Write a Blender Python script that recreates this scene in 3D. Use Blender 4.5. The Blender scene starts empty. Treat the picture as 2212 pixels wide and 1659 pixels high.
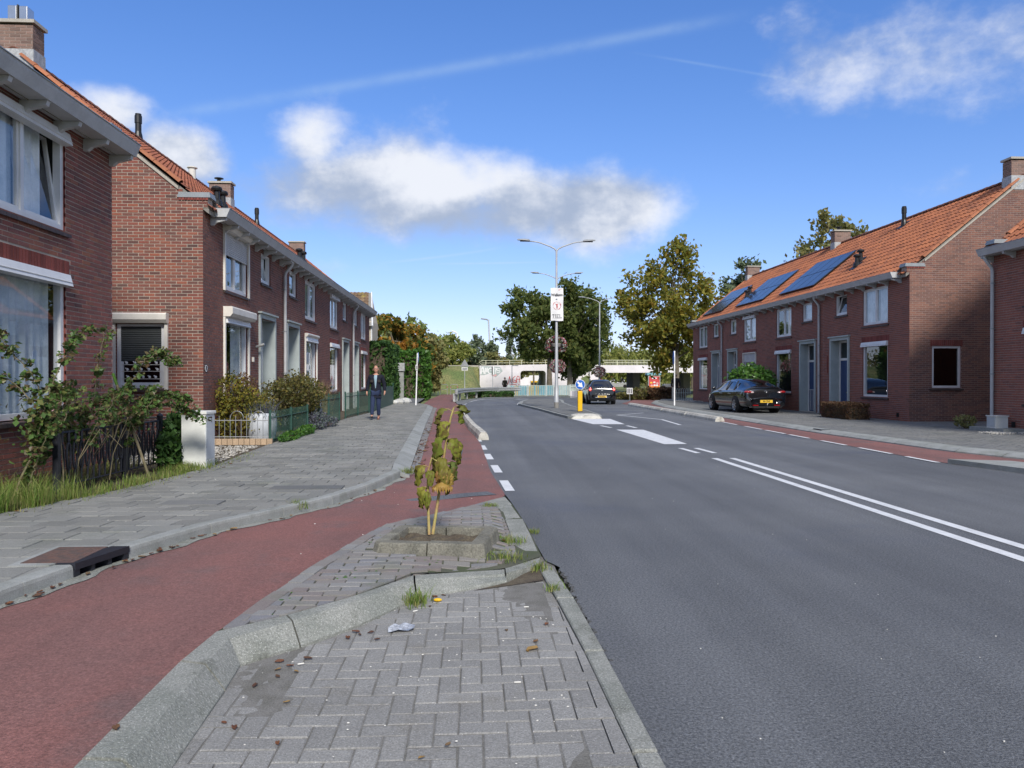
import bpy, math, random
import numpy as np
from mathutils import Vector, Matrix
from mathutils.geometry import tessellate_polygon
random.seed(7); RN = np.random.RandomState(11)
D = bpy.data; S = bpy.context.scene; COL = S.collection
PI = math.pi; rad = math.radians
def U(a, b): return random.uniform(a, b)

# ------------------------------------------------------------------ camera, sky, sun, exposure
cd = D.cameras.new('camera'); cam = D.objects.new('camera', cd); COL.objects.link(cam); S.camera = cam
cam.location = (0, 0, 1.5); cam.rotation_euler = (rad(90 - 0.367), 0, -math.atan(85 / 1640.))
cd.sensor_width = 36; cd.lens = 1640 / 2212 * 36; cd.clip_start = .05; cd.clip_end = 3000
SUN_EL, SUN_AZ = 38, 169          # degrees; azimuth clockwise from +Y: the sun stands behind the camera, a little to the right
sd = D.lights.new('sun', 'SUN'); sun = D.objects.new('sun', sd); COL.objects.link(sun)
sd.energy = 1.5; sd.angle = rad(12); sd.color = (1, .95, .87)
sa, se = rad(SUN_AZ), rad(SUN_EL)
sdir = Vector((math.sin(sa) * math.cos(se), math.cos(sa) * math.cos(se), math.sin(se)))
sun.rotation_euler = (-sdir).to_track_quat('-Z', 'Y').to_euler()
S.view_settings.view_transform = 'Standard'; S.view_settings.look = 'None'
S.view_settings.exposure = 1.5; S.view_settings.gamma = 1; S.view_settings.use_curve_mapping = False
S.cycles.max_bounces = 5; S.cycles.diffuse_bounces = 3; S.cycles.glossy_bounces = 3; S.cycles.transparent_max_bounces = 8
S.cycles.caustics_reflective = False; S.cycles.caustics_refractive = False

class NT:
    """small helper to write node trees"""
    def __init__(s, tree): s.t = tree; s.n = tree.nodes; s.l = tree.links
    def node(s, typ, ins=None, **kw):
        n = s.n.new(typ)
        for k, v in kw.items(): setattr(n, k, v)
        for k, v in (ins or {}).items(): s.put(n.inputs[k], v)
        return n
    def put(s, sock, v):
        if isinstance(v, bpy.types.NodeSocket): s.l.new(v, sock)
        elif isinstance(v, tuple) and len(v) == 3 and sock.type == 'RGBA': sock.default_value = (*v, 1)
        else: sock.default_value = v
    def m(s, op, a, b=0., c=0.):
        n = s.n.new('ShaderNodeMath'); n.operation = op
        for i, v in enumerate((a, b, c)):
            s.put(n.inputs[i], v)
        return n.outputs[0]
    def sstep(s, v, a, b, o0=0., o1=1.):
        n = s.node('ShaderNodeMapRange', {0: v, 1: a, 2: b, 3: o0, 4: o1}, interpolation_type='SMOOTHSTEP'); return n.outputs[0]
    def mix(s, f, a, b, mode='MIX'):
        n = s.node('ShaderNodeMix', data_type='RGBA', blend_type=mode)
        s.put(n.inputs[0], f); s.put(n.inputs[6], a); s.put(n.inputs[7], b); return n.outputs[2]
    def noise(s, vec, scale, detail=3., rough=.55, out=0):
        return s.node('ShaderNodeTexNoise', {'Vector': vec, 'Scale': scale, 'Detail': detail, 'Roughness': rough}).outputs[out]
    def ramp(s, f, stops):
        n = s.n.new('ShaderNodeValToRGB'); s.put(n.inputs[0], f); e = n.color_ramp.elements
        while len(e) > 1: e.remove(e[0])
        e[0].position = stops[0][0]; e[0].color = (*stops[0][1], 1)
        for p, c in stops[1:]: k = e.new(p); k.color = (*c, 1)
        return n.outputs[0]

def make_world():
    w = D.worlds.new('World'); S.world = w; w.use_nodes = True
    g = NT(w.node_tree); g.n.clear()
    sky = g.node('ShaderNodeTexSky', sky_type='NISHITA', sun_disc=False, sun_elevation=se, sun_rotation=sa,
                 altitude=0, air_density=1.0, dust_density=.0, ozone_density=2.2)
    hs = g.node('ShaderNodeHueSaturation', {'Color': sky.outputs[0], 'Saturation': 1.22, 'Value': 1.0, 'Fac': 1.})
    tint = g.mix(1., hs.outputs[0], (.66, .67, .92), 'MULTIPLY')       # thin veil: soft shoulder for the bright horizon
    den = g.node('ShaderNodeVectorMath', {0: tint, 1: (.105, .095, .065), 2: (1., 1., 1.)}, operation='MULTIPLY_ADD').outputs[0]
    skyc = g.node('ShaderNodeVectorMath', {0: tint, 1: den}, operation='DIVIDE').outputs[0]
    tc = g.node('ShaderNodeTexCoord').outputs['Generated']
    xyz = g.node('ShaderNodeSeparateXYZ', {0: tc}); x, y, z = xyz.outputs
    A = g.m('ARCTAN2', x, y)
    hyp = g.m('SQRT', g.m('ADD', g.m('MULTIPLY', x, x), g.m('MULTIPLY', y, y)))
    E = g.m('DIVIDE', z, g.m('MAXIMUM', hyp, .001))
    v = g.node('ShaderNodeCombineXYZ', {0: A, 1: g.m('MULTIPLY', E, 1.25), 2: 0.3}).outputs[0]
    n1 = g.noise(v, 4.6, 10, .56); n2 = g.noise(v, 13, 7, .62); nlow = g.noise(v, 2.1, 3, .5)
    def px(a): return math.atan((a - 1106) / 1640.) + math.atan(85 / 1640.)
    # (px, py, half-width, half-height, weight) of each cloud bank in the north sky
    blobs = [(680, 325, 100, 85, .86), (770, 390, 190, 90, 1.0), (930, 440, 270, 78, 1.0), (1100, 435, 150, 85, 1.0), (1290, 440, 170, 88, .9), (390, 345, 95, 62, .95),
             (250, 265, 70, 50, .75), (780, 590, 190, 32, .46), (2060, 70, 380, 120, .52), (2150, 190, 190, 120, .46), (1720, 50, 170, 70, .36), (1330, 380, 180, 50, .5), (560, 400, 90, 50, .5), (2110, 385, 150, 50, .46), (1840, 410, 140, 45, .34), (1500, 505, 130, 35, .42),
             (1080, 705, 240, 45, .48), (1640, 650, 200, 60, .3)]
    dens = None; shade = None
    for (cx, cy, rx, ry, wt) in blobs:
        a0 = px(cx); e0 = (819 - cy) / 1640. * math.cos(px(cx)); ra = rx / 1640.; re = ry / 1640.
        du = g.m('DIVIDE', g.m('SUBTRACT', A, a0), ra); dv = g.m('DIVIDE', g.m('SUBTRACT', E, e0), re)
        r2 = g.m('ADD', g.m('MULTIPLY', du, du), g.m('MULTIPLY', dv, dv))
        k = g.m('MULTIPLY', g.m('EXPONENT', g.m('MULTIPLY', r2, -.62)), wt)
        dens = k if dens is None else g.m('MAXIMUM', dens, k)
        sh = g.m('MULTIPLY', k, dv); shade = sh if shade is None else g.m('ADD', shade, sh)
    d = g.m('ADD', dens, g.m('MULTIPLY', g.m('SUBTRACT', n1, .5), 1.7))
    d = g.m('ADD', d, g.m('MULTIPLY', g.m('SUBTRACT', n2, .5), .55))
    mask = g.m('MULTIPLY', g.sstep(d, .26, .92), .97)
    side = g.m('MAXIMUM', g.sstep(g.m('ABSOLUTE', A), .85, 1.5), g.sstep(z, .55, .8))     # scattered clouds go on round the rest of the sky
    gen = g.m('MULTIPLY', g.sstep(g.noise(tc, 2.4, 7, .55), .40, .58), side)
    mask = g.m('MULTIPLY', g.m('MAXIMUM', mask, gen), g.sstep(E, -.02, .03))
    lines = None
    for pts, wid, amp in (([(300, 275), (1000, 146), (1660, 8)], 12, .2), ([(790, 573), (950, 556), (1120, 528)], 2.6, .5), ([(890, 572), (1050, 569), (1230, 564)], 2.0, .55), ([(1340, 105), (1640, 150), (1880, 190)], 3, .12)):
        P = [(px(a), (819 - b) / 1640. * math.cos(px(a))) for a, b in pts]
        c = np.polyfit([p[0] for p in P], [p[1] for p in P], 2)
        ev = g.m('ADD', g.m('MULTIPLY', g.m('ADD', g.m('MULTIPLY', A, float(c[0])), float(c[1])), A), float(c[2]))
        dd = g.m('DIVIDE', g.m('SUBTRACT', E, ev), wid / 1640.)
        k = g.m('EXPONENT', g.m('MULTIPLY', g.m('MULTIPLY', dd, dd), -1.))
        k = g.m('MULTIPLY', k, g.m('MULTIPLY', g.sstep(A, P[0][0], P[0][0] + .08), g.sstep(A, P[2][0] - .1, P[2][0], 1., 0.)))
        k = g.m('MULTIPLY', k, g.m('MULTIPLY', g.sstep(n2, .3, .65, .35, 1.), amp))
        lines = k if lines is None else g.m('MAXIMUM', lines, k)
    n3 = g.noise(g.node('ShaderNodeVectorMath', {0: v, 1: (.02, -.05, 0)}, operation='ADD').outputs[0], 4.6, 10, .56)
    lit = g.m('ADD', g.m('MULTIPLY', g.m('SUBTRACT', n3, n1), -2.4), g.m('MULTIPLY', shade, .28))
    lit = g.sstep(g.m('ADD', lit, g.m('MULTIPLY', g.m('SUBTRACT', n2, .5), .5)), -.3, .34)
    cc = g.mix(lit, (.42, .50, .66), (.90, .93, 1.0))
    b1 = g.node('ShaderNodeBackground', {0: skyc, 1: .086})
    b2 = g.node('ShaderNodeBackground', {0: cc, 1: .345}); b3 = g.node('ShaderNodeBackground', {0: (.62, .82, 1.0), 1: .32})
    m1 = g.node('ShaderNodeMixShader', {0: lines, 1: b1.outputs[0], 2: b3.outputs[0]})
    m2 = g.node('ShaderNodeMixShader', {0: mask, 1: m1.outputs[0], 2: b2.outputs[0]})
    o = g.node('ShaderNodeOutputWorld'); g.l.new(m2.outputs[0], o.inputs[0])
make_world()

# ------------------------------------------------------------------ materials
MT = {}
def new_mat(name):
    m = D.materials.new(name); m.use_nodes = True; g = NT(m.node_tree); g.n.clear()
    b = g.node('ShaderNodeBsdfPrincipled'); o = g.node('ShaderNodeOutputMaterial'); g.l.new(b.outputs[0], o.inputs[0])
    return m, g, b
def mat(name, col, rough=.8, col2=None, scale=3., fine=40., fvar=.18, bump=0., bscale=80., rand=0., spec=.4, metal=0., ramp=None, speck=None, dirt_or_sheen=None, coat=0., obj=False):
    """procedural surface: large patches col..col2, fine grain, per-piece brightness `rand` or per-piece colour `ramp`"""
    m, g, b = new_mat(name)
    if obj: pos = g.node('ShaderNodeTexCoord').outputs['Object']
    else: pos = g.node('ShaderNodeNewGeometry').outputs['Position']
    isl = g.node('ShaderNodeNewGeometry').outputs['Random Per Island']; oi = g.node('ShaderNodeObjectInfo').outputs['Random']
    r = g.m('FRACT', g.m('ADD', g.m('MULTIPLY', isl, 7.31), g.m('MULTIPLY', oi, 3.77)))
    c = col
    if ramp: c = g.ramp(r, ramp)
    n = g.noise(pos, scale, 4, .6)
    if col2: c = g.mix(g.sstep(n, .36, .66), c, col2)
    else: c = g.mix(g.sstep(n, .3, .7), g.mix(1., c, (.86, .86, .86), 'MULTIPLY'), c)
    if dirt_or_sheen: c = g.mix(g.m('MULTIPLY', g.sstep(g.noise(pos, dirt_or_sheen[1], 5, .65), .52, .7), dirt_or_sheen[2]), c, dirt_or_sheen[0])
    f = g.noise(pos, fine, 3, .7)
    c = g.mix(1., c, g.node('ShaderNodeCombineColor', {i: g.sstep(f, .25, .75, 1 - fvar, 1 + fvar) for i in range(3)}).outputs[0], 'MULTIPLY')
    if speck:
        vv = g.node('ShaderNodeTexVoronoi', {'Vector': pos, 'Scale': speck[1]}); c = g.mix(g.m('MULTIPLY', g.sstep(vv.outputs[0], speck[2], speck[2] * .5), speck[3]), c, speck[0])
    if rand:
        k = g.m('ADD', g.m('MULTIPLY', g.m('SUBTRACT', r, .5), 2 * rand), 1.)
        c = g.mix(1., c, g.node('ShaderNodeCombineColor', {i: k for i in range(3)}).outputs[0], 'MULTIPLY')
    g.put(b.inputs['Base Color'], c); b.inputs['Roughness'].default_value = rough
    b.inputs['Specular IOR Level'].default_value = spec; b.inputs['Metallic'].default_value = metal
    if coat: b.inputs['Coat Weight'].default_value = coat; b.inputs['Coat Roughness'].default_value = .03
    if bump:
        bn = g.node('ShaderNodeBump', {'Height': g.noise(pos, bscale, 4, .7), 'Strength': bump, 'Distance': .01}); g.l.new(bn.outputs[0], b.inputs['Normal'])
    MT[name] = m; return m
def streaks(name, k=.14):
    """wheel-polished lanes and long seams running along the road"""
    g = NT(MT[name].node_tree); b = [n for n in g.n if n.type == 'BSDF_PRINCIPLED'][0]; old = b.inputs['Base Color'].links[0].from_socket
    mp = g.node('ShaderNodeMapping', {'Vector': g.node('ShaderNodeNewGeometry').outputs['Position'], 'Scale': (1.3, .05, 1.)})
    f = g.m('ADD', g.sstep(g.noise(mp.outputs[0], 1., 4, .6), .3, .7, -k, k), 1.); f2 = g.m('ADD', g.sstep(g.noise(g.node('ShaderNodeNewGeometry').outputs['Position'], 42, 5, .85), .3, .7, -.24, .24), 0.)
    f = g.m('ADD', f, f2); g.put(b.inputs['Base Color'], g.mix(1., old, g.node('ShaderNodeCombineColor', {i: f for i in range(3)}).outputs[0], 'MULTIPLY'))
def leafmat(name, stops, trans=.35, rough=.55, patch=None):
    m = D.materials.new(name); m.use_nodes = True; g = NT(m.node_tree); g.n.clear()
    ge = g.node('ShaderNodeNewGeometry'); oi = g.node('ShaderNodeObjectInfo').outputs['Random']
    r = g.m('FRACT', g.m('ADD', g.m('MULTIPLY', ge.outputs['Random Per Island'], 5.13), oi))
    c = g.ramp(r, stops)
    if patch: c = g.mix(g.sstep(g.noise(ge.outputs['Position'], patch[1], 2, .5), .5, .62), c, g.mix(.75, c, patch[0]))
    b = g.node('ShaderNodeBsdfPrincipled', {'Base Color': c, 'Roughness': rough, 'Specular IOR Level': .3})
    t = g.node('ShaderNodeBsdfTranslucent', {0: c}); x = g.node('ShaderNodeMixShader', {0: trans, 1: b.outputs[0], 2: t.outputs[0]})
    o = g.node('ShaderNodeOutputMaterial'); g.l.new(x.outputs[0], o.inputs[0]); MT[name] = m; return m
def glassmat(name, tint=(.75, .82, .85), refl=.08, dark=0.):
    m = D.materials.new(name); m.use_nodes = True; g = NT(m.node_tree); g.n.clear()
    fc = g.node('ShaderNodeLayerWeight', {0: .5}).outputs['Facing']      # same on both sides, so daylight gets in
    f = g.m('MINIMUM', g.m('ADD', g.m('MULTIPLY', g.m('POWER', fc, 4.), .9), refl + .04), 1.)
    gl = g.node('ShaderNodeBsdfGlossy', {'Roughness': .015, 'Color': (.9, .93, .96)}); tr = g.node('ShaderNodeBsdfTransparent', {0: tint})
    x = g.node('ShaderNodeMixShader', {0: f, 1: tr.outputs[0], 2: gl.outputs[0]})
    o = g.node('ShaderNodeOutputMaterial'); g.l.new(x.outputs[0], o.inputs[0]); MT[name] = m; return m
def emit(name, col, s):
    m, g, b = new_mat(name); b.inputs['Base Color'].default_value = (*col, 1); b.inputs['Emission Color'].default_value = (*col, 1); b.inputs['Emission Strength'].default_value = s; MT[name] = m; return m

BR = lambda *c: [(i / (len(c) - 1.), v) for i, v in enumerate(c)]
mat('brick_gable', (.2, .09, .07), .9, ramp=BR((.095, .055, .05), (.19, .072, .058), (.24, .08, .06), (.20, .085, .066), (.15, .072, .062), (.29, .098, .062), (.22, .09, .07), (.12, .068, .06)), scale=1.4, fine=60, fvar=.22, bump=.25, bscale=120)
mat('brick_front', (.15, .06, .045), .9, ramp=BR((.14, .07, .062), (.205, .092, .072), (.255, .104, .076), (.175, .085, .07), (.225, .10, .078)), scale=1.1, fine=60, bump=.2, dirt_or_sheen=((.2, .15, .13), 2.5, .25))
mat('brick_red', (.28, .09, .06), .9, ramp=BR((.14, .075, .07), (.23, .09, .075), (.27, .095, .078), (.21, .09, .075), (.19, .08, .072), (.30, .12, .075)), scale=1.2, fine=60, fvar=.22, bump=.25)
mat('brick_maroon', (.15, .05, .045), .9, ramp=BR((.19, .082, .066), (.265, .10, .074), (.31, .115, .08), (.23, .094, .074), (.28, .108, .08)), scale=1.1, fine=60, bump=.2)
mat('brick_orange', (.28, .13, .085), .9, ramp=BR((.15, .08, .065), (.22, .108, .082), (.26, .125, .09), (.19, .10, .08), (.17, .088, .075)), scale=1.0, fine=60, bump=.2, dirt_or_sheen=((.10, .07, .06), .25, .35))
mat('brick_chimney', (.22, .15, .12), .9, ramp=BR((.15, .10, .085), (.23, .15, .12), (.27, .17, .14), (.2, .14, .12)), scale=2, fine=60, bump=.2)
mat('mortar_light', (.45, .40, .34), .95, scale=3, fine=90, bump=.2)
mat('mortar_dark', (.31, .25, .23), .95, scale=3, fine=90)
mat('mortar_mid', (.36, .29, .26), .95, scale=3, fine=90)
mat('soldier_brick', (.2, .055, .045), .9, rand=.25, fine=60, bump=.2)
mat('sill_tile', (.07, .05, .045), .55, rand=.2, fine=50)
mat('white_frame', (.74, .75, .76), .38, fvar=.03, scale=2)
mat('cream_box', (.72, .69, .63), .45, fvar=.03)
mat('shutter_grey', (.52, .53, .54), .5, fvar=.05)
mat('shutter_dark', (.05, .057, .06), .5, fvar=.08)
mat('portal', (.42, .47, .46), .6, fvar=.05, dirt_or_sheen=((.3, .33, .31), 1.5, .3))
mat('gutter_paint', (.50, .51, .52), .5, fvar=.05, dirt_or_sheen=((.36, .36, .36), 2.2, .35))
mat('zinc', (.32, .35, .37), .45, metal=.3, fvar=.1)
mat('lead', (.42, .43, .44), .6, metal=.1, col2=(.3, .31, .32), scale=12)
mat('steel', (.6, .6, .6), .22, metal=1., fvar=.04)
mat('door_blue', (.03, .06, .16), .4, fvar=.05)
mat('door_white', (.68, .70, .72), .4, fvar=.04)
mat('roof_tile', (.42, .13, .05), .75, ramp=BR((.29, .105, .052), (.38, .135, .062), (.42, .15, .066), (.34, .12, .058), (.26, .095, .05)), scale=1.1, fine=50, bump=.2, dirt_or_sheen=((.14, .075, .055), 1.3, .5))
mat('joint_dark', (.085, .085, .065), .97, col2=(.065, .08, .04), scale=5, fine=150, bump=.5)
mat('roof_tile_worn', (.3, .1, .06), .8, ramp=BR((.2, .075, .05), (.3, .1, .06), (.33, .115, .06), (.24, .085, .055)), scale=1.6, fine=50, bump=.2, dirt_or_sheen=((.10, .055, .04), 2., .55))
mat('verge_tile', (.38, .14, .065), .7, rand=.14, fine=50, bump=.15)
mat('ridge_tile', (.19, .075, .05), .8, rand=.2, fine=50, dirt_or_sheen=((.08, .05, .04), 3, .6))
mat('brown_tile', (.2, .13, .08), .85, rand=.25, fine=50, dirt_or_sheen=((.33, .27, .06), 1.2, .7))
mat('cement', (.42, .39, .34), .9, bump=.3)
mat('plastic_black', (.012, .012, .013), .4, fvar=.1)
mat('solar', (.025, .03, .055), .16, spec=.8, fvar=.06, scale=.7); mat('solar_frame', (.02, .022, .025), .35)
mat('curtain', (.70, .76, .80), .9, col2=(.5, .58, .63), scale=3, fvar=.06, obj=True)
mat('blind', (.72, .70, .64), .8, fvar=.04)
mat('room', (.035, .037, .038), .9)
mat('plaster', (.55, .48, .38), .9)
glassmat('glass', (.93, .95, .96), .05); glassmat('glass_dark', (.12, .14, .15), .04); glassmat('glass_tint', (.25, .3, .3), .05)
# ground
mat('asphalt', (.108, .113, .121), .74, col2=(.140, .145, .151), scale=.28, fine=75, fvar=.55, bump=1., bscale=90, speck=((.30, .31, .32), 95, .28, .5), dirt_or_sheen=((.065, .078, .12), .16, .45))  # broad bluish patches: sky reflection painted into the asphalt colour
streaks('asphalt')
mat('asphalt_edge', (.085, .087, .09), .95, scale=5, fine=100, bump=1., bscale=60)
mat('red_asphalt', (.222, .098, .085), .85, col2=(.18, .092, .083), scale=.6, fine=75, fvar=.28, bump=.7, bscale=90, speck=((.36, .26, .23), 90, .2, .3), dirt_or_sheen=((.12, .095, .092), 1.1, .55)); streaks('red_asphalt', .10)
mat('kerb_concrete', (.285, .288, .262), .92, col2=(.215, .225, .20), scale=2.5, fine=80, fvar=.32, bump=.9, bscale=90, speck=((.62, .62, .58), 75, .28, .5), dirt_or_sheen=((.12, .125, .10), 3.3, .65))
mat('kerb_grey', (.30, .31, .30), .92, col2=(.24, .25, .235), scale=3, fine=120, fvar=.2, bump=.4, bscale=120, rand=.08, dirt_or_sheen=((.17, .18, .15), 4, .4))
mat('white_kerb', (.56, .54, .48), .85, col2=(.40, .38, .33), scale=3, fine=60, dirt_or_sheen=((.2, .19, .17), 6, .6))
mat('paving_tile', (.195, .197, .185), .93, col2=(.235, .232, .215), scale=.8, fine=110, fvar=.22, bump=.45, bscale=120, rand=.17, dirt_or_sheen=((.13, .14, .115), 1.3, .55))
mat('paver_grey', (.240, .236, .226), .92, col2=(.270, .265, .252), scale=1.3, fine=110, fvar=.3, bump=.7, bscale=120, rand=.10, speck=((.62, .62, .62), 70, .17, .7), dirt_or_sheen=((.185, .17, .14), 1.1, .7))
mat('ring_concrete', (.20, .19, .155), .93, col2=(.14, .135, .11), scale=5, fine=70, fvar=.35, bump=1., bscale=70, dirt_or_sheen=((.33, .32, .26), 3.5, .6))
mat('cobble_brick', (.215, .20, .195), .93, ramp=BR((.19, .185, .19), (.235, .225, .21), (.21, .18, .17), (.25, .245, .235), (.2, .2, .215)), scale=1.5, fine=120, bump=.5, dirt_or_sheen=((.12, .14, .08), 2.4, .35))
mat('dark_paver', (.135, .14, .142), .93, col2=(.165, .165, .16), scale=.7, fine=100, rand=.13, bump=.3, dirt_or_sheen=((.10, .11, .095), .8, .5))
mat('joint_sand', (.15, .14, .12), .97, col2=(.11, .115, .085), scale=5, fine=150, bump=.5)
mat('bay_sand', (.185, .178, .165), .97, col2=(.14, .135, .12), scale=7, fine=120, fvar=.35, bump=.6)
mat('soil', (.075, .058, .042), .97, col2=(.11, .09, .06), scale=6, fine=90, fvar=.4, bump=.8, bscale=70)
mat('gravel', (.42, .40, .36), .9, rand=.45, fine=60)
mat('road_paint', (.66, .67, .68), .7, fine=140, fvar=.10, col2=(.58, .59, .60), scale=5, dirt_or_sheen=((.34, .35, .37), 9, .35))
mat('old_paint', (.36, .38, .40), .8, fine=140, fvar=.2)
mat('grass_ground', (.115, .155, .05), .95, col2=(.19, .19, .075), scale=.5, fine=6, fvar=.45, bump=.5, bscale=10)
mat('concrete_white', (.78, .74, .76), .85, col2=(.70, .67, .68), scale=.5, fine=8, fvar=.05, dirt_or_sheen=((.42, .40, .39), .7, .35))
mat('concrete_dark', (.24, .23, .21), .9)
mat('rusty_iron', (.13, .075, .06), .8, col2=(.09, .065, .058), scale=14, fine=90, fvar=.3, bump=.4)
mat('iron_black', (.018, .02, .028), .45, spec=.5, fvar=.2)
mat('green_metal', (.03, .085, .065), .5, fvar=.15)
mat('grey_metal', (.36, .37, .38), .4, metal=.5, fvar=.06)
mat('galvanised', (.42, .43, .43), .5, metal=.35, fvar=.12, col2=(.32, .33, .33), scale=6)
mat('pole_grey', (.40, .415, .43), .45, metal=.15, fvar=.05)
mat('cabinet', (.70, .71, .68), .55, fvar=.03); mat('cabinet_door', (.50, .53, .55), .55, fvar=.03)
mat('bark', (.12, .10, .075), .95, col2=(.18, .155, .12), scale=4, fine=30, bump=.8, bscale=20)
mat('bark_light', (.22, .19, .14), .95, fine=30)
mat('wood_edge', (.45, .33, .22), .85, rand=.1)
mat('pot_grey', (.50, .53, .57), .5, fvar=.05, col2=(.42, .45, .49), scale=2)
mat('yellow_post', (.80, .47, .01), .45, fvar=.05); mat('sign_blue', (.01, .12, .50), .4, fvar=.02); mat('sign_white', (.8, .8, .8), .4, fvar=.02)
mat('print_red', (.6, .07, .07), .6); mat('print_pink', (.72, .42, .42), .6); mat('print_grey', (.12, .12, .13), .6); mat('print_black', (.02, .02, .02), .6)
mat('rail_cream', (.62, .62, .46), .6); mat('stone_white', (.6, .6, .57), .85, rand=.2, bump=.5, bscale=30)
for k, c in dict(bar_blue=(.18, .40, .47), bar_yellow=(.50, .40, .18), bar_grey=(.42, .48, .47), bar_pale=(.55, .62, .58)).items(): mat(k, c, .6)
mat('car_black', (.006, .007, .009), .16, spec=.6, coat=1., fvar=.02, obj=True); mat('car_trim', (.012, .012, .013), .6)
mat('tyre', (.012, .012, .012), .85); mat('rim', (.5, .51, .53), .3, metal=.85)
mat('lamp_red', (.35, .012, .015), .15, coat=1.); mat('lamp_clear', (.65, .5, .5), .15, coat=1.); mat('plate_yellow', (.80, .50, .04), .5, fvar=.02); mat('chrome', (.75, .76, .78), .12, metal=1.)
emit('brake_light', (1., .12, .10), 1.2)
mat('skin', (.52, .27, .19), .55, fvar=.04, obj=True); mat('jacket', (.008, .01, .022), .9, fvar=.1); mat('jeans', (.022, .035, .085), .9, fvar=.15, scale=12); mat('shirt', (.30, .42, .50), .85)
mat('shoe_brown', (.16, .07, .05), .6); mat('shoe_grey', (.07, .07, .07), .7); mat('hair_grey', (.25, .22, .20), .9); mat('coat_dark', (.035, .03, .028), .9); mat('coat_brown', (.09, .07, .05), .9)
# plants
leafmat('leaf_dark', BR((.085, .12, .035), (.13, .175, .05), (.19, .235, .065), (.10, .135, .04), (.26, .27, .075)), .55)
leafmat('leaf_oak', BR((.17, .19, .035), (.28, .26, .04), (.13, .17, .035), (.38, .30, .045), (.22, .23, .045), (.40, .25, .045)), .5)
leafmat('leaf_maple', BR((0.08, 0.128, 0.032), (0.128, 0.16, 0.032), (0.064, 0.112, 0.032), (0.48, 0.24, 0.032), (0.16, 0.192, 0.032)), .4, patch=((.42, .17, .02), .45))
leafmat('leaf_olive', BR((.20, .22, .08), (.29, .28, .10), (.17, .19, .07), (.34, .30, .11), (.22, .18, .08)), .42)
leafmat('leaf_light', BR((0.15, 0.21, 0.06), (0.24, 0.285, 0.075), (0.18, 0.24, 0.09), (0.285, 0.3, 0.105)), .4)
leafmat('leaf_blue', BR((0.105, 0.15, 0.0825), (0.18, 0.225, 0.128), (0.135, 0.18, 0.105), (0.24, 0.27, 0.165)), .35)
leafmat('leaf_willow', BR((0.216, 0.257, 0.0607), (0.311, 0.324, 0.081), (0.162, 0.216, 0.054), (0.378, 0.365, 0.108)), .45)
leafmat('leaf_hedge', BR((0.0225, 0.06, 0.015), (0.045, 0.105, 0.021), (0.0675, 0.135, 0.03), (0.03, 0.0825, 0.0225)), .25)
leafmat('leaf_laurel', BR((0.036, 0.108, 0.018), (0.072, 0.168, 0.024), (0.096, 0.204, 0.036), (0.048, 0.12, 0.024)), .3, .35)
leafmat('leaf_shrub', BR((0.135, 0.112, 0.0375), (0.09, 0.105, 0.03), (0.195, 0.158, 0.0375), (0.0675, 0.0825, 0.027), (0.135, 0.09, 0.045)), .3)
leafmat('leaf_yellowgreen', BR((0.21, 0.195, 0.03), (0.135, 0.15, 0.03), (0.3, 0.225, 0.03), (0.075, 0.105, 0.03)), .35)
leafmat('leaf_brown', BR((0.14, 0.07, 0.042), (0.098, 0.056, 0.035), (0.196, 0.105, 0.049), (0.084, 0.077, 0.035)), .25)
leafmat('leaf_rose', BR((.05, .10, .03), (.085, .16, .04), (.12, .20, .05), (.11, .06, .04), (.20, .23, .07)), .3, .4)
leafmat('leaf_lavender', BR((.09, .12, .09), (.14, .17, .16), (.15, .14, .22), (.08, .11, .07)), .3)
leafmat('grass_blade', BR((0.105, 0.195, 0.03), (0.165, 0.255, 0.045), (0.24, 0.3, 0.075), (0.33, 0.3, 0.12), (0.135, 0.225, 0.0375)), .35)
leafmat('straw', BR((0.45, 0.325, 0.15), (0.562, 0.425, 0.213), (0.375, 0.263, 0.125), (0.5, 0.375, 0.2)), .3)
leafmat('leaf_sun', BR((.30, .31, .05), (.36, .34, .055), (.20, .25, .04), (.28, .23, .05), (.15, .20, .045)), .45, patch=((.20, .13, .05), 30.))
leafmat('petal_dry', BR((0.36, 0.18, 0.048), (0.42, 0.288, 0.072), (0.24, 0.108, 0.036), (0.48, 0.336, 0.096)), .3)
leafmat('flower', BR((.78, .76, .75), (.06, .11, .03), (.40, .03, .10), (.07, .12, .03), (.78, .76, .75), (.05, .09, .025), (.52, .09, .2), (.08, .14, .04)), .2)
leafmat('litter_leaf', BR((.20, .085, .04), (.11, .05, .035), (.30, .19, .07), (.15, .10, .06), (.09, .045, .03)), .2, .7)
mat('stem_green', (.30, .27, .08), .7, col2=(.35, .22, .10), scale=9); mat('stem_brown', (.16, .10, .06), .85); mat('stem_dry', (.22, .18, .11), .85, col2=(.12, .11, .06), scale=6)

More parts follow.
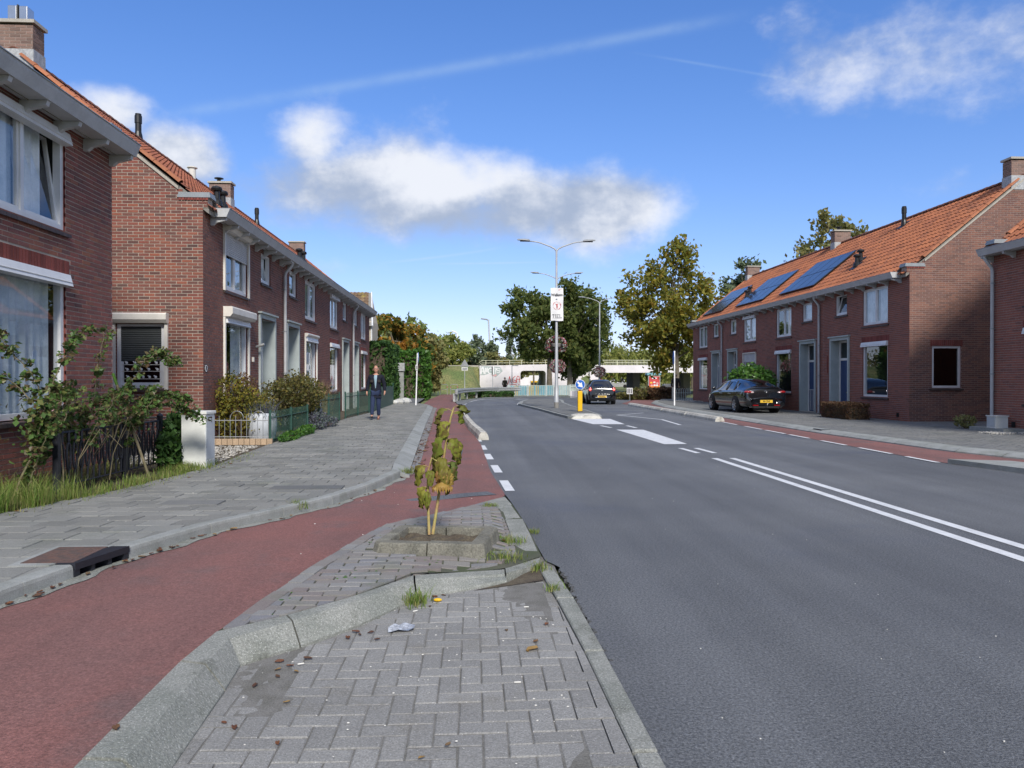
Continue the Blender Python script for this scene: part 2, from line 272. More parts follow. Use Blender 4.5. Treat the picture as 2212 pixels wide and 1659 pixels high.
# ------------------------------------------------------------------ mesh helpers
ORG = {}
def tag(o, label=None, cat=None, group=None, kind=None):
    if label: o['label'] = label
    if cat: o['category'] = cat
    if group: o['group'] = group
    if kind: o['kind'] = kind
    return o
def org(p): return ORG.get(p.name, Vector((0, 0, 0))) if p else Vector((0, 0, 0))
def thing(name, label, cat, loc=(0, 0, 0), group=None, kind=None):
    o = D.objects.new(name, None); COL.objects.link(o); o.location = loc; o.empty_display_size = .2
    ORG[o.name] = Vector(loc); return tag(o, label, cat, group, kind)
def box8(c, s, R=None):
    hx, hy, hz = s[0] / 2, s[1] / 2, s[2] / 2
    v = [Vector((a * hx, b * hy, d * hz)) for a in (-1, 1) for b in (-1, 1) for d in (-1, 1)]
    if R is not None: v = [R @ p for p in v]
    return [p + Vector(c) for p in v]
BF = [(0, 1, 3, 2), (4, 6, 7, 5), (0, 4, 5, 1), (2, 3, 7, 6), (0, 2, 6, 4), (1, 5, 7, 3)]
class MB:
    def __init__(s): s.v = []; s.f = []; s.mi = []; s.m = []; s.cur = 0
    def mat(s, name):
        if name not in s.m: s.m.append(name)
        s.cur = s.m.index(name); return s
    def add(s, vs, fs):
        o = len(s.v); s.v += [tuple(p) for p in vs]; s.f += [tuple(i + o for i in f) for f in fs]; s.mi += [s.cur] * len(fs); return s
    def box(s, x0, x1, y0, y1, z0, z1): return s.add(box8(((x0 + x1) / 2, (y0 + y1) / 2, (z0 + z1) / 2), (x1 - x0, y1 - y0, z1 - z0)), BF)
    def obox(s, c, size, rz=0, R=None): return s.add(box8(c, size, R if R is not None else Matrix.Rotation(rz, 3, 'Z')), BF)
    def prism(s, poly, z0, z1, bottom=False):
        """vertical prism over a 2-D polygon; z may be functions of (x, y)"""
        n = len(poly); a = z0 if callable(z0) else (lambda x, y: z0); b = z1 if callable(z1) else (lambda x, y: z1)
        vs = [(x, y, a(x, y)) for x, y in poly] + [(x, y, b(x, y)) for x, y in poly]
        fs = [(i, (i + 1) % n, n + (i + 1) % n, n + i) for i in range(n)]
        fs += [tuple(n + i for i in t) for t in (tessellate_polygon([[Vector((x, y, 0)) for x, y in poly]]) if n > 4 else [tuple(range(n))])]
        return s.add(vs, fs)
    def sheet(s, poly, z):
        zf = z if callable(z) else (lambda x, y: z)
        return s.add([(x, y, zf(x, y)) for x, y in poly], [tuple(t) for t in tessellate_polygon([[Vector((x, y, 0)) for x, y in poly]])])
    def extr(s, prof, fn, t0, t1):
        """profile of (a, b) points swept from t0 to t1; fn(a, b, t) gives the world point"""
        n = len(prof); vs = [fn(a, b, t) for t in (t0, t1) for a, b in prof]
        return s.add(vs, [(i, (i + 1) % n, n + (i + 1) % n, n + i) for i in range(n)] + [tuple(range(n)), tuple(range(n, 2 * n))])
    def tube(s, pts, r, n=8, cap=True):
        pts = [Vector(p) for p in pts]; rs = r if isinstance(r, (list, tuple)) else [r] * len(pts); rings = []; ref = None
        for i, p in enumerate(pts):
            t = (pts[min(i + 1, len(pts) - 1)] - pts[max(i - 1, 0)]); t = t.normalized() if t.length > 1e-9 else Vector((0, 0, 1))
            if ref is None: ref = t.orthogonal().normalized()
            ref = (ref - t * ref.dot(t)); ref = ref.normalized() if ref.length > 1e-6 else t.orthogonal().normalized()
            bt = t.cross(ref); rings.append([p + (ref * math.cos(2 * PI * k / n) + bt * math.sin(2 * PI * k / n)) * rs[i] for k in range(n)])
        vs = [q for rg in rings for q in rg]; m = len(pts)
        fs = [(i * n + k, i * n + (k + 1) % n, (i + 1) * n + (k + 1) % n, (i + 1) * n + k) for i in range(m - 1) for k in range(n)]
        if cap: fs += [tuple(range(n)), tuple(range((m - 1) * n, m * n))]
        return s.add(vs, fs)
    def lathe(s, prof, c=(0, 0, 0), n=20):
        vs = [(c[0] + r * math.cos(2 * PI * k / n), c[1] + r * math.sin(2 * PI * k / n), c[2] + z) for r, z in prof for k in range(n)]; m = len(prof)
        return s.add(vs, [(i * n + k, i * n + (k + 1) % n, (i + 1) * n + (k + 1) % n, (i + 1) * n + k) for i in range(m - 1) for k in range(n)] + [tuple(range(n)), tuple(range((m - 1) * n, m * n))])
    def grid(s, P):
        n, m = len(P), len(P[0])
        return s.add([q for row in P for q in row], [(i * m + j, i * m + j + 1, (i + 1) * m + j + 1, (i + 1) * m + j) for i in range(n - 1) for j in range(m - 1)])
    def ell(s, c, r, n=10, m=7, R=None):
        P = []
        for i in range(m + 1):
            a = -PI / 2 + PI * i / m; P.append([])
            for j in range(n + 1):
                b = 2 * PI * j / n; q = Vector((r[0] * math.cos(a) * math.cos(b), r[1] * math.cos(a) * math.sin(b), r[2] * math.sin(a)))
                P[-1].append((R @ q if R is not None else q) + Vector(c))
        return s.grid(P)
    def build(s, name, m=None, parent=None, smooth=False, **tags):
        if m is not None: s.m = [m]; s.mi = [0] * len(s.f)
        me = D.meshes.new(name); o0 = org(parent)
        me.from_pydata([(p[0] - o0.x, p[1] - o0.y, p[2] - o0.z) for p in s.v], [], s.f)
        for k in s.m: me.materials.append(MT[k])
        if len(s.m) > 1: me.polygons.foreach_set('material_index', s.mi)
        if smooth: me.polygons.foreach_set('use_smooth', [True] * len(s.f)); me.update()
        o = D.objects.new(name, me); COL.objects.link(o); o.parent = parent; ORG[o.name] = o0.copy()
        return tag(o, **tags)
def smooth_angle(o, deg=35):
    me = o.data; me.polygons.foreach_set('use_smooth', [True] * len(me.polygons))
    try: me.set_sharp_from_angle(angle=rad(deg))
    except Exception: pass
def subsurf(o, n=2):
    md = o.modifiers.new('subdivision', 'SUBSURF'); md.levels = md.render_levels = n; return o
def bevel(o, w=.01, n=1):
    md = o.modifiers.new('bevel', 'BEVEL'); md.width = w; md.segments = n; md.limit_method = 'ANGLE'; return o

CAMP = np.array((0., 0., 1.5))
def proto(name, vs, fs, matname):
    me = D.meshes.new(name); me.from_pydata(vs, [], fs); me.materials.append(MT[matname]); me.update(); return me
def pieces(parent, name, items, nobj=300, massname=None):
    """items: (mesh, loc, euler, scale). The nobj that show largest become objects, the rest one joined 'stuff' part"""
    o0 = org(parent)
    def size(it):
        l = np.array(it[1]); d = np.linalg.norm(l - CAMP) + .1; return -max(it[3][0], it[3][1], it[3][2]) ** .3 * min(1, .3 + abs(it[3][0])) / d
    items = sorted(items, key=size)
    for it in items[:nobj]:
        o = D.objects.new(name, it[0]); o.parent = parent; o.location = Vector(it[1]) - o0; o.rotation_euler = it[2]; o.scale = it[3]; COL.objects.link(o)
    rest = items[nobj:]
    if not rest: return
    V = []; F = []; MI = []; mats = []; off = 0; cache = {}
    for me, loc, eu, sc in rest:
        if me.name not in cache:
            a = np.array([v.co[:] for v in me.vertices]); cache[me.name] = (a, [tuple(p.vertices) for p in me.polygons], me.materials[0])
        a, f, mt = cache[me.name]
        if mt not in mats: mats.append(mt)
        from mathutils import Euler
        R = np.array(Euler(eu).to_matrix()); w = (a * np.array(sc)) @ R.T + (np.array(loc) - np.array(o0))
        V.append(w); F += [tuple(i + off for i in p) for p in f]; MI += [mats.index(mt)] * len(f); off += len(a)
    me = D.meshes.new(massname or name + 's'); me.from_pydata(np.concatenate(V).tolist(), [], F)
    for k in mats: me.materials.append(k)
    me.polygons.foreach_set('material_index', MI)
    o = D.objects.new(massname or name + 's', me); COL.objects.link(o); o.parent = parent; o['kind'] = 'stuff'; return o

# unit brick without a back: front face at y = +.5 (towards the street), bevelled look comes from the recessed joint
BV = [(-.5, -.5, -.5), (.5, -.5, -.5), (.5, -.5, .5), (-.5, -.5, .5), (-.5, .5, -.5), (.5, .5, -.5), (.5, .5, .5), (-.5, .5, .5)]
BFC = [(4, 7, 6, 5), (0, 4, 5, 1), (1, 5, 6, 2), (2, 6, 7, 3), (3, 7, 4, 0)]
BP = {k: proto('brick', BV, BFC, k) for k in ('brick_gable', 'brick_front', 'brick_red', 'brick_maroon', 'brick_orange', 'brick_chimney', 'soldier_brick', 'sill_tile')}
# ------------------------------------------------------------------ buildings
class Plane:
    """wall plane: u runs along the wall, n out of it"""
    def __init__(s, o, u, n): s.o = o; s.u = u; s.n = n; s.rz = math.atan2(-n[0], n[1])
    def p(s, u, n, z): return (s.o[0] + s.u[0] * u + s.n[0] * n, s.o[1] + s.u[1] * u + s.n[1] * n, z)
def pbox(mb, P, u0, u1, n0, n1, z0, z1):
    return mb.add([P.p(u, n, z) for u in (u0, u1) for n in (n0, n1) for z in (z0, z1)], BF)
def pquad(mb, P, a): return mb.add([P.p(*q) for q in a], [(0, 1, 2, 3)])
def lay_wall(mb, P, z0, prof, holes, skip, bmat, mmat, items, L=.21, H=.052, J=.013, back=-.0045):
    """running bond bricks on plane P between z0 and the profile; mb takes the recessed mortar"""
    k = 0; z = z0; mb.mat(mmat)
    while True:
        zm = z + H / 2; ab = prof(zm)
        if ab is None: break
        def cut(iv, hs):
            for (a, b, c, d) in hs:
                if c <= zm <= d:
                    out = []
                    for p, q in iv:
                        if b <= p or a >= q: out.append((p, q)); continue
                        if a > p: out.append((p, a))
                        if b < q: out.append((b, q))
                    iv = out
            return iv
        iv = cut([ab], holes)
        for p, q in iv: pquad(mb, P, [(p, back, z - J / 2), (q, back, z - J / 2), (q, back, z + H + J / 2), (p, back, z + H + J / 2)])
        for p, q in cut(iv, skip):
            s = math.floor(p / (L + J)) * (L + J) - (k % 2) * (L + J) / 2
            while s < q:
                a, b = max(s, p), min(s + L, q)
                if b - a > .03:
                    c = P.p((a + b) / 2, -.009 + U(-.0015, .0015), z + H / 2)
                    items.append((BP[bmat], c, (0, 0, P.rz), (b - a, .02, H)))
                s += L + J
        k += 1; z += H + J
def reveal(mb, P, hole, depth, m):
    u0, u1, z0, z1 = hole; mb.mat(m)
    for a, b in (((u0, z0), (u0, z1)), ((u1, z0), (u1, z1)), ((u0, z1), (u1, z1)), ((u0, z0), (u1, z0))):
        pquad(mb, P, [(a[0], 0, a[1]), (b[0], 0, b[1]), (b[0], -depth, b[1]), (a[0], -depth, a[1])])
def soldiers(P, u0, u1, z, items, h=.21, proud=0.002):
    n = max(1, round((u1 - u0) / .065)); w = (u1 - u0) / n
    for i in range(n): items.append((BP['soldier_brick'], P.p(u0 + (i + .5) * w, -.008 + proud + U(-.001, .001), z + h / 2), (0, 0, P.rz), (w - .011, .02, h)))
def window(P, u0, u1, z0, z1, par, mull=(), top=0, fw=.075, cur=(), glass='glass', strip=False, roller=None, shut=0, shutmat='shutter_grey', blind=False, tilt=None, lab=None, sashes=True, sill=True):
    f = MB().mat('white_frame'); n1, n0 = -.03, -.13
    pbox(f, P, u0, u0 + fw, n0, n1, z0, z1); pbox(f, P, u1 - fw, u1, n0, n1, z0, z1)
    pbox(f, P, u0 + fw, u1 - fw, n0, n1, z0, z0 + fw); pbox(f, P, u0 + fw, u1 - fw, n0, n1, z1 - fw, z1)
    cuts = [u0 + fw] + [u0 + (u1 - u0) * m for m in mull] + [u1 - fw]
    for c in cuts[1:-1]: pbox(f, P, c - .035, c + .035, n0, n1 - .004, z0 + fw, z1 - fw)
    zt = z1 - fw
    if top: zt = z1 - fw - top; pbox(f, P, u0 + fw, u1 - fw, n0, n1 - .006, zt - .05, zt)
    w = f.build('window', None, par); w.name = 'window'
    if lab: w['label'] = lab
    pm = MB()
    for i in range(len(cuts) - 1):
        a = cuts[i] + (.035 if i else 0); b = cuts[i + 1] - (.035 if i < len(cuts) - 2 else 0); s = .045
        tl = .16 if tilt == i else 0.
        if sashes:
            q = MB().mat('white_frame'); h = zt - z0 - fw
            def sb(a0, a1, c0, c1):
                q.add([P.p(uu, nn - .055 - tl * (zz - z0 - fw) / h, zz) for uu in (a0, a1) for nn in (-.045, 0) for zz in (c0, c1)], BF)
            sb(a, a + s, z0 + fw, zt); sb(b - s, b, z0 + fw, zt); sb(a + s, b - s, z0 + fw, z0 + fw + s); sb(a + s, b - s, zt - s, zt)
            q.build('sash', None, w); a += s; b -= s
        zb = z0 + fw + (s if sashes else 0); ze = zt - (s if sashes else 0)
        pquad(MB_ := MB(), P, [(a, -.075 - tl * .03, zb), (b, -.075 - tl * .03, zb), (b, -.075 - tl, ze), (a, -.075 - tl, ze)]); MB_.build('pane', glass, w)
    if top: pquad(MB_ := MB(), P, [(u0 + fw, -.07, zt), (u1 - fw, -.07, zt), (u1 - fw, -.07, z1 - fw), (u0 + fw, -.07, z1 - fw)]); MB_.build('pane', glass, w)
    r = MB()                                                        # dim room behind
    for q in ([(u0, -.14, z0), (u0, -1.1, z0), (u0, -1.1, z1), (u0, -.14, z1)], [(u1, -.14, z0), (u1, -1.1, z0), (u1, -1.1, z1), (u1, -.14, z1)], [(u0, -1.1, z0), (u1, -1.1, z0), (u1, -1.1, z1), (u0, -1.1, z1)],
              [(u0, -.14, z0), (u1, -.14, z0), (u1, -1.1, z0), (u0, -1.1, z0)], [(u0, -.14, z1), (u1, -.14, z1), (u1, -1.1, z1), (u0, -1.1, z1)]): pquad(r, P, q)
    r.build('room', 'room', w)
    for ca, cb in cur:
        a = u0 + (u1 - u0) * ca; b = u0 + (u1 - u0) * cb; k = max(8, int((b - a) / .03)); ph = U(0, 6)
        c = MB().grid([[P.p(a + (b - a) * i / k, -.17 + .02 * math.sin(i * 1.05 + ph) + .012 * math.sin(i * .37), zz) for zz in (z0 + .02, z1 - .02)] for i in range(k + 1)])
        c.build('curtain', 'curtain', w)
    if sill:
        k = max(2, round((u1 - u0 + .16) / .11)); sl = MB().mat('sill_tile')
        for i in range(k):
            a = u0 - .08 + i * (u1 - u0 + .16) / k; b = a + (u1 - u0 + .16) / k - .006
            sl.add([P.p(uu, nn, zz) for uu in (a, b) for nn, zz in ((-.12, z0 - .05), (-.12, z0 - .003), (.05, z0 - .085), (.05, z0 - .035))], BF)
        sl.build('sill', None, w)
    if strip:
        t = MB().mat('white_frame'); t.add([P.p(uu, nn, zz) for uu in (u0 - .02, u1 + .02) for nn, zz in ((-.03, z1 - .16), (-.03, z1 + .01), (.10, z1 - .15), (.06, z1 + .01))], BF)
        t.mat('cream_box'); pbox(t, P, u0 - .02, u1 + .02, .085, .097, z1 - .10, z1 - .095); t.build('awning_box', None, w)
    if roller:
        h, d = roller; t = MB().mat('cream_box')
        pr = [(-.02, z1 - .01), (-.02, z1 + h), (d - .02, z1 + h), (d, z1 + h - .03), (d, z1 + .06), (d - .06, z1 - .01)]
        t.extr(pr, lambda a, b, s: P.p(s, a, b), u0 - .09, u1 + .09); t.build('shutter_box', None, w)
        t = MB().mat('cream_box'); pbox(t, P, u0 - .08, u0 - .015, -.02, .05, z0 - .06, z1); pbox(t, P, u1 + .015, u1 + .08, -.02, .05, z0 - .06, z1); t.build('guide_rail', None, w)
    if shut:
        zb = z1 - (z1 - z0) * shut; k = int((z1 - zb) / .045); rows = []
        for i in range(k * 3 + 1): zz = z1 - i * .015; rows.append([P.p(uu, -.012 + (.012 if i % 3 else 0), zz) for uu in (u0, u1)])
        MB().grid(rows).build('shutter', shutmat, w)
    if blind: pquad(MB_ := MB(), P, [(u0 + .05, -.2, z0), (u1 - .05, -.2, z0), (u1 - .05, -.2, z1), (u0 + .05, -.2, z1)]); MB_.build('blind', 'blind', w)
    return w
def portal(P, u0, u1, z0, z1, par, door='door_blue', leaf=(.30, 1.), grill=False):
    """u0..u1 outer size; leaf: fraction of the recess taken by the door, the rest is a panel"""
    j = .11; dp = .36; f = MB().mat('portal')
    pbox(f, P, u0, u0 + j, -dp, .055, z0, z1); pbox(f, P, u1 - j, u1, -dp, .055, z0, z1); pbox(f, P, u0, u1, -dp, .05, z1 + .001, z1 + .12)
    pbox(f, P, u0 - .05, u1 + .05, -.01, .11, z1 + .121, z1 + .17); pbox(f, P, u0 + j, u1 - j, -dp - .02, -dp, z0, z1)
    f.mat('cement'); pbox(f, P, u0 + j, u1 - j, -dp, .10, z0 - .06, z0 + .03)
    o = f.build('portal', None, par)
    a = u0 + j; w = (u1 - u0 - 2 * j); la, lb = a + w * leaf[0], a + w * leaf[1]; zt = z0 + 2.16
    f = MB().mat('white_frame')
    for q in ((la, la + .07, z0 + .03, z1), (lb - .07, lb, z0 + .03, z1), (la + .07, lb - .07, zt, zt + .09), (la + .07, lb - .07, z1 - .08, z1)): pbox(f, P, q[0], q[1], -dp + .001, -dp + .06, q[2], q[3])
    fr = f.build('door_frame', None, o)
    d = MB().mat(door); pbox(d, P, la + .07, lb - .07, -dp + .001, -dp + .03, z0 + .03, zt)
    if door == 'door_blue' and not grill:
        for zz in (z0 + .25, z0 + .95): pbox(d, P, la + .17, lb - .17, -dp + .03, -dp + .036, zz, zz + .5)
    dr = d.build('door', None, par)
    h = MB().mat('chrome'); pbox(h, P, la + .10, la + .13, -dp + .03, -dp + .08, z0 + 1.0, z0 + 1.16); h.build('door_handle', None, dr)
    h = MB().mat('steel'); pbox(h, P, (la + lb) / 2 - .14, (la + lb) / 2 + .14, -dp + .036, -dp + .045, z0 + .86, z0 + .92); h.build('letter_slot', None, dr)
    if grill:
        h = MB().mat('white_frame'); k = 9
        for i in range(k): u = la + .09 + (lb - la - .18) * i / (k - 1); pbox(h, P, u - .008, u + .008, -dp + .04, -dp + .055, z0 + .08, z0 + .95)
        pbox(h, P, la + .08, lb - .08, -dp + .036, -dp + .056, z0 + .95, z0 + .97); h.build('door_grille', None, dr)
    pquad(m := MB(), P, [(la + .07, -dp + .02, zt + .09), (lb - .07, -dp + .02, zt + .09), (lb - .07, -dp + .02, z1 - .08), (la + .07, -dp + .02, z1 - .08)]); m.build('toplight', 'glass_dark', o)
    return o

# clay pan tile: x across, y up the slope, z out; exposed .335 x .22
def tile_proto(name, m):
    X = (-.118, -.085, -.05, -.01, .06, .118); Z = (.018, .042, .040, .012, .004, .014); vs = []
    for y, dz in ((-.19, .026), (.19, -.004)):
        for x, z in zip(X, Z): vs.append((x, y, z + dz))
    for x, z in zip(X, Z): vs.append((x, -.19, z + .026 - .02))
    fs = [(i, i + 1, i + 7, i + 6) for i in range(5)] + [(12 + i, 13 + i, i + 1, i) for i in range(5)]
    return proto(name, vs, fs, m)
TP = {k: tile_proto('roof_tile', k) for k in ('roof_tile', 'roof_tile_worn', 'brown_tile')}
def cap_proto(name, m, L, r):
    n = 6; vs = []
    for y, rr in ((-L / 2, r), (L / 2, r * .86)):
        vs += [(rr * math.cos(PI * k / n), y, rr * .8 * math.sin(PI * k / n)) for k in range(n + 1)]
    vs += [(r * .8 * math.cos(PI * k / n), -L / 2, r * .62 * math.sin(PI * k / n)) for k in range(n + 1)]
    fs = [(k, k + 1, n + 2 + k, n + 1 + k) for k in range(n)] + [(2 * n + 2 + k, 2 * n + 3 + k, k + 1, k) for k in range(n)]
    return proto(name, vs, fs, m)
VP = cap_proto('verge_tile', 'verge_tile', .38, .10); RP = cap_proto('ridge_tile', 'ridge_tile', .36, .13)
TAN = .804; COS = 1 / math.sqrt(1 + TAN * TAN); SIN = TAN * COS
def roof(P, W, ze, par, tiles, nobj, gn, gf, rdg=3.87, ze_n=.12):
    """ze: height of the tile surface above the facade line"""
    m = MB().mat('concrete_dark'); t = .13
    pr = [(ze_n, ze - TAN * ze_n - t), (ze_n, ze - TAN * ze_n - .03), (-rdg, ze + TAN * rdg - .03), (-2 * rdg - .33, ze - TAN * .33 - .03), (-2 * rdg - .33, ze - TAN * .33 - t), (-rdg, ze + TAN * rdg - t - .05)]
    m.extr(pr, lambda a, b, s: P.p(s, a, b), 0.02, W - .02); rf = m.build('roof', None, par)
    up = Vector((-P.n[0] * COS, -P.n[1] * COS, SIN)); nm = Vector((P.n[0] * SIN, P.n[1] * SIN, COS)); xa = up.cross(nm)
    eu = Matrix((xa, up, nm)).transposed().to_euler(); it = []; k = round(W / .222); cw = W / k; rows = 16; ex = (ze_n + rdg) / COS / rows
    for r in range(rows):
        for c in range(k):
            s = (r + .5) * ex; n = ze_n + .03 - s * COS
            it.append((TP[tiles], P.p((c + .5) * cw, n, ze - TAN * n + U(-.002, .004)), (eu[0] + U(-.006, .006), eu[1], eu[2] + U(-.008, .008)), (cw / .222, ex / .335, 1)))
    pieces(rf, 'roof_tile', it, nobj)
    it = []; k = round(W / .34); ang = math.atan2(P.u[1], P.u[0]) - PI / 2
    for c in range(k): it.append((RP, P.p((c + .5) * W / k, -rdg, ze + TAN * rdg + U(-.004, .004)), (0, 0, ang), (1, W / k / .34, 1)))
    pieces(rf, 'ridge_tile', it, 40)
    it = []
    for g, u in ((gn, .02), (gf, W - .02)):
        if not g: continue
        for r in range(14):
            s = .62 + (r + .5) * .345; n = -.0 - s * COS; 
            if n < -rdg + .05: continue
            it.append((VP, P.p(u, n, ze - TAN * n + .035), eu, (1, 1, 1)))
    if it: pieces(rf, 'verge_tile', it, 40)
    return rf
def chimney(P, u0, u1, n0, n1, z0, z1, par, nobj=0, flue=None, lab=None):
    m = MB().mat('mortar_mid'); its = []
    A = P.p(u0, n0, 0); B = P.p(u1, n1, 0); x0, x1 = sorted((A[0], B[0])); y0, y1 = sorted((A[1], B[1]))
    for Q, w in ((Plane((x0, y0), (1, 0), (0, -1)), x1 - x0), (Plane((x0, y1), (1, 0), (0, 1)), x1 - x0), (Plane((x0, y0), (0, 1), (-1, 0)), y1 - y0), (Plane((x1, y0), (0, 1), (1, 0)), y1 - y0)):
        lay_wall(m, Q, z0, lambda z, w=w: (0, w) if z < z1 else None, [], [], 'brick_chimney', 'mortar_mid', its)
    m.mat('room').box(x0 + .03, x1 - .03, y0 + .03, y1 - .03, z0, z1)
    c = m.build('chimney', None, par)
    if lab: c['label'] = lab
    pieces(c, 'brick', its, nobj, 'brickwork')
    t = MB().mat('cement'); t.box(x0 - .05, x1 + .05, y0 - .05, y1 + .05, z1 + .03, z1 + .10); t.build('chimney_cap', None, c)
    s = MB().mat('lead')
    for (a, b, cc, d) in ((x0 - .015, x1 + .015, y0 - .02, y0 - .012), (x0 - .015, x1 + .015, y1 + .012, y1 + .02), (x0 - .02, x0 - .012, y0 - .012, y1 + .012), (x1 + .012, x1 + .02, y0 - .012, y1 + .012)): s.box(a, b, cc, d, z0 + .25, z0 + .72)
    s.build('flashing', None, c)
    xm, ym = (x0 + x1) / 2, (y0 + y1) / 2
    if flue == 'box':
        s = MB().mat('steel'); s.box(xm - .16, xm + .02, ym - .13, ym + .13, z1 + .10, z1 + .44); s.mat('plastic_black').box(xm + .03, xm + .06, ym - .14, ym + .14, z1 + .10, z1 + .46); s.mat('steel').box(xm + .07, xm + .24, ym - .13, ym + .13, z1 + .10, z1 + .43)
        bevel(s.build('flue', None, c), .012, 2)
    elif flue: 
        s = MB().mat('plastic_black'); s.lathe([(.07, 0), (.07, .12), (.17, .15), (.17, .17), (.03, .2)], (xm - .1, ym, z1 + .10)); s.build('flue', None, c)
    return c
def roof_vent(P, u, s, ze, par, kind='mushroom', h=.45):
    n = -s * COS; z = ze - TAN * n; p = Vector(P.p(u, n, z)); m = MB().mat('plastic_black')
    up = Vector((-P.n[0] * COS, -P.n[1] * COS, SIN)); nm = Vector((P.n[0] * SIN, P.n[1] * SIN, COS)); R = Matrix((up.cross(nm), up, nm)).transposed()
    m.obox(p + nm * .05, (.42, .5, .03), R=R)
    if kind == 'mushroom':
        m.lathe([(.15, .0), (.14, .12), (.085, .2), (.075, h - .06), (.085, h - .05), (.13, h - .05), (.145, h), (.12, h + .05), (.03, h + .08)], p, 14)
    elif kind == 'stack': m.lathe([(.13, 0), (.11, .15), (.085, .25), (.085, h * .7), (.10, h * .7), (.10, h), (.085, h + .02), (.085, h + .06)], p, 12)
    else: m.mat('cream_box').lathe([(.12, 0), (.12, h), (.17, h + .02), (.17, h + .05), (.02, h + .08)], p, 14)
    return m.build('roof_vent', None, par, smooth=False)
def downpipe(P, u, z0, z1, par, r=.045):
    m = MB().mat('gutter_paint'); m.tube([P.p(u, .30, z1), P.p(u, .28, z1 - .1), P.p(u, .10, z1 - .32), P.p(u, .075, z1 - .42), P.p(u, .075, z0)], r, 10)
    m.mat('zinc')
    zz = z0 + .3
    while zz < z1 - .5: m.tube([P.p(u, .075, zz), P.p(u, .075, zz + .03)], r + .012, 10); pbox(m, P, u - .01, u + .01, 0, .06, zz, zz + .02); zz += 1.25
    o = m.build('downpipe', None, par); smooth_angle(o, 40); return o

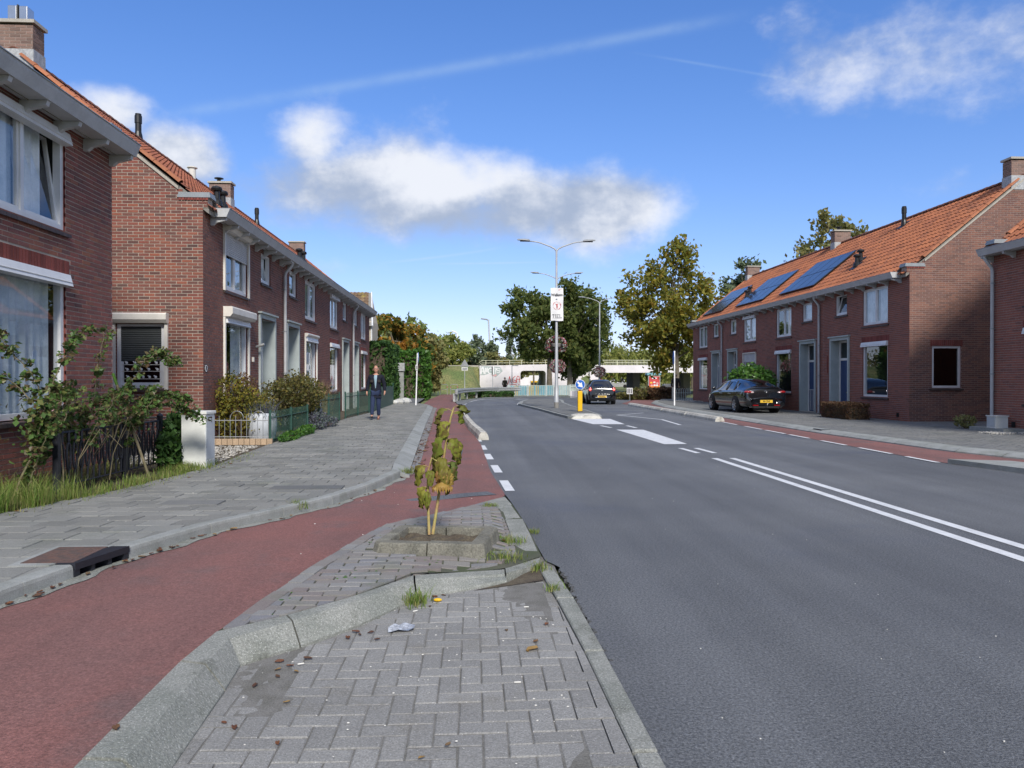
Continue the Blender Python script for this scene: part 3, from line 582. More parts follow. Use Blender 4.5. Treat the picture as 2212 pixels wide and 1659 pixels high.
def terrace(name, label, XF, sg, Y0, W, far_window, zb, dz, bm, mm, bgm, mgm, nb, nt, gn=False, gf=False, tiles='roof_tile', group=None, win={}, door={}, chim=None, chz=None, gwin=None, pipe=None, flue=None, vents=()):
    """one house of a row. sg: +1 when the facade looks towards +x. far_window: its big windows stand at the far end"""
    P = Plane((XF, Y0), (0, 1), (sg, 0)); root = thing(name, label, 'house', (XF, Y0, zb), group); k = W / 6.16
    uu = (lambda a, b: (W - b * k, W - a * k)) if far_window else (lambda a, b: (a * k, b * k))
    Wb = uu(1.31, 3.0); Sm = uu(4.2, 5.1); Dr = uu(3.96, 5.52); zu = (3.45 + dz, 4.8 + dz); zs = (4.0 + dz, 4.8 + dz); zl = (.87 + dz, 2.83 + dz); zd = (zb, 3.02 + dz)
    holes = [(*Wb, *zu), (*Sm, *zs), (*Wb, *zl), (*Dr, *zd)]; zt = 5.02 + dz; items = []; m = MB()
    skip = [(Wb[0] - .1, Wb[1] + .1, zl[1], zl[1] + .215)]
    lay_wall(m, P, zb - .05, lambda z: (0, W) if z < zt else None, holes, skip, bm, mm, items)
    for h in holes[:3]: reveal(m, P, h, .13, 'soldier_brick')
    soldiers(P, Wb[0] - .1, Wb[1] + .1, zl[1], items)
    if gn:                                                          # near gable, facing the camera
        Q = Plane((XF, Y0), (-sg, 0), (0, -1)); DP = 7.74
        def prof(z):
            if z < 5.0 + dz: return (0, DP)
            a = (z - 5.03 - dz) / TAN
            if a > 3.87: return None
            return (-.10 if z < 5.27 + dz else a, DP - max(a, 0)) if a > .0 or z < 5.27 + dz else (0, DP)
        gh = []; gs = []
        if gwin: gh = [gwin['hole']]
        if gwin and gwin.get('arch'): gs = [(gwin['hole'][0] - .06, gwin['hole'][1] + .06, gwin['hole'][3], gwin['hole'][3] + .215)]
        lay_wall(m, Q, zb - .05, prof, gh, gs, bgm, mgm, items)
        if gs: soldiers(Q, gs[0][0], gs[0][1], gs[0][2], items)
        for h in gh: reveal(m, Q, h, .13, 'soldier_brick')
        m.mat(mgm); pbox(m, Q, -.10, .0, -.30, -.012, 5.0 + dz, 5.28 + dz)
        soldiers(Q, -.12, .5, 5.165 + dz, items, h=.10, proud=.02)
        m.mat('cement'); m.extr([(-.03, -.02), (.03, -.02), (.03, .05), (-.03, .05)], lambda a, b, s: Q.p(s, a, 5.0 + dz + TAN * s + b), .5, 3.87)
    if gf:
        m.mat(bm); Q = Plane((XF, Y0 + W), (-sg, 0), (0, 1))
        m.add([Q.p(0, 0, zb), Q.p(7.74, 0, zb), Q.p(7.74, 0, 5.0 + dz), Q.p(3.87, 0, 8.1 + dz), Q.p(0, 0, 5.0 + dz)], [(0, 1, 2, 3, 4)]); pbox(m, Q, -.1, .45, -.3, .01, 5.0 + dz, 5.28 + dz)
    B = Plane((XF - sg * 7.74, Y0), (0, 1), (-sg, 0)); m.mat(bm); pquad(m, B, [(0, 0, zb), (W, 0, zb), (W, 0, zt), (0, 0, zt)])
    wall = m.build('wall', None, root); pieces(wall, 'brick', items, nb, 'brickwork')
    if gn or gf:
        for g, u in ((gn, -.02), (gf, W - .33)):
            if g: c = MB().mat('zinc'); pbox(c, P, u, u + .35, -.5, .15, 5.275 + dz, 5.33 + dz); pbox(c, P, u - .01, u + .36, -.52, .165, 5.22 + dz, 5.276 + dz); c.build('parapet_cap', None, root)
            if g: c = MB().mat('lead'); c.add([P.p(a, b, z) for a, b, z in ((u + .36, -.45, 5.45 + dz), (u + .60, -.3, 5.4 + dz), (u + .55, .25, 4.98 + dz), (u + .36, .12, 5.25 + dz))], [(0, 1, 2, 3)]); c.build('flashing', None, root)
    # gutter on brackets
    g0 = .38 if gn else 0; g1 = W - (.0 if not gf else -.02); g = MB().mat('gutter_paint'); zg = 4.87 + dz
    zg += .03; pr = [(.03, zg), (.37, zg), (.39, zg + .05), (.43, zg + .14), (.44, zg + .18), (.03, zg + .18)]
    g.extr(pr, lambda a, b, s: P.p(s, a, b), g0, g1); g.mat('zinc'); pbox(g, P, g0, g1, .02, .455, zg + .181, zg + .192); g.build('gutter', None, root)
    k2 = max(2, int((g1 - g0) / .78)); bp = [(.0, -.17), (.06, -.165), (.12, -.11), (.20, -.09), (.33, -.06), (.35, 0), (.0, 0)]
    for i in range(k2 + 1):
        u = g0 + .08 + (g1 - g0 - .2) * i / k2; b = MB().mat('gutter_paint').extr([(a, zg - .003 + c) for a, c in bp], lambda a, b_, s: P.p(s, a, b_), u, u + .075); b.build('gutter_bracket', None, root)
    if pipe: downpipe(P, pipe, zb, zg, root)
    roof(P, W, 5.11 + dz, root, tiles, nt, gn, gf)
    wo = dict(mull=(.5,), cur=((0, 1),)); wo.update(win.get('up', {})); window(P, *Wb, *zu, root, **wo)
    wo = dict(fw=.06, cur=((0, 1),)); wo.update(win.get('small', {})); window(P, *Sm, *zs, root, **wo)
    wo = dict(cur=((0, .25), (.78, 1)), sashes=False, strip=True); wo.update(win.get('low', {})); window(P, *Wb, *zl, root, **wo)
    portal(P, *Dr, *zd, root, **door)
    if gwin: Q = Plane((XF, Y0), (-sg, 0), (0, -1)); window(Q, *gwin['hole'], root, **gwin['opt'])
    if chim is not None:
        c = chimney(P, chim, chim + .42, -3.87 - .4, -3.87 + .4, 7.55 + dz, 8.78 + dz, root, chz or 0, flue)
    for v in vents: roof_vent(P, v[0], v[1], 5.11 + dz, root, *v[2:])
    return root, P

WL = dict(XF=-5.7, sg=1, W=6.4825, zb=.12, dz=.12, bm='brick_front', mm='mortar_dark', bgm='brick_gable', mgm='mortar_light', tiles='roof_tile_worn')
WR = dict(XF=14.4, sg=-1, W=6.1575, zb=.08, dz=0., bm='brick_maroon', mm='mortar_dark', bgm='brick_orange', mgm='mortar_mid')
wd = dict(door='door_white', leaf=(0, 1))
# west side of the street: the near house, then a row of four
hA, PA = terrace('brick_house', 'near red brick house with a rose bush in front and an upstairs window tilted open', **{**WL, 'bm': 'brick_red', 'mm': 'mortar_light'}, Y0=5.86, far_window=True, nb=300, nt=0, gf=True,
    win=dict(up=dict(mull=(.46,), cur=((0, .45), (.5, .8)), strip=True, tilt=1), low=dict(cur=((0, .9),), strip=True)), door=wd)
g1 = 'brick terraced houses along the street'
hL1, PL1 = terrace('terraced_house', 'end terraced house with a lit brick gable, white roller shutters and a shrub garden', **WL, Y0=16.4, far_window=False, nb=230, nt=0, gn=True, group=g1, pipe=6.75,
    win=dict(up=dict(roller=(.20, .20), shut=.42, cur=((.5, 1),)), small=dict(tilt=0), low=dict(roller=(.22, .22), strip=True, cur=((.55, 1),))), door=wd, chim=0., chz=70, flue='box',
    gwin=dict(hole=(.80, 1.79, 1.31, 2.69), opt=dict(roller=(.20, .16), shut=.0, glass='glass_dark')), vents=((3.95, 1.3 * 1), (4.55, 1.35), (6.0, 5.0, 'stack', .7)))
hL2, _ = terrace('terraced_house', 'terraced house behind the first downpipe, ground floor window with a narrow shutter box', **WL, Y0=22.8825, far_window=True, nb=0, nt=0, group=g1,
    win=dict(low=dict(roller=(.12, .13), cur=((.4, 1),))), door=wd, vents=((3.5, 4.9, 'pot', .35),))
hL3, _ = terrace('terraced_house', 'third terraced house from the lit gable, chimney on its ridge and an awning box upstairs', **WL, Y0=29.365, far_window=False, nb=0, nt=0, group=g1, chim=.0, flue='cap', pipe=6.9,
    win=dict(up=dict(strip=True)), door=wd, vents=((1.2, 1.5), (1.9, 1.5), (4.2, 4.7, 'stack', .7)))
hL4, _ = terrace('terraced_house', 'last terraced house beside the dark hedge, white window blinds', **WL, Y0=35.8475, far_window=True, nb=0, nt=0, gf=True, group=g1,
    win=dict(up=dict(blind=True), low=dict(blind=True, cur=())), door=wd, chim=6.0)
# east side
hC, PC = terrace('brick_house', 'brick house at the right edge of the photo with a grey cabinet at its foot', **{**WR, 'mm': 'mortar_mid'}, Y0=14.24, far_window=True, nb=300, nt=150, gf=True, pipe=6.02)
hR1, PR1 = terrace('terraced_house', 'end terraced house with a wide orange brick gable and a low brown hedge in front', **WR, Y0=24.36, far_window=False, nb=230, nt=300, gn=True, group=g1, pipe=6.42,
    win=dict(up=dict(strip=False), small=dict(tilt=0, cur=()), low=dict(cur=((0, .12),))), door=dict(leaf=(.0, 1.)), chim=0., chz=70,
    gwin=dict(hole=(.77, 1.76, 1.21, 2.6), opt=dict(glass='glass_dark', sashes=False, cur=()), arch=True), vents=((5.7, 1.5), (6.0, 1.9), (6.08, 4.3, 'stack', .75)))
hR2, PR2 = terrace('terraced_house', 'terraced house with a white grille on its blue door and one upstairs pane open', **WR, Y0=30.5175, far_window=True, nb=0, nt=300, group=g1,
    win=dict(up=dict(cur=((0, .5),)), low=dict(cur=((0, .2),))), door=dict(leaf=(.0, 1.), grill=True))
hR3, PR3 = terrace('terraced_house', 'terraced house with a half lowered white shutter behind the green laurel bush', **WR, Y0=36.675, far_window=False, nb=0, nt=0, group=g1, chim=.0, flue='cap', pipe=6.42,
    win=dict(up=dict(strip=True), low=dict(roller=(.04, .05), shut=.25, cur=((.3, 1),), strip=False)), door=dict(leaf=(.0, 1.)), vents=((5.8, 1.5), (6.1, 1.9)))
hR4, PR4 = terrace('terraced_house', 'far end terraced house beside the yellowing oak tree and the viaduct', **WR, Y0=42.8325, far_window=True, nb=0, nt=0, gf=True, group=g1, door=dict(leaf=(.0, 1.)), chim=5.74)
for h, P, arr in ((hR1, PR1, []), (hR2, PR2, [(1.75, 5.55)]), (hR3, PR3, [(1.4, 5.5)]), (hR4, PR4, [(1.7, 5.4)])):
    for a0, a1 in arr:
        n = 4; w = (a1 - a0) / n
        for i in range(n):
            for j in range(2):
                s0 = .6 + j * 1.24; u0 = a0 + i * w; m = MB()
                def rp(u, s, h): nn = -s * COS; return P.p(u, nn + h * SIN, 5.11 - TAN * nn + h * COS)
                m.mat('solar_frame').add([rp(u, s, hh) for u in (u0 + .01, u0 + w - .01) for s in (s0, s0 + 1.22) for hh in (.10, .14)], BF)
                m.mat('solar').add([rp(u, s, .1425) for u, s in ((u0 + .03, s0 + .02), (u0 + w - .03, s0 + .02), (u0 + w - .03, s0 + 1.2), (u0 + .03, s0 + 1.2))], [(0, 1, 2, 3)])
                m.build('solar_panel', None, h)
# small things on the walls
b = MB().mat('sign_white'); b.tube([PL1.p(.15, .0, 1.73), PL1.p(.15, .015, 1.73)], .075, 20); b.mat('print_black').tube([PL1.p(.15, .0, 1.73), PL1.p(.15, .012, 1.73)], .085, 20)
bd = b.build('enamel_badge', None, hL1)
def text(name, body, size, loc, rot, m, par=None, ext=.001, bold=0., sx=1., spacing=1.):
    c = D.curves.new(name, 'FONT'); c.body = body; c.size = size; c.extrude = ext; c.offset = bold; c.align_x = 'CENTER'; c.align_y = 'CENTER'; c.materials.append(MT[m]); c.space_character = spacing; c.resolution_u = 3
    t = D.objects.new(name, c); COL.objects.link(t); me = D.meshes.new_from_object(t.evaluated_get(bpy.context.evaluated_depsgraph_get())); D.objects.remove(t); me.name = name
    o = D.objects.new(name, me); COL.objects.link(o); o.parent = par; o.location = Vector(loc) - org(par); o.rotation_euler = rot; o.scale = (sx, 1, 1); return o
text('badge_letter', 'R', .13, PL1.p(.15, .018, 1.73), (PI / 2, 0, PI / 2), 'print_black', bd, bold=.004)
for u in (6.5, 5.75): 
    m = MB().mat('soldier_brick'); pbox(m, PR1, u, u + .05, .0, .025, 1.75, 2.45); m.build('wall_anchor', None, hR1)
m = MB().mat('cream_box'); pbox(m, PL1, 3.55, 3.62, 0, .05, 1.95, 2.07); m.build('doorbell', None, hL1)
m = MB().mat('galvanised'); m.tube([PL1.p(3.92, 0, 2.35), PL1.p(3.92, .22, 2.42)], .035, 8); m.build('wall_lamp', None, hL1)
for h, P, us in ((hL1, PL1, (5.9,)), (hR1, PR1, (.6, 3.2)), (hC, PC, (5.2,))):
    for u in us: m = MB().mat('plastic_black'); pbox(m, P, u, u + .14, .0, .012, .22, .36); m.build('air_grille', None, h)
# shelves with white ornaments behind the gable window of the end house
Q = Plane((-5.7, 16.4), (-1, 0), (0, -1))
gw = [o for o in hL1.children if o.name.startswith('window')][-1]
m = MB(); rows = []
for i in range(16 * 3 + 1): rows.append([Q.p(u, -.055 + (.01 if i % 3 else 0), 2.62 - i * .0155) for u in (.875, 1.715)])
MB().grid(rows).build('shutter', 'shutter_dark', gw)
for zz in (1.50, 1.66, 1.80):
    m = MB().mat('cream_box'); pbox(m, Q, .88, 1.71, -.062, -.045, zz, zz + .012); m.build('shelf', None, gw)
    for i in range(5): m = MB().mat('sign_white'); u = .98 + i * .155 + U(-.03, .03); m.ell(Q.p(u, -.052, zz + .045), (.028, .01, .03), 8, 5); m.ell(Q.p(u + .03, -.052, zz + .07), (.014, .008, .014), 6, 4); m.build('ornament', None, gw, smooth=True)
m = MB().mat('print_pink'); m.ell(PA.p(4.95, -.05, 1.115), (.04, .09, .085), 10, 7); m.ell(PA.p(4.86, -.05, 1.09), (.03, .05, .05), 8, 5)
tag(m.build('toy', None, None, smooth=True), 'pink round toy on the window ledge of the near house', 'toy')

# brown roofed house behind the row
rt = thing('brown_roofed_house', 'older house with a mossy brown tiled roof rising behind the last terraced house', 'house', (-10.3, 51, .1))
m = MB().mat('plaster'); m.box(-14.6, -6.1, 46.4, 49.2, .1, 5.0)
m.add([(-6.1, 46.4, 5.0), (-6.1, 49.2, 5.0), (-6.45, 48.8, 7.0)], [(0, 1, 2)]); m.build('wall', None, rt)
m = MB().mat('concrete_dark'); m.add([(-14.6, 46.1, 4.7), (-6.05, 46.1, 4.7), (-6.45, 48.8, 7.0), (-14.6, 48.8, 7.0), (-14.6, 49.4, 4.7), (-6.05, 49.4, 4.7), (-6.45, 48.85, 7.0), (-14.6, 48.85, 7.0)], [(0, 1, 2, 3), (4, 5, 6, 7), (3, 2, 6, 7)]); rf = m.build('roof', None, rt)
up = Vector((0, 2.7, 2.3)).normalized(); nm = Vector((0, -2.3, 2.7)).normalized(); eu = Matrix((up.cross(nm), up, nm)).transposed().to_euler(); it = []
for r in range(11):
    for c in range(18): it.append((TP['brown_tile'], (-6.3 - .03 * r - (c + .5) * .235, 46.1 + (r + .5) * .246, 4.7 + (r + .5) * .21), eu, (1, 1, 1)))
pieces(rf, 'roof_tile', it, 0)
m = MB().mat('white_frame'); m.tube([(-6.03, 46.1, 4.7), (-6.43, 48.8, 7.02)], .05, 6); m.tube([(-6.12, 46.35, .2), (-6.12, 46.35, 4.9)], .05, 6); m.build('bargeboard', None, rt)
# ------------------------------------------------------------------ ground
def I(*pts):
    ys = [p[0] for p in pts]; xs = [p[1] for p in pts]
    return lambda y: float(np.interp(y, ys, xs))
def sm(t): t = max(0., min(1., t)); return t * t * (3 - 2 * t)
hp = lambda y: .11 - .102 * sm((y - 6.3) / 3.6)                     # bike path ramps down to the road
hs = lambda y: .205 - .085 * sm((y - 6.3) / 3.6)                    # west sidewalk
KL = I((-2, -3.2), (2, -3.08), (4.81, -2.9), (5.74, -2.73), (7.05, -2.35), (7.9, -2.0), (8.85, -1.68), (10.3, -1.31), (11.5, -1.10), (11.9, -1.07))
SR = I((-2, -3.32), (2, -3.2), (4.81, -3.02), (5.74, -2.85), (7.05, -2.47), (7.9, -2.11), (8.85, -1.79), (10.3, -1.42), (11.5, -1.22), (12, -1.27), (17.5, -1.5), (25, -1.8), (35, -2.15), (41, -2.4), (44, -3.2), (57, -3.5))
SL = I((-2, -5.1), (7.2, -4.66), (8.5, -4.58), (10.5, -4.32), (12.2, -4.1), (14, -4.2), (16.4, -4.32), (20.2, -4.3), (27, -4.45), (32.3, -4.2), (36, -4.3), (43, -4.5), (50, -4.6), (57, -4.7))
RL = I((-2, -3.2), (2, -3.08), (4.81, -2.9), (5.74, -2.73), (7.05, -2.35), (7.9, -2.0), (8.85, -1.68), (10.3, -1.31), (11.5, -1.1), (12.2, -.87), (16, -1.02), (22.2, -1.23), (34.8, -1.71), (39.2, -1.83), (44, -2.92), (57, -3.17), (75, -3.0))
RR = I((-2, -1.37), (2, -1.38), (3.5, -1.41), (4.1, -1.45), (4.78, -1.34), (5.65, -1.2), (6.59, -1.02), (7.44, -.85), (7.89, -.56), (8.6, -.15), (9.1, .12), (9.6, .42), (10, .41), (12.2, .29), (17.3, .19), (21.6, -.03), (37, -.66), (44, -.85), (50, -1.2), (62, -1.6), (75, -1.8))
def strip(lf, rf, y0, y1, dy, zf, dx=None):
    ys = np.arange(y0, y1 + 1e-6, dy); R = []
    for y in ys:
        a, b = lf(y), rf(y); n = 4; R.append([(a + (b - a) * k / n, y, zf(a + (b - a) * k / n, y)) for k in range(n + 1)])
    return MB().grid(R)
def yside(f, y0, y1, dy=.25): return [(f(y), y) for y in np.arange(y0, y1 + 1e-6, dy)]
def pip(poly, x, y):
    P = np.array(poly); a = P; b = np.roll(P, -1, 0); x = np.asarray(x)[:, None]; y = np.asarray(y)[:, None]
    c = ((a[:, 1] > y) != (b[:, 1] > y)) & (x < (b[:, 0] - a[:, 0]) * (y - a[:, 1]) / (b[:, 1] - a[:, 1] + 1e-12) + a[:, 0]); return c.sum(1) % 2 == 1
def clip(subj, cl):
    out = list(subj)
    for i in range(len(cl)):
        ax, ay = cl[i]; bx, by = cl[(i + 1) % len(cl)]; inp = out; out = []
        if not inp: return []
        sd = lambda p: (bx - ax) * (p[1] - ay) - (by - ay) * (p[0] - ax)
        for j in range(len(inp)):
            p, q = inp[j - 1], inp[j]; sp, sq = sd(p), sd(q)
            if (sp >= 0) != (sq >= 0): t = sp / (sp - sq); out.append((p[0] + (q[0] - p[0]) * t, p[1] + (q[1] - p[1]) * t))
            if sq >= 0: out.append(q)
    return out
def slab_proto(name, w, d, t, m, ch=.005):
    v = []
    for k, z in ((0, -t), (0, -ch), (ch, 0)):
        v += [(-w / 2 + k, -d / 2 + k, z), (w / 2 - k, -d / 2 + k, z), (w / 2 - k, d / 2 - k, z), (-w / 2 + k, d / 2 - k, z)]
    f = [(i, (i + 1) % 4, 4 + (i + 1) % 4, 4 + i) for i in range(4)] + [(4 + i, 4 + (i + 1) % 4, 8 + (i + 1) % 4, 8 + i) for i in range(4)] + [(8, 9, 10, 11)]
    return proto(name, v, f, m)
def pave(par, name, poly, cells, m, zf, th=.03, nobj=300, jit=.0012, tilt=.005, ang=0.):
    """cells: (cx, cy, w, d) rectangles; those cut by the outline are clipped to it"""
    C = np.array(cells); ca, sa_ = math.cos(ang), math.sin(ang); xc = C[:, 0] * ca - C[:, 1] * sa_; yc = C[:, 0] * sa_ + C[:, 1] * ca
    ins = np.zeros((len(C), 4), bool); cor = np.zeros((len(C), 4, 2))
    for k, (sx, sy) in enumerate(((-1, -1), (1, -1), (1, 1), (-1, 1))):
        dx = C[:, 2] / 2 * sx; dy = C[:, 3] / 2 * sy; X = xc + dx * ca - dy * sa_; Yy = yc + dx * sa_ + dy * ca; cor[:, k, 0] = X; cor[:, k, 1] = Yy; ins[:, k] = pip(poly, X, Yy)
    full = ins.all(1); part = ins.any(1) & ~full; pr = {}; items = []
    for i in np.nonzero(full)[0]:
        w, d = round(float(C[i, 2]), 3), round(float(C[i, 3]), 3)
        if (w, d) not in pr: pr[(w, d)] = slab_proto(name, w, d, th, m)
        x, y = float(xc[i]), float(yc[i]); gx = (zf(x + .05, y) - zf(x - .05, y)) / .1; gy = (zf(x, y + .05) - zf(x, y - .05)) / .1
        items.append((pr[(w, d)], (x, y, zf(x, y) + U(-jit, jit)), (math.atan(gy) + U(-tilt, tilt), -math.atan(gx) + U(-tilt, tilt), ang + U(-.008, .008)), (1, 1, 1)))
    pieces(par, name, items, nobj)
    q = MB().mat(m)
    for i in np.nonzero(part)[0]:
        p = clip(poly, [tuple(c) for c in cor[i]])
        if len(p) >= 3 and abs(sum(p[j - 1][0] * p[j][1] - p[j][0] * p[j - 1][1] for j in range(len(p)))) > .0008:
            z = zf(float(xc[i]), float(yc[i])) + U(-jit, jit); q.prism(p, z - th, z)
    if q.v: q.build('cut_' + name, None, par, kind='stuff')
def bond(x0, x1, y0, y1, w, d, gap, shift=.5):
    out = []; k = 0; y = y0
    while y < y1:
        x = x0 - (k % 2) * w * shift
        while x < x1: out.append((x + w / 2, y + d / 2, w - gap, d - gap)); x += w
        y += d; k += 1
    return out
def herring(x0, x1, y0, y1, w, gap):
    out = []
    for r in range(int((y1 - y0) / w)):
        for c in range(int((x1 - x0) / w)):
            k = (c - r) % 4
            if k == 0: out.append((x0 + (c + 1) * w, y0 + (r + .5) * w, 2 * w - gap, w - gap))
            if k == 3: out.append((x0 + (c + .5) * w, y0 + (r + 1) * w, w - gap, 2 * w - gap))
    return out

# --- terrain beyond the street: the viaduct's embankment, the dip of the underpass, flat land behind
cx_under = I((44, 8.5), (54, 9.0), (62, 11.2), (72, 14.5), (80, 16.6), (90, 18), (110, 19), (200, 22), (700, 60))
def dip(y): return -.9 * sm((y - 58) / 22) * (1 - sm((y - 100) / 40))
def H(x, y):
    if y < 55: return -.05
    z = -.05; up = sm((y - 76.5) / 10.) * (1 - sm((y - 97) / 10.)) * 3.05
    open_span = sm((x - 12.9) / .8) * (1 - sm((x - 46) / 6)); tun = sm((x - 4.6) / .7) * (1 - sm((x - 8.4) / .7))
    frontL = 1 - sm((x + .3) / 1.7) if y < 87 else 1.; frontR = sm((x - 10.2) / 2.6) if y < 87 else 1.
    if x < 5: up *= frontL
    elif x < 13.8: up *= frontR
    z += up * (1 - open_span) * (1 - tun)
    d = abs(x - cx_under(y)); z += dip(y) * (1 - sm((d - 5.5) / 4.)) * (1 if x > 9 else sm((x - 7) / 2))
    return z
xs = sorted(set([-900, -500, -300, -200, -140, -100, -70, -50, -40, -30, -25] + list(np.arange(-20, 50, 1.)) + [55, 60, 70, 85, 100, 130, 170, 240, 350, 550, 900]))
ys = sorted(set([-300, -100, -40, -10, 0, 20, 40, 50] + list(np.arange(54, 112, 1.)) + [115, 120, 126, 132, 140, 150, 165, 185, 210, 250, 300, 400, 550, 800, 1400]))
g = MB().grid([[(x, y, H(x, y)) for x in xs] for y in ys]).build('ground', 'grass_ground', kind='structure', smooth=True)

# --- road
random.seed(3)
edge = []
y = -3.
while y < 6.05: edge.append((.735 + U(-.018, .018) - .012 * max(0, y - 2.5), y)); y += .045
road_poly = edge + [(.60, 6.25), (.57, 7.0), (.55, 7.83), (.47, 9.2), (.41, 10), (.29, 12.2), (.19, 17.3), (-.03, 21.6), (-.55, 37), (-.62, 44.7), (-.2, 51.6), (.6, 56.1), (1.95, 58.6), (4.3, 62.0), (7.2, 63.0), (9.2, 64.5)]
road_poly += [(cx_under(y) - 4.2, y) for y in (66, 68)] + [(cx_under(y) + 4.2, y) for y in (68, 62)] + [(12.6, 57), (11.5, 54.5), (9.4, 46.4), (9.2, 42.8), (9.1, 41.6), (9.5, 33), (9.3, 20), (10.3, 13), (10.6, -3)]
def zr(x, y): return min(.0, H(x, y) + .055) if y > 55 else 0.
m = MB()
cl = [(-1, -3), (20, -3), (20, 55), (-1, 55)]
a = clip(road_poly, cl); m.sheet(a, 0.)
for y0 in range(55, 68, 1):
    a = clip(road_poly, [(-3, y0), (24, y0), (24, y0 + 1), (-3, y0 + 1)])
    if len(a) >= 3: m.add([(x, y, zr(x, y)) for x, y in a], [tuple(t) for t in tessellate_polygon([[Vector((x, y, 0)) for x, y in a]])])
road = m.build('road', 'asphalt', kind='structure')
m = strip(lambda y: cx_under(y) - 4.2, lambda y: cx_under(y) + 4.2, 68, 240, 4., lambda x, y: H(x, y) + .06); m.build('underpass_road', 'asphalt', kind='structure')
m = MB(); random.seed(5)                                             # ragged rim of the asphalt along the bay
for i in range(420):
    y = U(-.5, 6.0); x = float(np.interp(y, [p[1] for p in edge], [p[0] for p in edge])) + abs(random.gauss(0, .012)) - .012; r = U(.006, .018)
    m.ell((x, y, U(-.012, .002)), (r, r, r * .7), 5, 3)
m.build('asphalt_crumb', 'asphalt_edge', road, kind='stuff')
def ribbon(mb, pts, w, z=.004):
    pts = [Vector((p[0], p[1])) for p in pts]; L = []; R = []
    for i, p in enumerate(pts):
        t = (pts[min(i + 1, len(pts) - 1)] - pts[max(0, i - 1)]).normalized(); n = Vector((-t.y, t.x)) * w / 2; L.append(p + n); R.append(p - n)
    vs = [(q.x, q.y, z) for pr in zip(L, R) for q in pr]; return mb.add(vs, [(2 * i, 2 * i + 1, 2 * i + 3, 2 * i + 2) for i in range(len(pts) - 1)])
def paint(name, pts, w, z=.0045, m='road_paint'): return ribbon(MB(), pts, w, z).build(name, m, road)
paint('centre_line', [(4.57, -1), (4.57, 14.15)], .125); paint('centre_line', [(4.91, -1), (4.91, 14.15)], .125)
for a, b in (((4.50, 16.25), (4.56, 15.15)), ((4.84, 16.25), (4.90, 15.15)), ((4.12, 24.25), (4.26, 23.2)), ((4.96, 24.2), (5.02, 23.1))): paint('lane_dash', [a, b], .12)
for q in ([(4.25, 22.3), (5.04, 22.2), (4.95, 17.3), (4.40, 17.25)], [(3.72, 28.35), (5.17, 28.35), (5.05, 25.0), (4.0, 25.05)]): MB().sheet(q, .0045).build('hatch_block', 'road_paint', road)
for y0 in (10.15, 12.15, 14.15, 16.1, 18.2): x = .50 - (y0 - 10.15) * .042; paint('lane_dash', [(x, y0), (x - .045, y0 + 1.05)], .13)
for a, b in ((26., 24.4), (23.6, 22.1), (22 - .2, 20.3), (20.0, 18.7), (18.0, 16.7), (16.1, 14.75), (14.2, 13.15)): paint('lane_dash', [(8.28 + (a - 12) * .028, a), (8.28 + (b - 12) * .028, b)], .10, .012)
paint('zigzag_line', [(6.78, 24.5), (7.0, 27.8), (6.03, 31.4), (7.56, 33.3)], .11, m='road_paint'); paint('zigzag_line', [(5.6, 35.4), (7.8, 36.0)], .11, m='old_paint'); paint('zigzag_line', [(5.7, 36.9), (7.9, 37.4), (5.9, 38.6), (8.2, 40.2)], .11, m='old_paint')
paint('zigzag_line', [(4.3, 58.4), (3.08, 55.8), (3.5, 57.0)], .12); paint('zigzag_line', [(2.66, 44.5), (3.0, 48.3), (3.72, 52.1)], .16)
for a, b in (((.29, 49.0), (2.5, 48.7)), ((.2, 46.2), (.9, 46.1)), ((1.5, 46.2), (2.2, 46.1)), ((1.25, 51.5), (3.0, 51.9)), ((.1, 44.9), (.7, 44.9)), ((1.4, 44.9), (2.0, 44.9))): paint('zigzag_line', [a, b], .12, m='old_paint')
paint('edge_line', [(-.51, 44.7), (-.38, 48), (-.08, 51.4), (.25, 53.8), (.78, 55.9), (2.03, 58.3), (3.2, 60.3), (4.35, 61.6), (5.6, 62.1), (7.2, 62.2)], .15)
# --- bike path
m = strip(RL, lambda y: RR(y) + (.02 if y < 9 else 0), -2, 75, .25, lambda x, y: hp(y)); bike = m.build('bike_path', 'red_asphalt', kind='structure', smooth=True)
random.seed(9); q = MB()                                             # bare asphalt rim towards the kerb stones
for s in range(-4, 30):
    y = s * .2; 
    if y > 2.2: break
    x = RR(y); q.prism([(x - U(.02, .05), y), (x - U(.01, .05), y + .1), (x - U(.02, .05), y + .2), (x, y + .2), (x, y)], hp(y) - .02, hp(y) + .004)
q.build('asphalt_rim', 'asphalt_edge', bike, kind='stuff')
for pts, w in (([(-.3, 14.5), (-.28, 16.0)], .16), ([(-.38, 16.4), (-.36, 17.2)], .12), ([(-.75, 9.3), (-.1, 9.75), (.25, 9.9)], .3)):
    ribbon(MB(), pts, w, .0155).build('worn_patch', 'asphalt', bike)
ribbon(MB(), [(KL(y) + .06, y) for y in np.arange(1, 11.4, .3)], .13, .1145)
m = MB(); q = [(KL(y), y) for y in np.arange(-1, 11.6, .25)]
m.grid([[(KL(y) - .01, y, hp(y) + .006), (KL(y) + .10 + .03 * math.sin(y * 5.1) + .02 * math.sin(y * 13), y, hp(y) + .005)] for y in np.arange(-1, 11.6, .12)]); m.build('gutter_strip', 'kerb_concrete', bike)

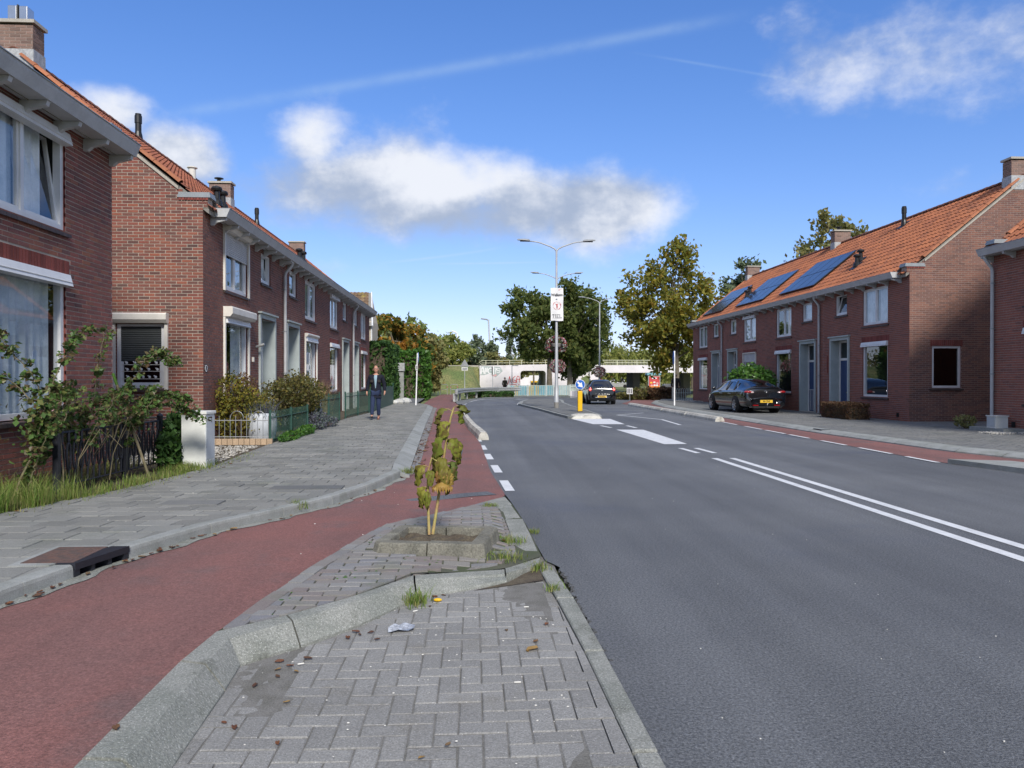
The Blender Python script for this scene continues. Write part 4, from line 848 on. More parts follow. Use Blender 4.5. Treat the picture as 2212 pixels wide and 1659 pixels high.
# --- west sidewalk
sw = strip(SL, SR, -2, 57, .25, lambda x, y: hs(y) - .012).build('west_sidewalk', 'joint_dark', kind='structure', smooth=True)
wp = yside(SR, 1.5, 44, .25) + yside(SL, 1.5, 44, .25)[::-1]
grate = (-3.20, -2.72, 5.42, 6.02)                                   # street drain in the kerb
def cutbox(cells, b): return [c for c in cells if not (c[0] + c[2] / 2 > b[0] and c[0] - c[2] / 2 < b[1] and c[1] + c[3] / 2 > b[2] and c[1] - c[3] / 2 < b[3])]
random.seed(21); pave(sw, 'paving_tile', wp, bond(-5.4, -.9, 1.5, 44, .3, .3, .011), 'paving_tile', lambda x, y: hs(y), nobj=300, tilt=.010, jit=.0035)
strip(SL, SR, 43.5, 57, .5, lambda x, y: hs(y) - .004).build('worn_paving', 'dark_paver', sw)
for (x, y, w, d) in ((-3.35, 8.25, .62, .30), (-2.55, 9.6, .9, .32)): MB().box(x, x + w, y, y + d, hs(y) - .02, hs(y) + .006).build('cover_plate', 'dark_paver', sw)
random.seed(22); y = -1.                                             # straight kerb stones
while y < 11.3:
    y1 = min(y + 1.0, 11.58); k = MB()
    n = 4; R = []
    for i in range(n + 1):
        t = y + .004 + (y1 - y - .008) * i / n; x = KL(t); h = hs(t); b = hp(t)
        R.append([(x - .125, t, h - .05), (x - .125, t, h), (x - .02, t, h + .001), (x - .006, t, h - .008), (x, t, h - .03), (x + .004, t, b - .03)])
    k.grid(R); k.add(R[0], [tuple(range(6))]); k.add(R[-1], [tuple(range(6))])
    if not (y < 5.7 < y1): k.build('kerb_stone', 'kerb_grey', sw)
    else:
        for a, b in ((y, 5.44), (6.0, y1)):
            k = MB(); R = []
            for i in range(3):
                t = a + (b - a) * i / 2; x = KL(t); h = hs(t); R.append([(x - .125, t, h - .05), (x - .125, t, h), (x - .02, t, h + .001), (x - .006, t, h - .008), (x, t, h - .03), (x + .004, t, hp(t) - .03)])
            k.grid(R); k.add(R[0], [tuple(range(6))]); k.add(R[-1], [tuple(range(6))]); k.build('kerb_stone', 'kerb_grey', sw)
    y = y1
y = 11.55
while y < 43:
    y1 = y + 1.; R = [[(SR(t), t, hs(t) - .04), (SR(t), t, hs(t) + .002), (SR(t) + .06, t, hs(t)), (SR(t) + .27, t, .035), (SR(t) + .27, t, -.02)] for t in (y + .005, y1 - .005)]
    q = MB().grid(R)
    if y < 12: q.add(R[0], [tuple(range(5))])
    q.build('sloping_kerb', 'kerb_grey', sw); y = y1
random.seed(23); pave(sw, 'gutter_brick', [(SR(y) + .275, y) for y in np.arange(12, 41, .5)] + [(RL(y), y) for y in np.arange(12, 41, .5)][::-1], bond(-2.3, -.7, 12, 41, .105, .21, .008), 'cobble_brick', lambda x, y: .016, nobj=60)
# drain
MB().prism([(-3.21, 5.41), (-2.93, 5.41), (-2.80, 5.98), (-2.78, 6.03), (-3.21, 6.03)], .1, .2115).build('drain_frame', 'kerb_grey', sw)
m = MB().mat('rusty_iron'); m.box(-3.16, -2.80, 5.47, 5.98, .15, .2145)
for i in range(5): m.box(-3.12, -2.84, 5.52 + i * .095, 5.55 + i * .095, .2145, .2165)
dr = m.build('drain_lid', None, None); tag(dr, 'rusty iron drain lid with a slotted black kerb mouth', 'drain'); 
m = MB().mat('iron_black'); xx = [KL(y) for y in (5.46, 5.99)]
def kx(y): return KL(y) + .006
for a, b in ((5.445, 5.50), (5.62, 5.655), (5.79, 5.825), (5.945, 5.995)): m.add([(kx(y) - d, y, z) for y in (a, b) for d in (0, .12) for z in (.09, .175)], BF)
m.add([(kx(y) - d, y, z) for y in (5.445, 5.995) for d in (-.006, .13) for z in (.165, .213)], BF); m.add([(kx(y) - .10, y, z) for y in (5.45, 5.99) for z in (.09, .17)], [(0, 1, 3, 2)])
m.build('kerb_mouth', None, dr)

# --- herringbone bay with its wide sloping kerb and flat band
bay_poly = [(-1.12, -1), (-1.11, 1.9), (-1.15, 2.85), (-1.185, 3.73), (-1.21, 4.03), (-.96, 4.30), (-.68, 4.65), (-.38, 5.18), (.26, 5.58), (.50, 5.9), (.53, 5.5), (.565, 5.15), (.61, 4.1), (.635, 3.05), (.64, -1)]
def sandz(x, y):
    k = sm((math.sin(x * 3.1 + y * 1.3 + 1) + math.sin(x * 1.7 - y * 2.3) + math.sin(y * 4.7 + x * 2) * .5 + max(0, (x - .1)) * 3 + max(0, -.75 - x) * 3.5) / 1.6); return -.0075 + .0078 * k + .0006 * math.sin(x * 41 + y * 23) * math.sin(x * 17 - y * 37)
bay = MB().grid([[(x, y, sandz(x, y) if y < 5.6 and x < .53 else -.012) for x in np.arange(-1.5, .70, .04)] for y in np.arange(-1, 6.45, .04)]).build('parking_bay', 'bay_sand', kind='structure')
random.seed(31); pave(bay, 'paver', bay_poly, herring(-1.42, .9, .6, 6.0, .1045, .005), 'paver_grey', lambda x, y: .0 + .004 * math.sin(x * 3 + y * 1.7), nobj=300, tilt=.008, jit=.0018)
m = MB(); m.add([(.0, 5.36, .006), (.26, 5.56, .008), (.40, 5.80, .012), (.52, 5.96, .012), (.53, 5.62, .005), (.3, 5.50, .006)], [(0, 1, 2, 3, 4, 5)]); m.build('dirt_patch', 'soil', bay)
random.seed(33); y = -.9; js = [-.9, .1, 1.1, 2.08, 3.0, 4.13, 5.14, 6.02]
bl = I((-1, .64), (3.05, .635), (4.1, .61), (5.15, .565), (5.95, .525), (6.1, .5)); brr = I((-1, .76), (2.9, .745), (4.14, .72), (5.2, .69), (6.05, .63))
for a, b in zip(js[:-1], js[1:]):
    dx = U(-.006, .006); q = [(bl(a) + dx + .006, a + .007), (brr(a) + dx, a + U(0, .012)), (brr(b) + dx - .003, b - .007), (bl(b) + dx + .006, b - U(.004, .012))]
    o = bevel(MB().prism(q, -.05, .012).build('band_stone', 'kerb_concrete', bay), .008)
ST = [((.25, 5.80), (.245, 5.66), (.26, 5.56), .045), ((-.42, 5.46), (-.41, 5.33), (-.38, 5.17), .10), ((-.75, 4.9), (-.725, 4.78), (-.68, 4.64), .12), ((-1.09, 4.5), (-1.03, 4.39), (-.96, 4.28), .122),
      ((-1.40, 4.22), (-1.29, 4.10), (-1.21, 4.02), .125), ((-1.43, 3.78), (-1.285, 3.73), (-1.185, 3.70), .125), ((-1.42, 2.82), (-1.255, 2.80), (-1.14, 2.78), .124), ((-1.385, 1.9), (-1.23, 1.9), (-1.12, 1.9), .124), ((-1.36, .9), (-1.21, .9), (-1.10, .9), .124), ((-1.34, -.1), (-1.2, -.1), (-1.09, -.1), .124)]
def stn(a, b, t): return [tuple(a[k][c] + (b[k][c] - a[k][c]) * t for c in (0, 1)) for k in range(3)] + [a[3] + (b[3] - a[3]) * t]
for (ia, ib) in ((0, 1), (1, 3), (3, 5), (5, 6), (6, 7), (7, 8), (8, 9)):
    R = []; n = 6
    for s in range(ia, ib):
        for i in range(n + (1 if s == ib - 1 else 0)):
            t = i / n
            if s == ia and i == 0: t = .012
            if s == ib - 1 and i == n: t = .988
            B, Rg, F, h = stn(ST[s], ST[s + 1], t); e = .003 * math.sin(37 * (s + t)); 
            lp = lambda p, q, k: (p[0] + (q[0] - p[0]) * k, p[1] + (q[1] - p[1]) * k)
            a1 = lp(B, Rg, .85); a2 = lp(Rg, F, .12); a3 = lp(Rg, F, .85)
            R.append([(*B, -.03), (*B, h - .006), (*lp(B, Rg, .06), h + e), (*lp(B, Rg, .86), h + e), (*lp(B, Rg, .98), h - .003 + e), (*lp(Rg, F, .10), h - .016), (*a3, .026), (*lp(Rg, F, .97), .012), (*F, -.03)])
    k = MB().grid(R); k.add(R[0], [tuple(range(9))]); k.add(R[-1], [tuple(range(9))]); o = k.build('kerb_block', 'kerb_concrete', bay); smooth_angle(o, 22)
# --- cobbled island
isl = [(-1.40, 4.24), (-1.33, 4.80), (-1.19, 5.65), (-1.01, 6.59), (-.84, 7.44), (-.53, 7.9), (-.12, 8.62), (.14, 9.12), (.40, 9.5), (.46, 8.9), (.53, 7.83), (.55, 7.0), (.56, 6.15), (.27, 5.82), (-.42, 5.47), (-.75, 4.91), (-1.09, 4.51)]
zi = lambda x, y: hp(y) + .010 - .072 * sm((x + .55) / .85) * (1 - sm((y - 5.7) / .35)) - .055 * sm((x - .13) / .24) * sm((y - 5.7) / .35) * (1 - sm((y - 7.2) / 2)) + .003 * math.sin(9 * x) * math.sin(7 * y)
im = MB(); pin = [(-1.33, 4.33), (-1.22, 4.82), (-1.08, 5.64), (-.9, 6.56), (-.74, 7.38), (-.44, 7.82), (-.03, 8.55), (.16, 8.85), (.26, 8.8), (.33, 7.83), (.35, 7.0), (.36, 6.2), (.22, 5.86), (-.42, 5.48), (-.75, 4.92), (-1.09, 4.52)]
R = MB().mat('joint_dark'); 
for i in range(22):
    for j in range(28):
        x0 = -1.45 + i * .1; y0 = 4.2 + j * .2; a = clip(isl, [(x0, y0), (x0 + .1, y0), (x0 + .1, y0 + .2), (x0, y0 + .2)])
        if len(a) >= 3: R.add([(x, y, zi(x, y) - .009) for x, y in a], [tuple(range(len(a)))])
island = R.build('cobbled_island', None, kind='structure')
ring_c = (-.285, 6.37); ra_ = -.20                                    # concrete tree surround
def rin(x, y, hx=.45, hy=.38):
    dx, dy = x - ring_c[0], y - ring_c[1]; a = dx * math.cos(ra_) + dy * math.sin(ra_); b = -dx * math.sin(ra_) + dy * math.cos(ra_); return abs(a) < hx and abs(b) < hy
cells = [c for c in bond(-1.5, .6, 4.2, 9.0, .212, .098, .009, .45) if not rin(c[0], c[1])]
random.seed(41); pave(island, 'cobble', pin, cells, 'cobble_brick', zi, nobj=300, tilt=.02, jit=.004, ang=.0)
def along(line, w, L, off, name, m, n0, zfun, par, th=.04):
    k = 0
    for a, b in zip(line[:-1], line[1:]):
        a = Vector(a); b = Vector(b); t = (b - a); l = t.length; t.normalize(); nn = Vector((-t.y, t.x)) * off; n = max(1, round(l / L)); st = l / n
        for i in range(n):
            p = a + t * (i * st + .004); q = a + t * ((i + 1) * st - .004); h = zfun((p.x + q.x) / 2, (p.y + q.y) / 2) + U(-.003, .003); q2 = [(p.x, p.y), (q.x, q.y), (q.x + nn.x, q.y + nn.y), (p.x + nn.x, p.y + nn.y)]
            MB().prism(q2, h - th, h).build(name, m, par)
along([(-1.385, 4.28), (-1.325, 4.80), (-1.185, 5.65), (-1.005, 6.59), (-.835, 7.43), (-.52, 7.9), (-.11, 8.62), (.13, 9.05)], .1, .21, -.10, 'border_brick', 'cobble_brick', 0, zi, island)
along([(.365, 6.15), (.355, 7.0), (.335, 7.83), (.265, 8.85)], .19, .75, -.18, 'edge_stone', 'kerb_concrete', 0, lambda x, y: .055 if y < 8 else .03, island)
MB().prism([(.25, 5.665), (.25, 5.86), (.36, 6.14), (.555, 6.2), (.52, 5.97), (.40, 5.80)], -.02, .05).build('edge_stone', 'kerb_concrete', island)
MB().prism([(.13, 9.1), (.40, 9.5), (.46, 8.88), (.27, 8.86)], -.02, .028).build('edge_stone', 'kerb_concrete', island)
# tree surround: four corner blocks
rs = thing('planter_ring', 'square ring of low concrete blocks in the cobbled island with a dead sunflower', 'planter', (*ring_c, .12))
Rz = Matrix.Rotation(ra_, 3, 'Z')
def rr3(a, b, z): p = Rz @ Vector((a, b, 0)); return (ring_c[0] + p.x, ring_c[1] + p.y, z)
for sx in (-1, 1):
    for sy in (-1, 1):
        k = MB(); hx, hy, t = .44, .37, .10; o2 = .03; zt = .208 + U(-.008, .008)
        ou = [(.006, hy), (hx - .05, hy), (hx, hy - .05), (hx, .006), (hx - t, .006), (hx - t, hy - t), (.006, hy - t)]
        n = len(ou); vs = []
        for z, g_ in ((.06, .03), (zt - .015, .006), (zt, -.004)):
            for i, (a, b) in enumerate(ou):
                ga = g_ if i in (1, 2, 3) else (-g_ * .3 if i in (4, 5) else 0); gb = g_ if i in (0, 1, 2) else (-g_ * .3 if i in (5, 6) else 0)
                vs.append(rr3(sx * (a + ga), sy * (b + gb), z))
        k.add(vs, [(l * n + i, l * n + (i + 1) % n, (l + 1) * n + (i + 1) % n, (l + 1) * n + i) for l in range(2) for i in range(n)] + [(2 * n, 2 * n + 1, 2 * n + 2, 2 * n + 3, 2 * n + 4, 2 * n + 5, 2 * n + 6)])
        k.build('kerb_block', 'ring_concrete', rs)
k = MB().grid([[rr3(a, b, .150 + .012 * math.sin(a * 31 + b * 17) + .01 * math.sin(b * 43)) for a in np.linspace(-.345, .345, 14)] for b in np.linspace(-.275, .275, 12)]).build('soil', 'soil', rs)

# --- east side: red lane, low kerb, pavement
LL = I((11.6, 8.75), (13, 8.42), (14, 8.38), (20, 8.5), (26, 8.72), (42, 8.98), (46, 9.1), (52, 10.9), (57, 12.4)); LR = I((11.6, 10.9), (13.57, 10.22), (15.14, 9.78), (20.65, 9.5), (26, 9.55), (32.8, 9.75), (40, 10.1), (46, 10.9), (52, 12.6), (57, 14.4))
strip(LL, LR, 12.4, 57, .5, lambda x, y: .006).build('east_cycle_lane', 'red_asphalt', kind='structure')
EL = lambda y: LR(y) + (.42 if y < 38 else .42 + .0 * y)
es = strip(EL, lambda y: 14.6 if y < 20.4 or 24.3 < y < 49.1 else 24., 9, 57, .5, lambda x, y: .088).build('east_pavement', 'joint_sand', kind='structure')
k = 0; y = 9.
while y < 50:
    y1 = y + 1.; R = [[(LR(t), t, -.02), (LR(t) + .01, t, .03), (LR(t) + .12, t, .085), (LR(t) + .30, t, .098), (LR(t) + .42, t, .101), (LR(t) + .42, t, .05)] for t in (y + .006, y1 - .006)]
    MB().grid(R).build('kerb_stone', 'kerb_grey', es); y = y1
ep = [(EL(y), y) for y in np.arange(12, 49, .5)] + [(14.38, 49), (14.38, 24.5), (18, 24.3), (18, 20.45), (14.38, 20.4), (14.38, 12)]
random.seed(51); pave(es, 'paver', ep, bond(9.4, 18.2, 12, 49, .21, .105, .008), 'dark_paver', lambda x, y: .10, th=.02, nobj=300, tilt=.01, jit=.003)
strip(lambda y: EL(y), lambda y: 16. if y > 49 else 14.3, 48.5, 57, .5, lambda x, y: .094).build('worn_paving', 'dark_paver', es)
MB().prism([(8.42, 13.05), (9.3, 12.7), (9.75, 11.5), (9.9, 9), (9.1, 9), (8.86, 11)], -.02, .085).build('road_island', 'kerb_grey', kind='structure')
m = MB().mat('iron_black'); m.box(9.62, 9.88, 20.5, 21.0, .03, .108)
for i in range(4): m.mat('zinc').box(9.64, 9.86, 20.55 + i * .11, 20.58 + i * .11, .108, .114)
tag(m.build('street_drain', None, None), 'small iron street drain in the kerb beside the red cycle lane', 'drain')
# low white concrete separators
def separator(pts, w, h, label):
    rt = thing('kerb_separator', label, 'kerb', (pts[0][0], pts[0][1], 0)); 
    for a, b in zip(pts[:-1], pts[1:]):
        a = Vector(a); b = Vector(b); t = (b - a).normalized(); n = Vector((t.y, -t.x)); R = []
        for s in (.01, .15, .5, 1 - .01):
            c = a.lerp(b, s) ; R.append([(*(c + n * (w / 2)), 0), (*(c + n * (w / 2 - .02)), h * .55), (*(c + n * (w / 4)), h), (*(c - n * (w / 4)), h), (*(c - n * (w / 2 - .02)), h * .55), (*(c - n * (w / 2)), 0)])
        k = MB().grid(R); k.add(R[0], [tuple(range(6))]); k.add(R[-1], [tuple(range(6))]); k.build('kerb_block', 'white_kerb', rt)
separator([(8.70, 26.3), (8.72, 30.3), (8.76, 34.3), (8.80, 38.3), (8.84, 42.2)], .34, .17, 'long white concrete kerb between the road and the east red cycle lane')
separator([(.27, 18.7), (.16, 20.4), (.03, 22.1), (-.14, 25.4), (-.28, 28.6), (-.42, 32.4), (-.52, 37.4)], .27, .19, 'narrow white concrete kerb between the road and the west bike path')
strip(lambda y: RR(y), lambda y: max(RR(y) + .02, float(np.interp(y, [18, 22, 37], [.14, -.1, -.65]))), 18, 37, .5, lambda x, y: .01).build('kerb_apron', 'kerb_grey', bike)
# --- central traffic island
ti = [(2.6, 43.5), (2.85, 40), (3.17, 36.05), (3.42, 31.4), (3.62, 28.75), (3.8, 28.5), (4.75, 28.5), (4.95, 28.9), (5.09, 30.1), (5.21, 34.7), (5.26, 39.8), (5.49, 45.3), (6.1, 51), (5.96, 54.4), (4.6, 54.2), (3.73, 52.2), (3.0, 48)]
tis = MB().prism(ti, -.02, .095).build('traffic_island', 'kerb_grey', kind='structure')
tin = [(4.3 + (x - 4.3) * .86, 40 + (y - 40) * .965) for x, y in ti]
random.seed(61); pave(tis, 'paver', tin, bond(2, 7, 27, 55, .21, .21, .01), 'dark_paver', lambda x, y: .112, nobj=120)
k = MB(); R = []
for yy, h in ((28.45, .0), (28.5, .10), (28.75, .17), (29.2, .17), (29.3, .1)): R.append([(3.72, yy, 0), (3.8, yy, h * .8), (3.95, yy, h), (4.3, yy, h * 1.05), (4.65, yy, h), (4.82, yy, h * .8), (4.9, yy, 0)])
k.grid(R).build('nose_block', 'white_kerb', tis)
MB().sheet([(-.5, 44.9), (-.05, 51.7), (.6, 56.3), (1.9, 58.9), (4.3, 62.3), (7.2, 63.3), (9.2, 64.6), (8.4, 67), (4, 66.8), (1, 62), (-1.2, 52), (-.9, 45)], .012).build('verge', 'dark_paver', kind='structure')
# --- garden soil on the west side, gravel patch
strip(lambda y: -14. if 12.3 < y < 16.3 else -5.72, SL, -2, 43.5, .2, lambda x, y: hs(y) - .03 + .008 * math.sin(x * 11 + y * 7)).build('garden_soil', 'soil', kind='structure')
random.seed(71); m = MB()
for i in range(1300):
    y = U(12.7, 16.1); x = U(-6.2, SL(y) - .12); r = U(.012, .03); m.ell((x, y, hs(y) - .01), (r, r, r * .6), 5, 3)
m.build('gravel', 'gravel', kind='stuff')
m = MB()
for i in range(420):
    x = U(13.2, 15.4); y = 18.9 + (x - 13) * .12 + random.gauss(0, .16); r = U(.02, .045)
    if y < 20.2 and x > 14.3: continue
    m.ell((x, y, .11), (r, r, r * .6), 5, 3)
for i in range(120): r = U(.04, .08); m.ell((U(13.0, 14.3), 47.3 + random.gauss(0, .4), .11), (r, r, r * .5), 5, 3)
m.build('white_pebbles', 'gravel', kind='stuff')
MB().prism([(13.75, 19.0), (14.38, 19.0), (14.38, 20.35), (13.75, 20.35)], .08, .20).build('concrete_base', 'kerb_grey', kind='structure')
# ------------------------------------------------------------------ plants
def leaf_quads(mb, pts, size, flat=0., asp=1.7, droop=0.):
    """many small folded leaves"""
    for p in pts:
        s = size * U(.6, 1.35); a = Vector((random.gauss(0, 1), random.gauss(0, 1), random.gauss(0, 1) * (1 - flat) - droop)).normalized(); b = a.orthogonal().normalized(); b = Matrix.Rotation(U(0, 6.28), 3, a) @ b; n = a.cross(b)
        p = Vector(p); t = a * s * asp / 2; w = b * s / 2
        mb.add([p - t, p + w + n * s * .12, p + t, p - w + n * s * .12], [(0, 1, 2), (0, 2, 3)])
def limb(mb, p, d, L, r, depth, ends, spread=.6, n=3, up=.15, shrink=.68):
    pts = [p]; rs = [r]; q = Vector(p); dd = Vector(d).normalized()
    for i in range(3): dd = (dd + Vector((random.gauss(0, .12), random.gauss(0, .12), random.gauss(0, .08) + up * .3))).normalized(); q = q + dd * L / 3; pts.append(q.copy()); rs.append(r * (1 - .16 * (i + 1)))
    mb.tube(pts, rs, 6 if r > .05 else 4, cap=False)
    if depth == 0: ends.append(q.copy()); return
    ends.append(pts[2].copy())
    for i in range(n):
        a = Vector((random.gauss(0, 1), random.gauss(0, 1), random.gauss(0, .6))).normalized(); limb(mb, q, dd * (1 - spread) + a * spread + Vector((0, 0, up)), L * shrink * U(.8, 1.2), rs[-1] * .72, depth - 1, ends, spread, n, up, shrink)
def tree(name, label, x, y, z0, crown, leafm, nleaf=7000, lsize=.22, tr=.18, group=None, seed=1, clumps=60, barkm='bark', fork=None, cs=.22, hollow=.55, lean=0., cat='tree', holes=.0):
    """crown = (cx, cy, cz, rx, ry, rz); the limbs reach into clumps of leaves spread through it"""
    random.seed(seed); rt = thing(name, label, cat, (x, y, z0), group); cx, cy, cz, rx, ry, rz = crown; zf = fork if fork else cz - rz * .75
    m = MB(); top = Vector((x + lean, y, zf)); m.tube([(x, y, z0 - .1), (x + (top.x - x) * .3, y, z0 + (zf - z0) * .4), top], [tr * 1.3, tr, tr * .85], 9)
    cl = []
    while len(cl) < clumps:
        v = Vector((U(-1, 1), U(-1, 1), U(-1, 1)))
        if hollow < v.length < 1.0: 
            k = 1 + .22 * math.sin(v.x * 5 + seed) * math.cos(v.z * 4 + seed * 2) + U(-.08, .08); cl.append(Vector((cx + v.x * rx * k, cy + v.y * ry * k, cz + v.z * rz * k)))
    lead = Vector((cx, cy, cz + rz * .55)); m.tube([top, top.lerp(lead, .5) + Vector((U(-.2, .2), 0, 0)), lead], [tr * .75, tr * .45, tr * .12], 6, cap=False)
    for c in cl[::2]:
        s = top.lerp(lead, U(0, .6)); mid = s.lerp(c, .5) + Vector((U(-.3, .3), U(-.3, .3), U(.0, .4))); m.tube([s, mid, c], [tr * .3, tr * .16, .015], 4, cap=False)
    m.build('trunk', barkm, rt); lv = MB(); per = max(1, nleaf // clumps)
    for c in cl:
        w = U(.6, 1.3); R = (rx * cs * w, ry * cs * w, rz * cs * w * .8); pts = []
        for _ in range(int(per * w)):
            v = Vector((random.gauss(0, .55), random.gauss(0, .55), random.gauss(0, .55))); pts.append((c.x + v.x * R[0], c.y + v.y * R[1], c.z + v.z * R[2]))
        leaf_quads(lv, pts, lsize)
    lv.build('crown', leafm, rt); return rt
def bushy(name, label, cat, boxes, leafm, n, ls, stemm='stem_brown', stems=8, base=None, group=None, seed=1, core=None, asp=1.7, edge=.0):
    """boxes: ellipsoids (cx, cy, cz, rx, ry, rz) filled with leaves, denser outside"""
    random.seed(seed); b0 = boxes[0]; base = base or (b0[0], b0[1], b0[2] - b0[5]); rt = thing(name, label, cat, base, group); m = MB()
    for i in range(stems):
        c = random.choice(boxes); e = Vector((c[0] + U(-.7, .7) * c[3], c[1] + U(-.7, .7) * c[4], c[2] + U(-.1, .8) * c[5])); s = Vector((base[0] + U(-.12, .12), base[1] + U(-.12, .12), base[2] - .03)); m.tube([s, s.lerp(e, .5) + Vector((U(-.1, .1), U(-.1, .1), 0)), e], [.014, .01, .004], 4, cap=False)
    m.build('stem', stemm, rt); lv = MB(); tot = sum(c[3] * c[4] * c[5] for c in boxes)
    for c in boxes:
        pts = []
        for _ in range(int(n * c[3] * c[4] * c[5] / tot)):
            v = Vector((random.gauss(0, 1), random.gauss(0, 1), random.gauss(0, 1))).normalized() * (U(.35, 1.) ** .5) * (1 + random.gauss(0, .07 + edge)); pts.append((c[0] + v.x * c[3], c[1] + v.y * c[4], max(base[2] + .01, c[2] + v.z * c[5])))
        leaf_quads(lv, pts, ls, asp=asp)
    lv.build('foliage', leafm, rt)
    if core:
        k = MB()
        for c in boxes: k.ell((c[0], c[1], c[2]), (c[3] * core, c[4] * core, c[5] * core), 10, 7)
        k.build('inner_twigs', 'soil', rt)
    return rt
def hedge(name, label, x0, x1, y0, y1, z0, z1, leafm, n, ls, seed=1, wob=.12, cat='hedge'):
    random.seed(seed); rt = thing(name, label, cat, ((x0 + x1) / 2, (y0 + y1) / 2, z0)); m = MB()
    w = wob + .05; m.box(x0 + w, x1 - w, y0 + w, y1 - w, z0 - .05, z1 - w - .05); m.build('inner_twigs', 'soil', rt); lv = MB(); pts = []
    A = [(y1 - y0) * (z1 - z0)] * 2 + [(x1 - x0) * (z1 - z0)] * 2 + [(x1 - x0) * (y1 - y0)]; S_ = sum(A)
    for f, a in enumerate(A):
        for _ in range(int(n * a / S_)):
            u, v = U(0, 1), U(0, 1); d = abs(random.gauss(0, wob)) + wob * .8 * math.sin(u * 9 + seed) * math.sin(v * 7); x, y, z = x0 + (x1 - x0) * u, y0 + (y1 - y0) * u, z0 + (z1 - z0) * v
            pts.append([(x0 + d, y, z), (x1 - d, y, z), (x, y0 + d, z), (x, y1 - d, z), (x, y0 + (y1 - y0) * v, z1 - d)][f])
    leaf_quads(lv, pts, ls); lv.build('foliage', leafm, rt); return rt
def grass(name, pts, h, w, m='grass_blade', seg=2, lean=.4, parent=None, n=1):
    mb = MB()
    for (x, y, z, s) in pts:
        for _ in range(n):
            a = U(0, 6.28); hh = h * s * U(.5, 1.25); ww = w * U(.7, 1.2); l = hh * lean * U(.2, 1.6); dx, dy = math.cos(a), math.sin(a); px_, py_ = -dy * ww / 2, dx * ww / 2; xx, yy = x + U(-.02, .02), y + U(-.02, .02)
            mb.add([(xx - px_, yy - py_, z), (xx + px_, yy + py_, z), (xx + dx * l * .3 + px_ * .7, yy + dy * l * .3 + py_ * .7, z + hh * .6), (xx + dx * l * .3 - px_ * .7, yy + dy * l * .3 - py_ * .7, z + hh * .6), (xx + dx * l, yy + dy * l, z + hh)], [(0, 1, 2, 3), (3, 2, 4)])
    return mb.build(name, m, parent, kind='stuff')
G3 = 'trees standing before the viaduct'
tree('plane_tree', 'dark green tree with a bare trunk left of the banner pole', 7.3, 72, .0, (7.0, 73, 6.3, 3.9, 3.6, 3.9), 'leaf_dark', 9500, .25, .26, G3, 11, 80, fork=3.2, hollow=.4, cs=.19)
tree('plane_tree', 'dark green tree with a pale trunk right of the banner pole', 9.25, 72, .0, (10.1, 72.5, 6.0, 3.5, 3.4, 4.3), 'leaf_dark', 9500, .25, .26, G3, 12, 80, barkm='bark_light', fork=2.8, hollow=.4, cs=.19)
tree('plane_tree', 'slim tree with a dark trunk beside the flowered third lamp', 10.1, 75, .0, (11.3, 76, 4.8, 2.3, 2.4, 2.9), 'leaf_dark', 3600, .25, .2, G3, 13, 45, fork=2.2, hollow=.3)
tree('oak_tree', 'tall yellowing oak tree beside the far end of the east row', 16.3, 60, .0, (16.0, 60.5, 6.9, 4.0, 3.7, 4.6), 'leaf_oak', 12500, .215, .24, None, 14, 105, fork=2.6, hollow=.3, cs=.185)
tree('maple_tree', 'green and orange maple behind the west hedge', -5.9, 58, .0, (-6.4, 58.5, 4.3, 1.9, 1.9, 2.2), 'leaf_maple', 5200, .24, .09, None, 15, 42, barkm='bark_light', fork=3.2)
tree('ivy_column_tree', 'narrow ivy covered stem with a pointed top beside the maple', -5.0, 60, .0, (-4.9, 60, 3.6, .75, .9, 2.2), 'leaf_hedge', 2600, .22, .1, None, 16, 26, fork=1.6)
tree('maple_tree', 'small orange tipped maple between the ivy stem and the olive thicket', -4.7, 66, .0, (-4.6, 66.5, 3.6, 1.5, 1.5, 2.3), 'leaf_maple', 3400, .24, .09, None, 17, 34)
tree('olive_willow', 'broad olive green thicket tree on the embankment foot', -4.6, 70, .2, (-4.6, 70.5, 3.0, 2.1, 2.0, 2.6), 'leaf_olive', 7500, .24, .12, None, 18, 66, fork=1.2, hollow=.2)
tree('round_tree', 'round light green tree behind the embankment', -3.0, 112, .0, (-3.0, 112, 3.8, 3.0, 3.0, 3.3), 'leaf_light', 3600, .34, .2, None, 19, 45)
tree('poplar_tree', 'blue green tree on the viaduct skyline left of the tall mast', 0.8, 112, .0, (1.0, 112, 4.4, 2.3, 2.2, 3.7), 'leaf_blue', 3600, .32, .2, None, 20, 45)
tree('low_tree', 'low olive tree right of the tall mast on the skyline', 3.4, 110, .0, (3.4, 110, 3.6, 2.1, 2, 1.9), 'leaf_olive', 2400, .3, .15, None, 21, 30)
tree('poplar_tree', 'slim silvery poplar above the bike tunnel', 6.0, 125, .0, (6.0, 125, 4.8, 1.1, 1.1, 4.0), 'leaf_blue', 1800, .3, .12, None, 22, 26)
tree('low_tree', 'low tree between the poplar and the dark plane tree', 9.5, 118, .0, (9.5, 118, 3.8, 3.0, 2, 2.5), 'leaf_olive', 2600, .32, .15, None, 23, 30)
tree('poplar_tree', 'tall pale tree behind the ridge left of the far chimney', 23.5, 63, .0, (23.4, 63, 8.0, 2.6, 2.5, 3.6), 'leaf_blue', 4800, .24, .2, 'trees behind the east row', 24, 55, cs=.2)
tree('poplar_tree', 'larger tree showing above the ridge behind the middle chimney', 27.6, 55.5, .0, (27.4, 56, 10.2, 3.0, 2.6, 3.4), 'leaf_olive', 5200, .22, .2, 'trees behind the east row', 25, 60, cs=.2)
tree('hornbeam_tree', 'yellow green tree on the embankment left of the round light green tree', -6.2, 84, 1.5, (-6.2, 84, 4.2, 2.8, 2.4, 2.6), 'leaf_light', 5200, .26, .14, None, 26, 50)
